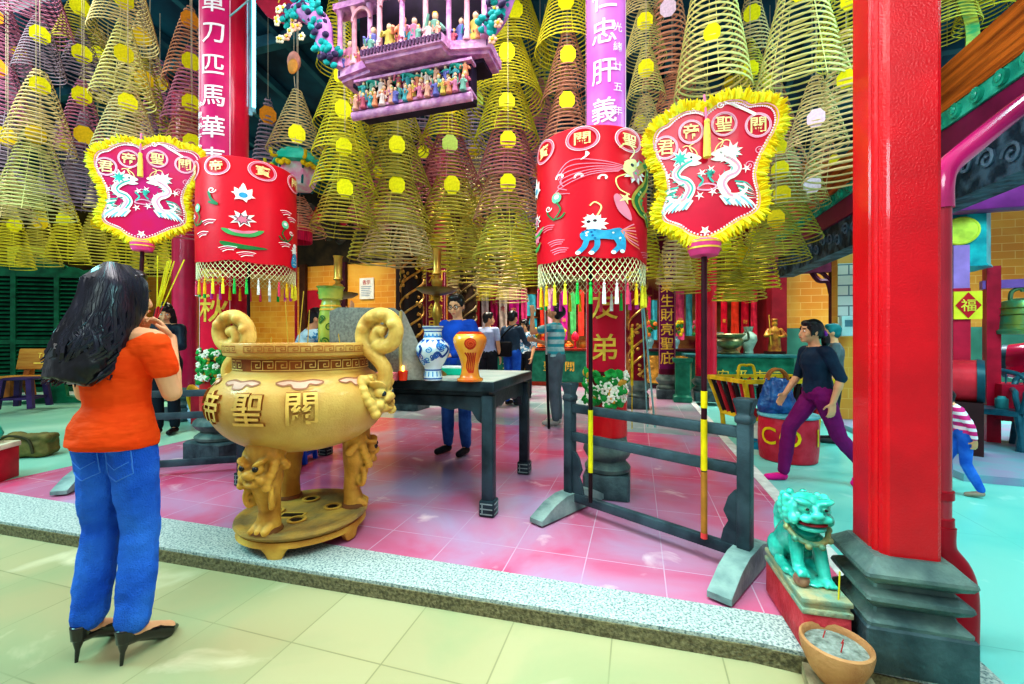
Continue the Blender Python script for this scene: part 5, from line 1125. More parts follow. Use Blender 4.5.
for x0, x1, y in ((-.62, -.27, -.02), (-.31, .43, -.12), (.39, .74, -.02)):
    m.box(((x0+x1)/2, y+.05, .93), (x1-x0, .14, .05)); m.box(((x0+x1)/2, y+.08, 1.22), (x1-x0-.06, .14, .07))
    n = 10
    for k in range(n):   # curling roof tiles
        f = k/(n-1); x = x0-.03+(x1-x0+.06)*f; z = .99+.05*(abs(f-.5)*2)**3
        m.tube([(x, y-.07, z), (x, y+.0, z+.05), (x, y+.12, z+.11)], .02, 6)
    for s, x in ((-1, x0), (1, x1)): m.tube(spline([(x, y-.05, 1.0), (x+s*.05, y-.08, 1.03), (x+s*.07, y-.08, 1.1), (x+s*.04, y-.07, 1.12)], 4), .014, 6)
m.done('pavilion_roofs', lilac, sh)
for x in (-.36, -.04, .16, .48): m = MB(); m.tube([(x+.085*cos(a*PI/10), -.1 if -.28 < x < .4 else -.02, .78+.1*sin(a*PI/10)) for a in range(11)], .014, 6); m.done('arch', rose, sh)
# little carved people
fcols = ['d8a08c', 'c8b058', '4a9aa4', 'c87a9c', 'dcc8c4', '6a6ab0', 'b8586c', 'd88a68', '78a898']
fm = []
for k, cc in enumerate(fcols):
    r = random.Random(k); m = MB()
    m.mat(0).lathe([(.026, 0), (.03, .01), (.022, .05), (.026, .085), (.012, .1)], 8); m.mat(1).ell((0, 0, .118), (.0145, .0145, .018), u=8, w=6); m.mat(2).ell((0, .004, .13), (.016, .015, .013), u=8, w=5)
    m.mat(0); m.tube([(-.022, 0, .085), (-.04, -.015, .06), (-.03, -.035, .07 if k % 2 else .1)], [.01, .009, .007], 6); m.tube([(.022, 0, .085), (.04, -.012, .06), (.032, -.03, .05)], [.01, .009, .007], 6)
    bmesh.ops.recalc_face_normals(m.bm, faces=m.bm.faces); fm.append(finish(m.bm, 'carved_figure', [M(cc, .5, 0, .25, 20), M('e8c0a0', .5), M('2a1a20' if k % 2 else 'c8a030', .5)]))
r = random.Random(8)
spots = [(-.38+.93*i/13+r.uniform(-.015, .015), .01+r.uniform(-.01, .02), .075, 1.05) for i in range(14)]+[(-.36+.9*i/11, .035, .165+r.uniform(-.01, .02), .95) for i in range(12)]+[(-.5, .05, .44, 1.7), (-.36, .06, .44, 1.6), (-.22, -.03, .44, 1.7), (-.06, -.06, .44, 1.5), (.05, -.04, .44, 1.9), (.16, -.06, .44, 1.5), (.32, -.03, .44, 1.7), (.5, .06, .44, 1.6), (.62, .05, .44, 1.7)]+[(-.5+.145*i, .1, 1.0, 1.3) for i in range(9)]
spots += [(-.40+.96*i/15+r.uniform(-.02, .02), -.02, .045, .9) for i in range(16)]+[(-.56+.085*i+r.uniform(-.02, .02), (.03 if i < 4 or i > 11 else -.075)+r.uniform(-.01, .02), .44, r.uniform(.8, 1.15)) for i in range(15)]+[(-.56+.1*i, .02+.04*(i % 2), 1.0+r.uniform(-.02, .05), r.uniform(.9, 1.2)) for i in range(13)]
for i, (x, y, z, s) in enumerate(spots):
    o = put('carved_figure', fm[(i*5+i//3) % 9], sh, (x, y-.02, z), r.uniform(-.5, .5)); o.scale = (s, s, s)
# trees on the lower panel
for x in (-.3, .02, .2, .45):
    m = MB(); m.mat(0).tube(spline([(x, .03, .08), (x+.02, .02, .15), (x-.01, .02, .21), (x+.03, .02, .27)], 4), [.012]*9+[.008]*4, 6)
    for k in range(7): m.mat(1).ell((x+.075*sin(k*2.3), .02, .265+.02*cos(k*1.7)), (.045, .03, .014), u=8, w=5)
    m.done('carved_tree', [rose, M('2a8a80', .5, 0, .4, 14)], sh)
# side dragons with flower sprays
for s, x0, ptl in ((-1, -.62, [(-.62, .0, .5), (-.7, -.03, .62), (-.72, -.05, .8), (-.84, -.06, .9), (-.96, -.05, .95), (-1.02, -.04, .88)]), (1, .74, [(.72, .0, .46), (.82, -.03, .55), (.90, -.05, .72), (1.0, -.06, .84), (1.06, -.06, .98), (1.0, -.04, 1.12)])):
    pts = spline(ptl, 7); m = MB()
    m.mat(0).tube(pts, [.05+.03*sin(i/len(pts)*PI) for i in range(len(pts))], 10)
    for i in range(0, len(pts), 1):
        for k in range(3): q = Vector(pts[i]); m.mat(1 if (i+k) % 3 else 2).ell(q+Vector((r.uniform(-.07, .07), -.05+r.uniform(-.03, .02), r.uniform(-.07, .07))), (.035, .02, .025), (0, r.uniform(-1, 1), 0), 7, 5)
    for k in range(16):
        q = Vector(pts[-1 if s < 0 else r.randrange(len(pts))])+Vector((r.uniform(-.12, .16)*(1 if s < 0 else .8), -.06, r.uniform(-.2, .1)))
        for e in range(5): m.mat(3 if k % 2 else 4).ell(q+Vector((.022*cos(e*1.26), 0, .022*sin(e*1.26))), (.016, .01, .016), u=6, w=4)
        m.mat(5).ell(q+Vector((0, -.01, 0)), .012, u=6, w=4)
    m.done('side_dragon', [M('c884c8', .5, 0, .3, 9), M('1aa0a0', .45, 0, .3, 9), M('3a2a50', .5), M('f0e0c8', .5), M('f0b8a0', .5), M('e8c030', .5)], sh)
m = MB(); m.cyl((-.5, .26, 1.4), (-.5, .26, 2.9), .008, seg=6); m.cyl((.62, .26, 1.4), (.62, .26, 2.9), .008, seg=6); m.done('hanging_wires', M('404850', .4, .5), sh)
p = W(262, 8, 4.3); t = thing('pennant', 'small maroon pennant with gold marks poking in left of the hanging shrine', 'pennant', p, rad(25))
m = MB(); m.prism([(-.02, .25), (.4, .1), (.32, -.18), (.05, -.08), (-.06, .05)], -.005, .005, lambda x, y, z: (x, z+.02*sin(x*9), y)); b = m.done('cloth', M('981c38', .5, 0, .25, 8), t)
m = MB()
for k in range(4): m.box((.12+.05*k, -.02, .12-.04*k), (.012, .004, .05), ry=.3)
m.done('gold_marks', goldM, b)
m = MB(); m.cyl((-.3, .0, -.12), (.1, 0, .3), .008, seg=6); m.done('stick', M('7ab0b8', .4), t)
# light tube on the left column
p0, p1 = W(253.5, 113, 4.69), W(253.5, -15, 4.69)
t = thing('fluorescent_tube', 'glowing cyan white fluorescent tube upright on the left round column', 'light', p0)
m = MB(); m.cyl((0, 0, .04), (0, 0, p1.z-p0.z), .022, seg=12); m.done('glass_tube', M('70e4ff', .4, emit=4, var=.02), t)
m = MB(); m.cyl((0, 0, 0), (0, 0, .05), .026, seg=12); m.box((-.022, -.027, .66), (.05, .03, 1.4), rad(50)); m.done('tube_holder', M('6aa8b8', .4), t)
# ================================================================ GUARDIAN LION, BOWL, RIGHT-HAND ITEMS
LX, LY = .695, 2.13
t = thing('lion_pedestal', 'red pedestal with carved stone top under the turquoise lion', 'pedestal', (LX, LY, .012), rad(3))
m = MB(); m.box((0, 0, .075), (.165, .42, .15), bev=.006); m.done('red_block', M('b83038', .55, 0, .35, 7, .4, 40, col2='d8505a'), t)
m = MB(); m.box((0, 0, .16), (.175, .43, .022), bev=.004); m.box((0, 0, .18), (.16, .41, .022), bev=.004); m.box((0, 0, .2), (.175, .425, .02), bev=.004); m.done('moulded_top', M('b8aa80', .6, 0, .3, 14, .5, 50, col2='78a090'), t)
t = thing('guardian_lion', 'turquoise glazed guardian lion sitting on red pedestal by the square column', 'lion statue', (LX-.01, LY-.0, .222), rad(6))
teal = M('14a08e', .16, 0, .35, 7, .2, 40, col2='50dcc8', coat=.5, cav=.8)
def lion(m):   # faces -y
    trunk(m, [((0, .13, .02), .06, .05), ((0, .12, .07), .072, .07), ((0, .07, .13), .066, .075), ((0, .0, .18), .06, .07), ((0, -.03, .22), .055, .06)], 16)
    for s in (1, -1):
        m.ell((s*.052, .11, .055), (.036, .068, .058)); cap(m, (s*.06, .06, .02), (s*.062, -.005, .016), .024, .022); m.ell((s*.062, -.02, .016), (.026, .03, .017))
    cap(m, (.042, -.04, .16), (.05, -.085, .03), .03, .024); m.ell((.05, -.1, .016), (.028, .036, .018))
    cap(m, (-.042, -.045, .16), (-.052, -.085, .09), .03, .024); cap(m, (-.052, -.085, .09), (-.052, -.1, .06), .024, .024); m.ell((-.052, -.115, .062), (.028, .034, .018))
    for s in (1, -1):
        for k in (-1, 0, 1): m.ell((s*.052+k*.016, -.14 if s < 0 else -.13, .055 if s < 0 else .012), (.009, .012, .01))
    m.ell((0, -.045, .29), (.084, .076, .072)); m.ell((0, -.10, .278), (.064, .045, .026)); m.ell((0, -.09, .232), (.056, .044, .017)); m.ell((0, -.14, .298), (.026, .016, .015)); m.ell((0, -.11, .315), (.02, .03, .02))
    for s in (1, -1):
        m.ell((s*.034, -.105, .317), (.024, .024, .022)); m.ell((s*.042, -.106, .342), (.036, .028, .013), (0, s*-.25, 0)); m.ell((s*.036, -.128, .28), (.028, .02, .017)); m.ell((s*.066, -.08, .262), (.02, .03, .026)); m.ell((s*.076, -.03, .325), (.016, .026, .03), (0, 0, s*.4))
    for k in range(7):
        for q in range(6):
            a = -1.9+q*.76; z = .19+k*.0235; rr = .082*math.sqrt(max(.08, 1-((z-.285)/.1)**2)); m.ell((sin(a)*rr, .0+cos(a)*rr*.9-.02, z), .018, u=8, w=6)
    m.tube(spline([(0, .18, .05), (0, .22, .12), (0, .2, .2), (0, .17, .23)], 5), [.024]*8+[.03]*8, 10); m.ell((0, .0, .008), (.075, .14, .016))
B = blob('body', lion, .0048, teal, t, 1)
m = MB(); m.tube([(.075*cos(a*PI/10), -.05+.062*sin(-a*PI/10)-.0, .215-.045*sin(a*PI/10)) for a in range(-1, 12)], .011, 8)
for a in range(0, 11, 2): m.ell((.08*cos(a*PI/10), -.055-.068*sin(a*PI/10), .212-.05*sin(a*PI/10)), .014, u=8, w=6)
m.done('collar_with_bells', M('a09860', .4, .1, .35, 20, col2='3a8a78'), t)
m = MB(); m.ell((0, -.104, .253), (.054, .034, .01)); m.done('mouth', M('a02830', .4), t)
for s in (1, -1):
    m = MB(); m.mat(0).ell((s*.034, -.1235, .318), (.012, .008, .009), u=10, w=7); m.mat(1).ell((s*.034, -.13, .318), (.007, .004, .006), u=8, w=5); m.done('eye', [M('4aa890', .2), M('101010', .2)], t)
m = MB(); m.ell((-.05, -.115, .026), .03, u=14, w=10); m.done('ball', M('8a5a50', .4, 0, .4, 20, col2='c8a080'), t)
m = MB(); p = Vector((LX+.055, LY-.19, .222)); m.cyl(p, p+Vector((.004, 0, .11)), .003, seg=6); tag(m.done('incense_stick', M('d8c828', .6)), 'short yellow incense stick stuck at the front corner of lion pedestal', 'incense stick')
bp = W(832, 655, 1.56)
t = thing('stone_block', 'rough wedge shaped granite block under the terracotta ash bowl', 'stone', (bp.x, bp.y, -.07))
m = MB(); m.prism([(-.1, -.13), (.13, -.13), (.15, .09), (-.07, .09)], 0, .05); m.done('block', M('a09878', .7, 0, .3, 12, .5, 40), t)
t = thing('ash_bowl', 'round terracotta incense bowl filled with grey ash before the lion pedestal', 'bowl', (bp.x+.01, bp.y-.005, -.02))
m = MB(); m.lathe([(.04, 0), (.055, .006), (.085, .05), (.106, .1), (.113, .135), (.112, .15), (.104, .155), (.098, .148), (.096, .13), (.02, .125)], 44); m.done('bowl_body', M('c89464', .6, 0, .25, 6, .3, 60, col2='a87048'), t)
m = MB(); m.lathe([(.096, .130), (.06, .136), (.002, .14)], 32); m.done('ash', M('70786f', .95, 0, .35, 40, .9, 70, col2='a4aca4'), t)
for i, (x, y) in enumerate(((.02, .01), (-.03, .03), (.0, -.04))): 
    m = MB(); m.cyl((x, y, .135), (x+.008, y, .155+.01*i), .002, seg=5); m.done('incense_stub', M('b83030', .6), t)
# ---- red oil drum, bucket, cart, bag
q = G(797, 466, -.07); dp = (q.x, q.y+.28, -.07)
t = thing('red_drum', 'big red drum with yellow letters standing behind the striding woman', 'drum', dp)
m = MB(); m.lathe([(.26, 0), (.272, .01), (.285, .16), (.288, .3), (.28, .46), (.275, .47)], 40); m.done('barrel', M('c01c30', .35, 0, .3, 5, .3, 30, col2='d83a50'), t)
m = MB(); m.lathe([(.275, .468), (.29, .47), (.295, .485), (.285, .5), (.05, .497)], 40); m.done('lid', M('6ab0b8', .4, 0, .25, 6), t)
d = Draw(lambda x, y, l: Vector((sin(x/.285)*(.288+l), -cos(x/.285)*(.288+l), y)), .0003)
for ch, x in (('C', -.27), ('O', -.06), ('I', .24)): d.text(ch, (x, .28), .26, 0, 1, .03)
d.done('lettering', [M('f0c818', .4)], t)
q = G(760, 456, -.07)
t = thing('paint_bucket', 'white plastic paint bucket with blue print left of the red drum', 'bucket', (q.x, q.y+.14, -.07))
m = MB(); m.lathe([(.11, 0), (.115, .01), (.135, .3), (.142, .305), (.142, .33), (.132, .335), (.125, .3), (.105, .03), (.01, .03)], 32); m.done('pail', M('dce4d0', .4, 0, .1, 8), t)
m = MB(); m.lathe([(.1165, .04), (.1305, .19)], 32, close=False); m.done('printed_band', M('2a9ab0', .4, 0, .3, 9, col2='1c4a80'), t)
m = MB(); m.tube(spline([(-.14, 0, .3), (-.12, -.09, .2), (0, -.15, .15), (.12, -.09, .2), (.14, 0, .3)], 5), .004, 6); m.done('handle', M('808890', .3, .8), t)
q = W(768, 400, 5.5)
t = thing('offering_cart', 'wooden trough cart with yellow edged frame and red slats behind the bucket', 'cart', (q.x, q.y, -.07), rad(22))
fr = M('d8b020', .45, 0, .25, 8); m = MB()
for z, w, l in ((.80, .58, .38), (.34, .44, .3)):
    for s in (1, -1): m.box((0, s*l, z), (w*2, .05, .05)); m.box((s*w, 0, z), (.05, l*2, .05))
for sx in (1, -1):
    for sy in (1, -1): m.tube([(sx*.58, sy*.38, .8), (sx*.44, sy*.3, .34), (sx*.42, sy*.28, 0)], .03, 6)
m.done('frame', fr, t)
sl = [M('b82430', .5, 0, .2, 8), M('2a2020', .6)]
for sy in (1, -1):
    for k in range(9):
        x = -.5+k*.125; m = MB(); m.tube([(x, sy*.375, .79), (x*.78, sy*.3, .35)], .026, 6); m.done('slat', sl[k % 2], t)
for sx in (1, -1):
    for k in range(6):
        y = -.3+k*.12; m = MB(); m.tube([(sx*.575, y, .79), (sx*.44, y*.78, .35)], .026, 6); m.done('slat', sl[k % 2], t)
m = MB(); m.box((0, 0, .74), (1.1, .7, .02)); m.box((0, 0, .36), (.86, .58, .02)); m.done('tray', M('3a6a78', .4, 0, .4, 20, .6, 30, col2='6a98a0'), t)
m = MB()
for s in (1, -1): m.tube(spline([(-.3+s*.12, -.02, .76), (-.3+s*.1, 0, .95), (-.3+s*.04, 0, .98), (-.3, 0, .97)], 4), .018, 6)
m.done('push_handle', fr, t)
q = W(770, 412, 4.72)
def bagb(m):
    trunk(m, [((0, 0, .0), .19, .11), ((0, 0, .08), .2, .125), ((0, 0, .2), .17, .1), ((0, 0, .3), .14, .06), ((0, 0, .38), .12, .03)], 20)
    for x in (-.09, .0, .09): m.tube([(x, -.1, .05), (x*.8, -.09, .2), (x*.6, -.04, .36)], .035, 8)
t = thing('tote_bag', 'dark blue shiny tote bag with brown hoop handles on red drum lid', 'bag', (dp[0]-.10, dp[1]+.02, .43), rad(10))
blob('bag_body', bagb, .011, M('1c3c78', .25, 0, .4, 9, .6, 22, col2='2a6aa8'), t, 2, disp=.03, dscale=.06)
for y in (-.03, .03):
    m = MB(); m.tube([(.1*cos(a*PI/10), y, .36+.12*sin(a*PI/10)) for a in range(11)], .014, 8); m.done('hoop_handle', M('a8642c', .4, 0, .2, 12), t)
# ---- steel shelf and bottles by the wall
q = W(842, 340, 7.2)
t = thing('steel_shelf', 'dark open shelf rack with folded things behind the striding woman', 'shelf', (q.x, q.y, -.07), rad(-8))
m = MB()
for sx in (-.28, .28):
    for sy in (-.18, .18): m.box((sx, sy, .55), (.035, .035, 1.1))
for z in (.1, .42, .74, 1.08): m.box((0, 0, z), (.6, .4, .03))
m.done('rack', M('28383e', .4, 0, .3, 7), t)
for i, (z, c, lab) in enumerate(((.435, '8ac8c0', 'lowest filled'), (.755, 'b0b8b8', 'middle'), (1.095, '5a8a90', 'top'))):
    m = MB()
    for k in range(3): m.box((q.x-.05+.03*k, q.y, -.07+z+.03+.05*k), (.36, .3, .045), .1*k, bev=.012)
    tag(m.done('folded_stack', M(c, .6, 0, .2, 9)), 'stack of folded cloths on the %s board of the dark shelf rack' % lab, 'cloth', 'folded stacks on the shelf')
q0 = G(846, 414, -.07)
for i, (c, dx) in enumerate((('2a8ab8', -.16), ('7ab0b0', -.02), ('b02838', .14))):
    m = MB(); m.lathe([(.05, 0), (.055, .01), (.055, .2), (.03, .26), (.02, .28), (.02, .32), (.005, .325)], 16, (q0.x+dx, q0.y, -.07)); tag(m.done('bottle', M(c, .3, 0, .2, 8)), '%s plastic bottle on the floor beside the square column' % ('blue', 'grey green', 'dark red')[i], 'bottle', 'bottles by the wall')
# thin white pipe and meter box on the orange strip of wall beside the column
q = W(848, 320, 6.4); t = thing('meter_box', 'small pale turquoise meter box fixed to orange pier left of the square column', 'meter box', (q.x, q.y, 1.3))
m = MB(); m.box((0, 0, .14), (.2, .1, .3), bev=.015); m.done('casing', M('bcdcdc', .4, 0, .1, 6), t); m = MB(); m.box((0, -.052, .18), (.12, .01, .1)); m.done('window', M('5a8a98', .2), t)
pw = tiles('ece0c8', 'd8e8e8', '6a7a80', .42, .16, 0, 0, .02, .35, .5, 'xz')
qa = W(849, 340, 6.6); m = MB(); m.box((qa.x+.12, qa.y+.1, 1.6), (.55, .2, 3.4)); struct(m.done('wall_pier', brickO))
m = MB(); m.box((qa.x+.0, qa.y-.003, 1.92), (.3, .02, 1.0)); struct(m.done('trim_12', pw))
# doorway bracket frame at the right back
q = W(835, 340, 8.4); m = MB(); m.box((q.x, q.y, 1.45), (.16, .16, 3.0)); m.box((q.x-.6, q.y, 2.72), (1.5, .14, .3)); m.tube(spline([(q.x-.06, q.y, 2.15), (q.x-.12, q.y, 2.38), (q.x-.28, q.y, 2.42), (q.x-.4, q.y, 2.6)], 5), .05, 6); m.tube(spline([(q.x-.06, q.y, 2.35), (q.x-.2, q.y, 2.55), (q.x-.3, q.y, 2.6)], 5), .04, 6); struct(m.done('trim_13', M('4a1a34', .45, 0, .3, 5)))
# ---- side room: clock, red post with sign, bell frame, drum, chairs
q = W(962, 238, 5.2); t = thing('lantern_clock', 'turquoise octagonal lantern box with yellow round emblem right of the drain pipe', 'lantern', q, rad(-20))
m = MB(); m.lathe([(.1, -.42), (.26, -.38), (.24, -.34), (.24, .3), (.3, .34), (.2, .42), (.05, .46)], 8); m.done('box', M('1a8a98', .3, 0, .3, 6, col2='2ab8c0'), t)
m = MB(); m.cyl((-.06, -.25, .04), (-.06, -.275, .04), .15, .14, 24); m.tube([(-.06+.15*cos(a*PI/12), -.262, .04+.15*sin(a*PI/12)) for a in range(24)], .018, 6, True); m.done('emblem', M('d8d848', .4, 0, .2, 9), t)
m = MB(); m.cyl((0, 0, .44), (0, 0, 2.2), .012, seg=6); m.done('chain', M('505860', .4, .6), t)
q = W(957, 340, 5.0); t = thing('red_post', 'slim red post with yellow fortune sign right behind the drain pipe', 'post', (q.x, q.y, -.07))
m = MB(); m.box((0, 0, .95), (.16, .16, 1.9)); m.done('post_shaft', M('c02040', .35, 0, .2, 4), t); m = MB(); m.box((0, 0, 2.15), (.15, .15, .5)); m.done('post_top', M('a878c0', .35, 0, .2, 4), t)
m = MB(); m.box((.04, -.1, 1.7), (.26, .015, .32)); S = m.done('sign_board', M('f0d838', .4, 0, .1, 7), t)
d = Draw(lambda x, y, l: Vector((.04+x, -.11-l, 1.7+y)), .0003); d.poly([(0, .15), (.12, 0), (0, -.15), (-.12, 0)], 0); d.text('福', (0, 0), .15, 1, 1, .03); d.done('lettering', [M('d02030', .4), M('f4d848', .4)], S)
q = W(1006, 340, 5.1); t = thing('bell_frame', 'red painted wooden frame carrying the bronze bell and the big drum', 'frame', (q.x, q.y, -.0), rad(-16))
rm = M('b81838', .35, 0, .25, 5)
for x, h in ((-.12, 2.12), (1.0, 2.0)):
    m = MB(); m.box((x, 0, h/2), (.12, .14, h)); m.done('post', rm, t)
m = MB(); m.box((.44, 0, 1.9), (1.3, .1, .1)); m.done('beam', M('8a5aa8', .35, 0, .2, 5), t)
m = MB(); m.box((.44, 0, .5), (1.1, .5, .42)); m.done('cabinet', rm, t); m = MB(); m.box((.44, -.256, .28), (.9, .01, .12)); m.done('cabinet_niche', M('1a1416', .6), t); m = MB(); m.ell((.2, -.26, .6), .02); m.done('knob', goldM, t)
t2 = thing('temple_bell', 'green bronze temple bell hanging from the beam of the red frame', 'bell', (q.x+.12, q.y-.05, 1.0), rad(-16))
m = MB(); m.lathe([(.2, .3), (.235, .3), (.24, .34), (.215, .36), (.205, .5), (.2, .62), (.17, .69), (.08, .72), (.01, .725)], 30); m.done('bell_body', M('8a9a48', .35, .5, .3, 8, col2='4aa080'), t2)
m = MB()
for z in (.4, .52, .6): m.lathe([(.208, z), (.214, z+.008), (.208, z+.016)], 30, close=False)
m.done('ridges', M('6a7a38', .4, .5), t2)
m = MB(); [m.tube(spline([(s*.1, 0, .7), (s*.09, 0, .8), (s*.03, 0, .84), (0, 0, .82)], 4), .022, 7) for s in (1, -1)]; m.cyl((0, 0, .8), (0, 0, .88), .02, seg=7); m.done('crown_loop', M('5a7a58', .4, .5), t2)
t3 = thing('temple_drum', 'big glossy red barrel drum lying on the cabinet of red frame', 'drum', (q.x+.66, q.y+.12, .96), rad(-40))
m = MB(); m.tube([(-.5, 0, 0), (-.46, 0, 0), (-.3, 0, 0), (0, 0, 0), (.3, 0, 0), (.5, 0, 0)], [.20, .215, .245, .26, .245, .2], 32); m.done('barrel', M('b81848', .18, 0, .2, 4, coat=.6), t3)
m = MB(); m.tube([(-.515, 0, 0), (-.47, 0, 0)], .212, 28); m.tube([(-.53, 0, 0), (-.51, 0, 0)], .19, 28); m.done('drum_head', M('2a5a68', .4, 0, .2, 6), t3)
m = MB(); [m.box((x, 0, -.235), (.06, .3, .08)) for x in (-.3, .3)]; m.done('cradle', M('3a1418', .5), t3)
q = W(963, 362, 4.7); t = thing('hand_drum', 'small red drum with dark teal rim leaning behind the drain pipe', 'drum', (q.x, q.y, .78), rad(-30))
m = MB(); m.cyl((-.1, 0, 0), (.1, 0, 0), .23, .23, 28); m.done('drum_shell', M('d83040', .35, 0, .15, 6), t); m = MB(); m.cyl((.1, 0, 0), (.16, 0, 0), .245, .23, 28); m.done('drum_rim', M('1c4a58', .35), t)
m = MB(); m.box((0, 0, -.5), (.3, .4, .56)); m.done('stand', M('3a2024', .6), t)
d = Draw(lambda x, y, l: Vector((-.1-l, -x, y)), .0003); [d.text(ch, (0, .12-.11*i), .09, 0) for i, ch in enumerate('福祿壽')]; d.done('lettering', [goldM], t)
chM = M('1c4254', .3, 0, .25, 6, col2='2a6a7c')
def chair():
    t = thing('plastic_armchair', 'dark teal plastic armchair beside the child, nearest the drain pipe', 'chair', (0, 0, 0))
    m = MB(); m.prism([(-.24, -.24), (.24, -.24), (.21, .22), (-.21, .22)], .41, .44); m.box((0, -.24, .405), (.46, .03, .05)); m.done('seat', chM, t)
    for sx in (-1, 1):
        for y0, y1 in ((-.21, -.25), (.2, .28)):
            m = MB(); m.tube([(sx*.22, y0, .42), (sx*.26, y1, 0)], [.036, .026], 8); m.done('leg', chM, t)
        m = MB(); m.tube(spline([(sx*.25, -.23, .42), (sx*.28, -.24, .58), (sx*.28, -.2, .65), (sx*.28, .0, .66), (sx*.26, .2, .68), (sx*.23, .25, .74)], 5), .026, 8); m.done('arm', chM, t)
    m = MB(); m.tube(spline([(-.22, .2, .42), (-.24, .26, .65), (-.2, .3, .8), (0, .33, .86), (.2, .3, .8), (.24, .26, .65), (.22, .2, .42)], 6), .028, 8)
    for k in range(5): x = -.14+.07*k; m.tube([(x, .22, .43), (x, .29, .66), (x, .32, .84-abs(x)*.3)], .017, 6, flat=.5)
    m.done('backrest', chM, t); return t
c1 = chair(); q = W(992, 340, 5.0); c1.location = (q.x, q.y, .0); c1.rotation_euler = (0, 0, rad(-40))
c2 = copy_tree(c1, None, None); q = W(1040, 340, 4.7); c2.location = (q.x+.1, q.y, .0); c2.rotation_euler = (0, 0, rad(-28)); c2['label'] = 'dark teal plastic armchair cut off by the right edge of the picture'
c1['group'] = c2['group'] = 'plastic armchairs'
q = W(1003, 400, 4.95); m = MB(); m.lathe([(.05, 0), (.055, .01), (.055, .11), (.04, .12), (.03, .14)], 14, (c1.location.x+.05, c1.location.y-.06, .44)); tag(m.done('tin', M('3a8a90', .4, 0, .3, 9)), 'small teal tin standing on the plastic armchair seat', 'tin')
# bluish light tube in the side room
q0 = W(1012, 172, 6.0); t = thing('ceiling_light', 'glowing cyan lamp under the yellow bracket in the side room', 'light', q0)
m = MB(); m.tube([(-.1, 0, 0), (.9, .1, 0)], .035, 10); m.done('lamp_tube', M('b0f0ff', .4, emit=8, var=.02), t); m = MB(); m.box((.4, .06, .07), (1.1, .12, .06)); m.done('housing', M('d0e0e0', .4), t)
# green cloth and twisted ribbon hanging above the eaves
q = W(966, 70, 4.2); t = thing('cloth_streamer', 'green and yellow cloth streamer hanging above the orange eaves', 'streamer', q)
m = MB(); m.rings([[(x+.05*sin(z*5), y, z) for x, y in ((-.05, 0), (.05, -.02), (.055, .0), (-.045, .02))] for z in [(.06*k-.02) for k in range(22)]]); m.done('streamer_cloth', M('3a8a58', .6, 0, .4, 6, col2='b8b040', stretch=(1, 1, 3)), t)
m = MB(); m.cyl((0, -.0, 1.2), (0, 0, 6.4-q.z), .006, seg=5); m.done('hanging_thread', thread, t)
# ================================================================ LEFT BACKGROUND
grn = M('084a34', .4, 0, .3, 6, .2, 30, col2='12684a')
q = W(36, 340, 9.3); az = math.atan2(-q.x, q.y)
t = thing('louvred_screen', 'dark green louvred folding screen with scrolled crest at far left', 'screen', (q.x, q.y, .09), rad(30))
Wd, Ht = 2.3, 2.62; m = MB()
for x in (-Wd/2, -Wd/6, Wd/6, Wd/2): m.box((x, 0, Ht/2), (.09, .07, Ht))
for z in (.06, Ht-.05, 1.1): m.box((0, 0, z), (Wd, .06, .1))
m.done('frame', grn, t)
for p in range(3):
    m = MB(); m.mat(1).box((-Wd/3+p*Wd/3, .035, Ht/2), (Wd/3-.08, .012, Ht-.2)); m.mat(0)
    for k in range(26): m.box((-Wd/3+p*Wd/3, 0, .2+k*.09), (Wd/3-.1, .06, .014), rx=.75)
    m.done('louvre_panel', [grn, M('04140e', .8)], t)
m = MB(); cr = [(-Wd/2, Ht), (Wd/2, Ht)]+[(Wd/2-Wd*i/24, Ht+.06+.30*max(0, 1-abs(i/12-1)*1.25)**1.3+.035*abs(sin(i*1.05))) for i in range(25)]
m.prism(cr, -.025, .025, lambda x, z, y: (x, y, z)); [m.tube([(x+.09*(1-k/14)*cos(k*.6), -.03, Ht+.12+.05*(1-k/14)*sin(k*.6)) for k in range(13)], .018, 5) for x in (-.5, -.2, .2, .5)]; m.done('crest', grn, t)
q = W(27, 258, 9.5); t = thing('name_plaque', 'yellow green framed plaque with brush characters above the louvred screen', 'plaque', q, rad(34))
m = MB(); m.box((0, .02, 0), (.72, .05, .56)); m.done('frame', M('2a2418', .5), t); m = MB(); m.box((0, -.01, 0), (.64, .03, .48)); b = m.done('board', M('c8d048', .5, 0, .15, 6), t)
d = Draw(lambda x, y, l: Vector((x, -.026-l, y)), .0005); d.text('福', (-.14, .02), .22, 0, 1, .03); d.text('德', (.14, .02), .22, 0, 1, .03); d.done('lettering', [M('2a3018', .5)], b)
wd = M('b0742c', .4, 0, .3, 5, .2, 30, col2='c89a48', stretch=(.5, 4, 4)); wdd = M('8a5424', .45, 0, .3, 6)
q = W(55, 391, 8.4); t = thing('garden_bench', 'varnished wooden bench with yellow lettering on its back, in front of the screen', 'bench', (q.x, q.y, .09), rad(24))
m = MB(); m.box((0, .2, .76), (1.62, .05, .42), rx=-.2, bev=.02); bk = m.done('back_board', wd, t)
d = Draw(lambda x, y, l: Vector((x, .168+.2*y-l, .76+y)), .0005)
d.text('TCP', (-.32, .07), .15, 0, 1, .02); d.text('TÂN', (.2, .05), .2, 0, 1, .02)
d.line([(-.5, -.08), (0, -.09), (.5, -.08)], .03, 0); d.line([(-.35, -.14), (0, -.145), (.35, -.14)], .02, 0); d.done('lettering', [M('f0d860', .4)], bk)
m = MB(); m.box((0, -.05, .42), (1.7, .42, .05), bev=.015); m.done('seat', wd, t)
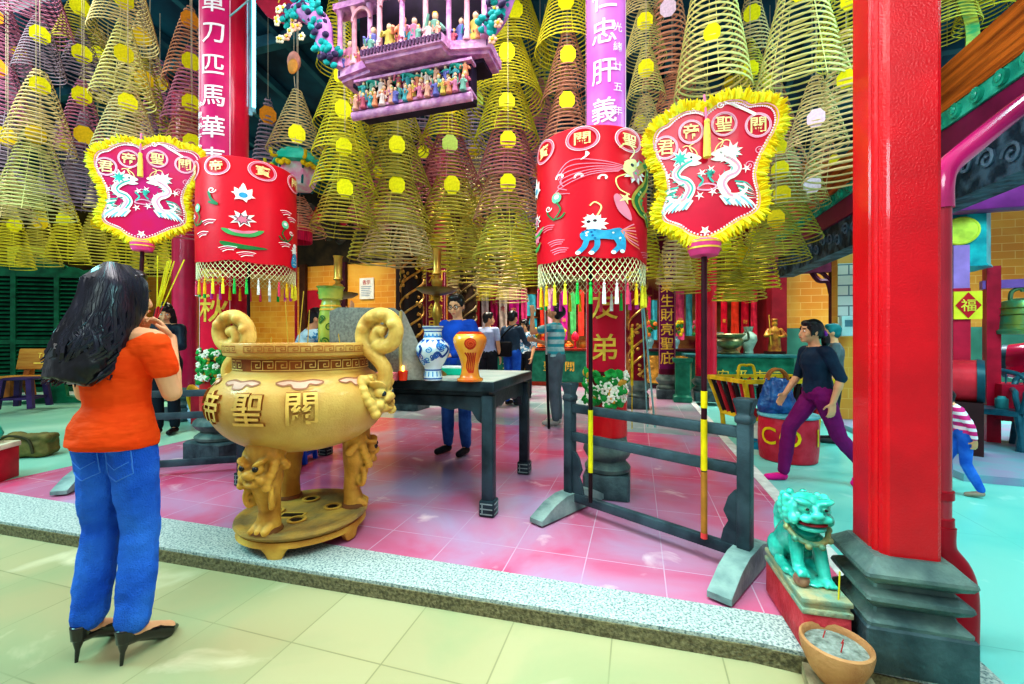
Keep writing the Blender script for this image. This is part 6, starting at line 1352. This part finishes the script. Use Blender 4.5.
for x in (-.62, .62):
    m = MB(); m.prism([(-.24, 0), (-.12, 0), (-.06, .25), (.1, .25), (.2, 0), (.3, 0), (.24, .4), (.3, .8), (.22, .8), (.12, .42), (-.22, .42)], -.05, .05, lambda y, z, xx: (x+xx, y, z)); m.done('leg', wdd, t)
def stool(name, label, loc, s, mat, rz=0):
    t = thing(name, label, 'stool', loc, rz)
    m = MB(); m.sq([(.19*s, .46*s), (.2*s, .47*s), (.2*s, .49*s), (.18*s, .5*s)], ch=.2); m.done('seat', mat, t)
    for sx in (-1, 1):
        for sy in (-1, 1):
            m = MB(); m.rings([[(sx*(.17*k)+dx*s, sy*(.17*k)+dy*s, z) for dx, dy in ((-.035, -.035), (.035, -.035), (.035, .035), (-.035, .035))] for k, z in ((s, .47*s), (1.25*s, 0))]); m.done('leg', mat, t)
    m = MB()
    for sgn in (-1, 1): m.box((0, sgn*.195*s, .16*s), (.36*s, .02, .04*s)); m.box((sgn*.195*s, 0, .16*s), (.02, .36*s, .04*s))
    m.done('stretcher', mat, t); return t
q = W(24, 406, 7.2); stool('plastic_stool', 'dark purple plastic stool standing on the platform before the bench', (q.x, q.y, .09), 1.02, M('3a2a58', .35, 0, .25, 6), rad(35))
q = G(300, 462); stool('plastic_stool', 'small bright blue plastic stool half hidden under the altar table', (q.x, q.y, .01), .5, M('1458d8', .3, 0, .15, 6), rad(15))
q = G(58, 403, .09); t = thing('green_support', 'low green splayed wooden support on the platform right of the bench', 'support', (q.x, q.y, .09), rad(30))
m = MB(); m.prism([(-.5, 0), (.5, 0), (.5, .05), (.15, .12), (.1, .5), (-.1, .5), (-.15, .12), (-.5, .05)], -.04, .04, lambda x, z, y: (x, y, z)); m.done('board', grn, t)
q = G(14, 459); t = thing('canvas_bag', 'slumped brown canvas bag lying on the teal floor at the left', 'bag', (q.x, q.y+.1, .0), rad(28))
blob('bag_body', lambda m: (m.box((0, 0, .11), (.46, .24, .2), bev=.05), m.box((.1, -.02, .2), (.3, .2, .08), .1, bev=.03), m.ell((-.1, 0, .16), (.16, .12, .1))), .012, M('5a5030', .75, 0, .35, 8, .6, 20, col2='7a6a3c'), t, 3, disp=.04, dscale=.1)
m = MB(); m.tube(spline([(-.2, -.1, .16), (-.05, -.16, .25), (.1, -.13, .2), (.16, -.15, .06)], 5), .012, 6); m.done('strap', M('3a3420', .7), t)
q = G(-40, 487); t = thing('donation_box', 'red painted box with white lid at the left picture edge', 'box', (q.x, q.y+.12, .0), rad(30))
m = MB(); m.box((0, 0, .14), (.32, .3, .28), bev=.01); m.done('box_body', M('a81c30', .45, 0, .2, 6), t); m = MB(); m.box((0, 0, .3), (.34, .32, .05), bev=.012); m.done('lid', M('d8d4b8', .5, 0, .15, 8), t)
m = MB(); m.lathe([(.05, 0), (.1, .02), (.13, .08), (.11, .14), (.06, .17), (.02, .175)], 20, (q.x, q.y+.12, .327)); tag(m.done('jar', M('1ca890', .3, 0, .25, 8)), 'squat turquoise jar standing on the red box at left edge', 'jar')
q = W(10, 330, 8.6); m = MB(); m.box((q.x-1.2, q.y+.8, 1.4), (1.6, .1, 2.4), rad(30)); struct(m.done('wall_panel', M('d87a2c', .5, 0, .2, 4)))
# plastic sack and red stool-like things behind the left fence
q = G(190, 424); t = thing('plastic_sack', 'pale blue translucent plastic sack standing behind the left fence', 'sack', (q.x, q.y+.2, .0))
blob('sack_body', lambda m: trunk(m, [((0, 0, 0), .2, .16), ((0, 0, .15), .23, .18), ((.02, 0, .4), .2, .16), ((0, 0, .55), .12, .1), ((0, 0, .64), .05, .05), ((.02, 0, .72), .1, .08)], 18), .013, M('bcd8ec', .2, 0, .2, 7, .7, 16, col2='8ab8e0', coat=.4), t, 2, disp=.06, dscale=.09)
q = G(150, 432); t = thing('rattan_chair', 'red stool with yellow curved arm behind the dark jacketed woman', 'chair', (q.x+.25, q.y+.7, .0))
m = MB(); m.box((0, 0, .25), (.42, .4, .5), bev=.02); m.done('seat_box', M('b81c3c', .5, 0, .2, 6), t); m = MB(); m.tube(spline([(-.24, -.1, .1), (-.3, -.14, .35), (-.2, -.2, .55), (-.02, -.22, .5)], 5), .035, 8); m.done('arm', M('e8b020', .4), t)
# ---- orange wall: counter, cabinet, notice, blue hanging
q = W(264, 340, 9.0); t = thing('green_counter', 'low teal green glazed counter in front of the orange brick wall', 'counter', (q.x, q.y, 0))
m = MB(); m.box((0, 0, .55), (2.6, .5, 1.1)); m.done('body', M('1a7a5c', .4, 0, .3, 5), t); m = MB(); [m.box((0, -.255, z), (2.5, .02, .05)) for z in (.5, .8, 1.05)]; m.done('rails', M('48b890', .4), t)
m = MB(); m.box((0, 0, 1.12), (2.7, .56, .05)); m.done('top', M('7ac0a8', .4), t)
for i, (px, py, w, h, c) in enumerate(((238, 298, .9, .9, 'b01c34'), (317, 279, .45, .58, 'f0ecec'))):
    q = W(px, py, 9.9); q.y = 10.12; t = thing('wall_notice', ('crimson board hung on the orange wall behind the left canopy tassels', 'white paper notice pasted on the orange wall behind the flared vase')[i], 'notice', q)
    m = MB(); m.box((0, 0, 0), (w, .03, h)); b = m.done('sheet', M(c, .6, 0, .1, 6), t)
    if i:
        d = Draw(lambda x, y, l: Vector((x, -.016-l, y)), .0005); d.text('告示', (0, .17), .13, 0, 1, .02)
        for k in range(6): d.line([(-.17, .05-.05*k), (0, .05-.05*k), (.16-.03*(k % 3), .05-.05*k)], .012, 1)
        d.done('lettering', [M('c02030', .5), M('4a7ab0', .5)], b)
q = W(382, 300, 9.9); t = thing('blue_banner', 'narrow bright blue cloth hanging beside the dark gilded column', 'banner', (q.x, 10.0, q.z)); m = MB(); m.rings([[(x, .02*sin(x*20+z*2), z) for x in (-.2, -.1, 0, .1, .2)]+[(x, .02*sin(x*20+z*2)+.01, z) for x in (.2, .1, 0, -.1, -.2)] for z in (.85, .4, 0, -.5, -.95)]); m.done('cloth', M('1c8ad8', .6, 0, .25, 5), t)
for i, (px, lab, c, w) in enumerate(((366, 'dark', '2a1a20', .12), (396, 'maroon', '6a1030', .18), (228, 'dark brown', '4a2a1c', .2), (288, 'dark plum', '3a1428', .2))):
    q = W(px, 340, 10.0); m = MB(); m.box((q.x, 10.06, 1.7), (w, .1, 3.4)); struct(m.done('trim_%d' % (14+i), M(c, .5, 0, .3, 5)))
q = W(336, 225, 7.5); t = thing('dark_garland', 'dark bronze openwork ornament hanging before the orange wall', 'ornament', q); m = MB(); r = random.Random(3)
for k in range(46): c = Vector((r.uniform(-.75, .75), r.uniform(-.1, .1), r.uniform(-.3, .4)*(1-.2*r.random()))); m.mat(0 if k % 6 else 1).ell(c, (r.uniform(.08, .16), .05, r.uniform(.06, .12)), (0, r.uniform(-1, 1), 0), 7, 5)
m.mat(0).tube([(-.8, 0, .1), (0, 0, .2), (.8, 0, .05)], .03, 6); m.cyl((0, 0, .2), (0, 0, 2.6), .01, seg=5); m.done('openwork', [M('2a2428', .5, 0, .5, 9, col2='5a4a3c'), M('c01c3c', .4)], t)
# ================================================================ FAR ALTARS
grnT = M('16604c', .4, 0, .3, 5, .1, 20, col2='2a8068')
def altar(label, px0, px1, d, h, depth, chars, rz=0, top='1c4a48'):
    a, b = W(px0, 340, d), W(px1, 340, d); L = (b-a).length; c = (a+b)/2; ang = math.atan2(b.y-a.y, b.x-a.x) if rz is None else rz
    t = thing('altar', label, 'altar table', (c.x, c.y, .004), ang)
    m = MB(); m.box((0, 0, h/2-.03), (L*.94, depth, h-.08)); bd = m.done('cabinet', grnT, t)
    m = MB(); m.box((0, 0, h-.03), (L+.12, depth+.14, .06), bev=.01); m.box((0, 0, .05), (L, depth+.08, .1)); m.done('top', M(top, .35, 0, .25, 6), t)
    if chars:
        dd = Draw(lambda x, y, l: Vector((x, -depth/2-.002-l, y)), .0005)
        for i, ch in enumerate(chars): dd.text(ch, (-L*.42+(i+.5)*L*.84/len(chars), h*.52), h*.28, 0, 1, .03)
        dd.done('lettering', [goldM], bd)
    return t, c, L, ang
t1, c1_, L1, a1_ = altar('long green altar table with gold characters at far end of the hall', 470, 592, 12.0, 1.0, .8, '合境帝聖關', 0, '8a3020')
t2_, c2_, L2, a2_ = altar('green altar table with bronze censer right of the fan handle', 690, 784, 9.3, .92, .8, '十安平吉三', 0, '2a6a6c')
t3_, c3_, L3, a3_ = altar('dark altar with carved gold front behind the purple couplet column', 640, 702, 11.0, 1.0, .7, None, 0, '3a1a24')
m = MB(); r = random.Random(6)
for k in range(70): m.ell((r.uniform(-L3*.4, L3*.4), -.37, r.uniform(.15, .8)), (.06, .02, .05), (0, r.uniform(-1, 1), 0), 6, 4)
m.box((0, -.355, .48), (L3*.86, .02, .7)); m.done('gilded_front', M('c8963c', .4, .3, .35, 9), t3_)
# offerings on the altars (each a thing)
def lathe_thing(name, label, cat, loc, prof, col, grp=None, extra=None, seg=16):
    m = MB(); m.lathe(prof, seg); o = m.done(name, M(col, .35, 0, .25, 8), None, loc)
    return tag(o, label, cat, grp)
vprof = lambda s: [(.06*s, 0), (.07*s, .01*s), (.06*s, .06*s), (.12*s, .2*s), (.11*s, .27*s), (.05*s, .33*s), (.07*s, .4*s), (.06*s, .4*s), (.03*s, .3*s)]
for i, (dx, c, s, lab) in enumerate(((-.5, 'd8e8e8', 1.1, 'white'), (-.3, 'c8d8d0', 1.2, 'pale grey'), (.28, '9ac0b0', 1.5, 'celadon'), (.05, 'd89a6a', 1.0, 'peach'))):
    lathe_thing('vase', '%s vase standing behind the bronze censer on the right green altar' % lab, 'vase', (c2_.x+dx, c2_.y+.25, .925), vprof(s), c, 'vases on the right green altar')
t = thing('bronze_censer', 'squat bronze censer with flared lip on the right green altar', 'censer', (c2_.x-.2, c2_.y-.2, .926))
m = MB(); m.lathe([(.2, 0), (.22, .03), (.14, .08), (.12, .12), (.26, .2), (.29, .28), (.25, .35), (.3, .4), (.33, .42), (.31, .44), (.24, .4), (.05, .38)], 28); m.done('bowl', M('5a6a50', .4, .4, .3, 9, col2='8a8a5a'), t)
m = MB(); [m.tube(spline([(s*.27, 0, .28), (s*.38, 0, .32), (s*.36, 0, .48), (s*.3, 0, .46)], 4), .025, 7) for s in (1, -1)]; m.done('ears', M('4a5a48', .4, .4), t)
# shrine cabinet with a guardian figure
q = W(762, 350, 10.4); t = thing('guardian_figure', 'painted wooden guardian figure in gold and red robe on the right altar', 'statue', (q.x-.05, c2_.y+.22, .926))
blob('figure', lambda m: (trunk(m, [((0, 0, 0), .14, .1), ((0, 0, .3), .11, .09), ((0, 0, .5), .13, .09), ((0, 0, .58), .06, .06)], 16), m.ell((0, 0, .66), (.06, .06, .075)), m.ell((0, 0, .74), (.07, .06, .04)), chain(m, [(.12, 0, .52), (.19, -.06, .4), (.08, -.12, .38)], [.045, .04, .03]), chain(m, [(-.12, 0, .52), (-.19, -.06, .4), (-.08, -.12, .42)], [.045, .04, .03])), .014, M('8a3a1c', .4, .1, .4, 9, col2='d8a838'), t, 2)
m = MB(); m.box((0, .0, .03), (.36, .28, .06)); m.done('base', M('3a1a18', .5), t)
m = MB(); m.cyl((-.1, -.12, .2), (-.14, -.12, .85), .012, seg=6); m.done('staff', goldM, t)
# hanging banners: each its own strip of cloth in front of the back walls
bm_ = {}
def banner(px, yt, yb, w, d, col, label, chars='', grp='hanging votive banners'):
    a = W(px, yt, d); H = (yb-yt)*d/F; Wm = w*d/F
    t = thing('votive_banner', label, 'banner', a)
    m = MB(); n = 6; m.rings([[(-Wm/2+Wm*i/n, .02*sin(i*1.5+z*3), z) for i in range(n+1)]+[(-Wm/2+Wm*i/n, .02*sin(i*1.5+z*3)+.012, z) for i in range(n, -1, -1)] for z in [-H*k/6 for k in range(7)]]); b = m.done('cloth', M(col, .6, 0, .25, 5), t)
    dd = Draw(lambda x, y, l: Vector((x, -.03-l, y)), .0005)
    for i, ch in enumerate(chars): dd.text(ch, (0, -H*(i+.6)/len(chars)), min(Wm*.62, H/len(chars)*.8), 0, 1, .02)
    if chars: dd.done('lettering', [goldM if col not in ('f4ece8', 'e8e0d0') else M('c01c30', .5)], b)
    m = MB(); m.cyl((-Wm/2-.03, 0, .01), (Wm/2+.03, 0, .01), .018, seg=6); m.cyl((0, 0, 0), (0, 0, max(.2, roofz(a.y)-a.z-.1)), .006, seg=4); m.done('hanging_rod', M('8a5a2c', .4), t)
BL = [(476, 286, 346, 7, 'd8384a', '福祿'), (485, 290, 345, 7, 'f4ece8', ''), (494, 284, 346, 7, 'c8286c', '天地'), (503, 292, 346, 8, 'e8e0d0', '合境'), (514, 284, 350, 10, 'd8289a', '平安吉慶'), (524, 288, 350, 6, 'e84a8a', ''), (531, 294, 316, 9, '4ac0d0', ''), (533, 318, 352, 8, '2aa8c0', ''), (543, 290, 346, 6, 'e0402c', '神恩'), (551, 288, 330, 7, 'f0b8c0', ''), (564, 290, 340, 7, 'c82c9a', '福'), (573, 292, 334, 6, '5ac070', ''), (581, 290, 336, 6, 'e84a3a', ''),
      (612, 290, 340, 7, 'd83058', ''), (622, 286, 330, 7, 'f0d0d8', ''), (646, 296, 336, 9, 'e83a6a', '廟'), (653, 300, 340, 8, '48c0d0', ''), (680, 290, 340, 8, 'e85a8a', '佛'), (689, 294, 336, 6, '5ad0d8', ''), (724, 292, 340, 6, 'd81c3c', '聖'), (735, 288, 340, 7, 'e8482c', ''), (745, 286, 346, 7, 'c81838', '財'), (754, 290, 340, 6, 'e83a5c', ''), (772, 286, 348, 7, 'c01c30', '恩')]
for i, (px, yt, yb, w, c, ch) in enumerate(BL):
    far = 13.6 if px < 600 else 12.6 if px < 715 else 10.7
    nm = {'d8': 'crimson', 'f4': 'white', 'c8': 'magenta', 'e8': 'rosy', '4a': 'turquoise', '2a': 'deep turquoise', 'e0': 'scarlet', 'f0': 'pale pink', '5a': 'green', '48': 'turquoise', 'c0': 'dark red'}[c[:2]]
    zone = 'left of right drum canopy pole' if px < 600 else 'between canopy pole and right fan handle' if px < 715 else 'right of the fan handle'
    Z0 = [q for q in BL if (q[0] < 600) == (px < 600) and (q[0] >= 715) == (px >= 715)]; k = Z0.index(BL[i])
    banner(px, yt, yb, w, far, c, '%s hanging banner, %s from left, %s' % (nm, NTH[k], zone), ch)
# piles of fruit, flowers and lamps on the far altar
r = random.Random(12)
for i in range(16):
    x = -1.35+i*.18; k = i % 4; z = 1.006; lo = (c1_.x+x*L1/3.2, c1_.y-.1+.12*(i % 2), z); wh = NTH[i] if i < 20 else ''
    if k == 0:
        t = thing('flower_vase', 'vase of yellow flowers on the far green altar, %s item from left' % wh, 'flowers', lo, 0, 'offerings on the far altar'); m = MB(); m.lathe(vprof(.7), 12); m.done('vase', M('d8e0f0', .3), t)
        m = MB(); [m.mat(j % 2).ell((r.uniform(-.12, .12), r.uniform(-.06, .06), r.uniform(.3, .55)), .045, u=6, w=4) for j in range(22)]; m.done('flowers', [M('f0d828', .5), M('3a9a48', .5)], t)
    elif k == 1:
        t = thing('fruit_plate', 'plate heaped with orange fruit on the far green altar, %s item from left' % wh, 'fruit', lo, 0, 'offerings on the far altar'); m = MB(); m.lathe([(.05, 0), (.16, .03), (.17, .04), (.02, .02)], 16); m.done('plate', M('e8d8d0', .3), t)
        for a in range(6): m = MB(); m.ell((.075*cos(a*1.26)*(a < 5), .075*sin(a*1.26)*(a < 5), .075+.07*(a == 5)), .05, u=8, w=6); m.done('orange', M('e8782c', .5, 0, .2, 20), t)
    elif k == 2: lathe_thing('altar_lamp', 'red lotus lamp on the far green altar, %s item from left' % wh, 'lamp', lo, [(.07, 0), (.03, .04), (.03, .18), (.1, .24), (.11, .32), (.05, .42), (.01, .45)], 'd82848', 'offerings on the far altar')
    else: lathe_thing('incense_pot', 'small brass incense pot on the far green altar, %s item from left' % wh, 'pot', lo, [(.06, 0), (.1, .06), (.11, .14), (.09, .18), (.12, .21), (.1, .2), (.03, .17)], 'b88a3c', 'offerings on the far altar')
for i, (px, c, lab) in enumerate(((676, 'e0c428', 'yellow'), (700, 'c0506a', 'rosy'), (650, 'd8803c', 'orange'))):
    q = W(px, 340, 11.0); t = thing('flower_vase', 'vase of %s flowers on the dark altar behind the purple couplet column' % lab, 'flowers', (q.x, q.y, 1.006)); m = MB(); m.lathe(vprof(.8), 12); m.done('vase', M('7ab8c0', .3), t)
    m = MB(); [m.mat(j % 2).ell((r.uniform(-.16, .16), r.uniform(-.08, .08), r.uniform(.34, .7)), .055, u=6, w=4) for j in range(26)]; m.done('flowers', [M(c, .5), M('3a8a48', .5)], t)
# dark side altar right behind the fan handle (long table with vases seen over the right green altar)
q = W(660, 400, 8.6)
t = thing('stone_lamp', 'dark green square pedestal right beside the foot of the purple couplet column', 'pedestal', (q.x+.42, q.y, .005)); m = MB(); m.sq([(.17, 0), (.17, .1), (.13, .14), (.13, .75), (.18, .8), (.18, .86)], ch=.1); m.done('post', grnT, t)
# feather duster pole leaning by the column foot
a, b = W(655, 418, 6.0), W(640, 270, 5.6); t = thing('leaning_pole', 'pale blue metal pole leaning between the drum canopy and right fan', 'pole', (0, 0, 0))
m = MB(); m.cyl((a.x, a.y, .0), b, .013, seg=8); m.cyl((a.x-.1, a.y, .0), b, .009, seg=8); m.done('shafts', M('8ac8c8', .3, .4), t)
q = W(632, 350, 5.9); m = MB(); m.box((q.x, q.y, 1.0), (.035, .02, .8)); m.cyl((q.x, q.y, 0), (q.x, q.y, .7), .008, seg=6); tag(m.done('duster', M('c8b020', .6, 0, .3, 20), None), 'thin yellow brush hanging on the leaning pale pole', 'brush')
# ================================================================ LIGHT, SKY, CAMERA
def area(loc, size, power, col, target=None, spread=180):  # unseen lamps added for fill, not fittings of the temple
    l = bpy.data.lights.new('fill_area', 'AREA'); l.shape = 'DISK'; l.size = size; l.energy = power; l.color = col; l.spread = rad(spread)
    o = bpy.data.objects.new('fill_area', l); COL.objects.link(o); o.location = loc
    if target is not None: o.rotation_euler = (Vector(target)-Vector(loc)).to_track_quat('-Z', 'Y').to_euler()
    return o
def point(loc, r, power, col):
    l = bpy.data.lights.new('lamp', 'POINT'); l.shadow_soft_size = r; l.energy = power; l.color = col
    o = bpy.data.objects.new('lamp', l); COL.objects.link(o); o.location = loc; return o
area((-2.2, .2, 4.4), 3.0, 46, (1, .97, .9), (-2.0, 2.2, .3))
area((-1.2, 2.6, 4.9), 2.0, 100, (1, .96, .98), (-1.4, 3.2, 0))
area((3.6, 3.2, 4.2), 2.0, 150, (.42, .95, .95), (2.2, 4.0, 0))
area((-7.2, 1.6, 5.6), 2.0, 120, (.85, 1, .9), (-7, 5, 0))
area((.9, .2, 3.2), 1.2, 28, (.8, 1, .95), (.95, 2.0, .4))
area((-5.2, .2, 3.6), 1.6, 120, (.3, .95, 1), (-3.6, .9, 0))  # added lamp for a cyan pool on the lower floor
area((.2, 1.0, 4.2), 1.0, 16, (.55, 1, .95), (-.4, 1.95, 0), 60)  # added lamp tinting the granite step cyan
for x, y, p, c in ((-1.5, 11.6, 160, (1, .85, .75)), (1.7, 9.6, 90, (1, .9, .8)), (-2.6, 7.6, 130, (1, .92, .75)), (-7.5, 7.8, 120, (1, .88, .62)), (5, 8.4, 140, (.9, .98, 1)), (-11, 6.5, 55, (.95, 1, .8))):
    area((x, y, roofz(y)-.5), 1.4, p, c, (x, y-.1, 0), 112)  # added hall fill under the roof, spread narrowed to stay unseen
w = bpy.data.worlds.new('sky'); SC.world = w; w.use_nodes = True
bg = w.node_tree.nodes['Background']; bg.inputs[0].default_value = (.86, .93, 1, 1); bg.inputs[1].default_value = .42
cam = bpy.data.cameras.new('camera'); co = bpy.data.objects.new('camera', cam); COL.objects.link(co)
cam.sensor_width = 36; cam.lens = F/1024*36; cam.shift_y = -(342-HY)/1024; cam.clip_start = .02
co.location = (0, 0, CH); co.rotation_euler = (PI/2, 0, TH); SC.camera = co
SC.view_settings.view_transform = 'Standard'; SC.view_settings.look = 'Medium High Contrast'; SC.view_settings.exposure = .35; SC.view_settings.gamma = 1.0
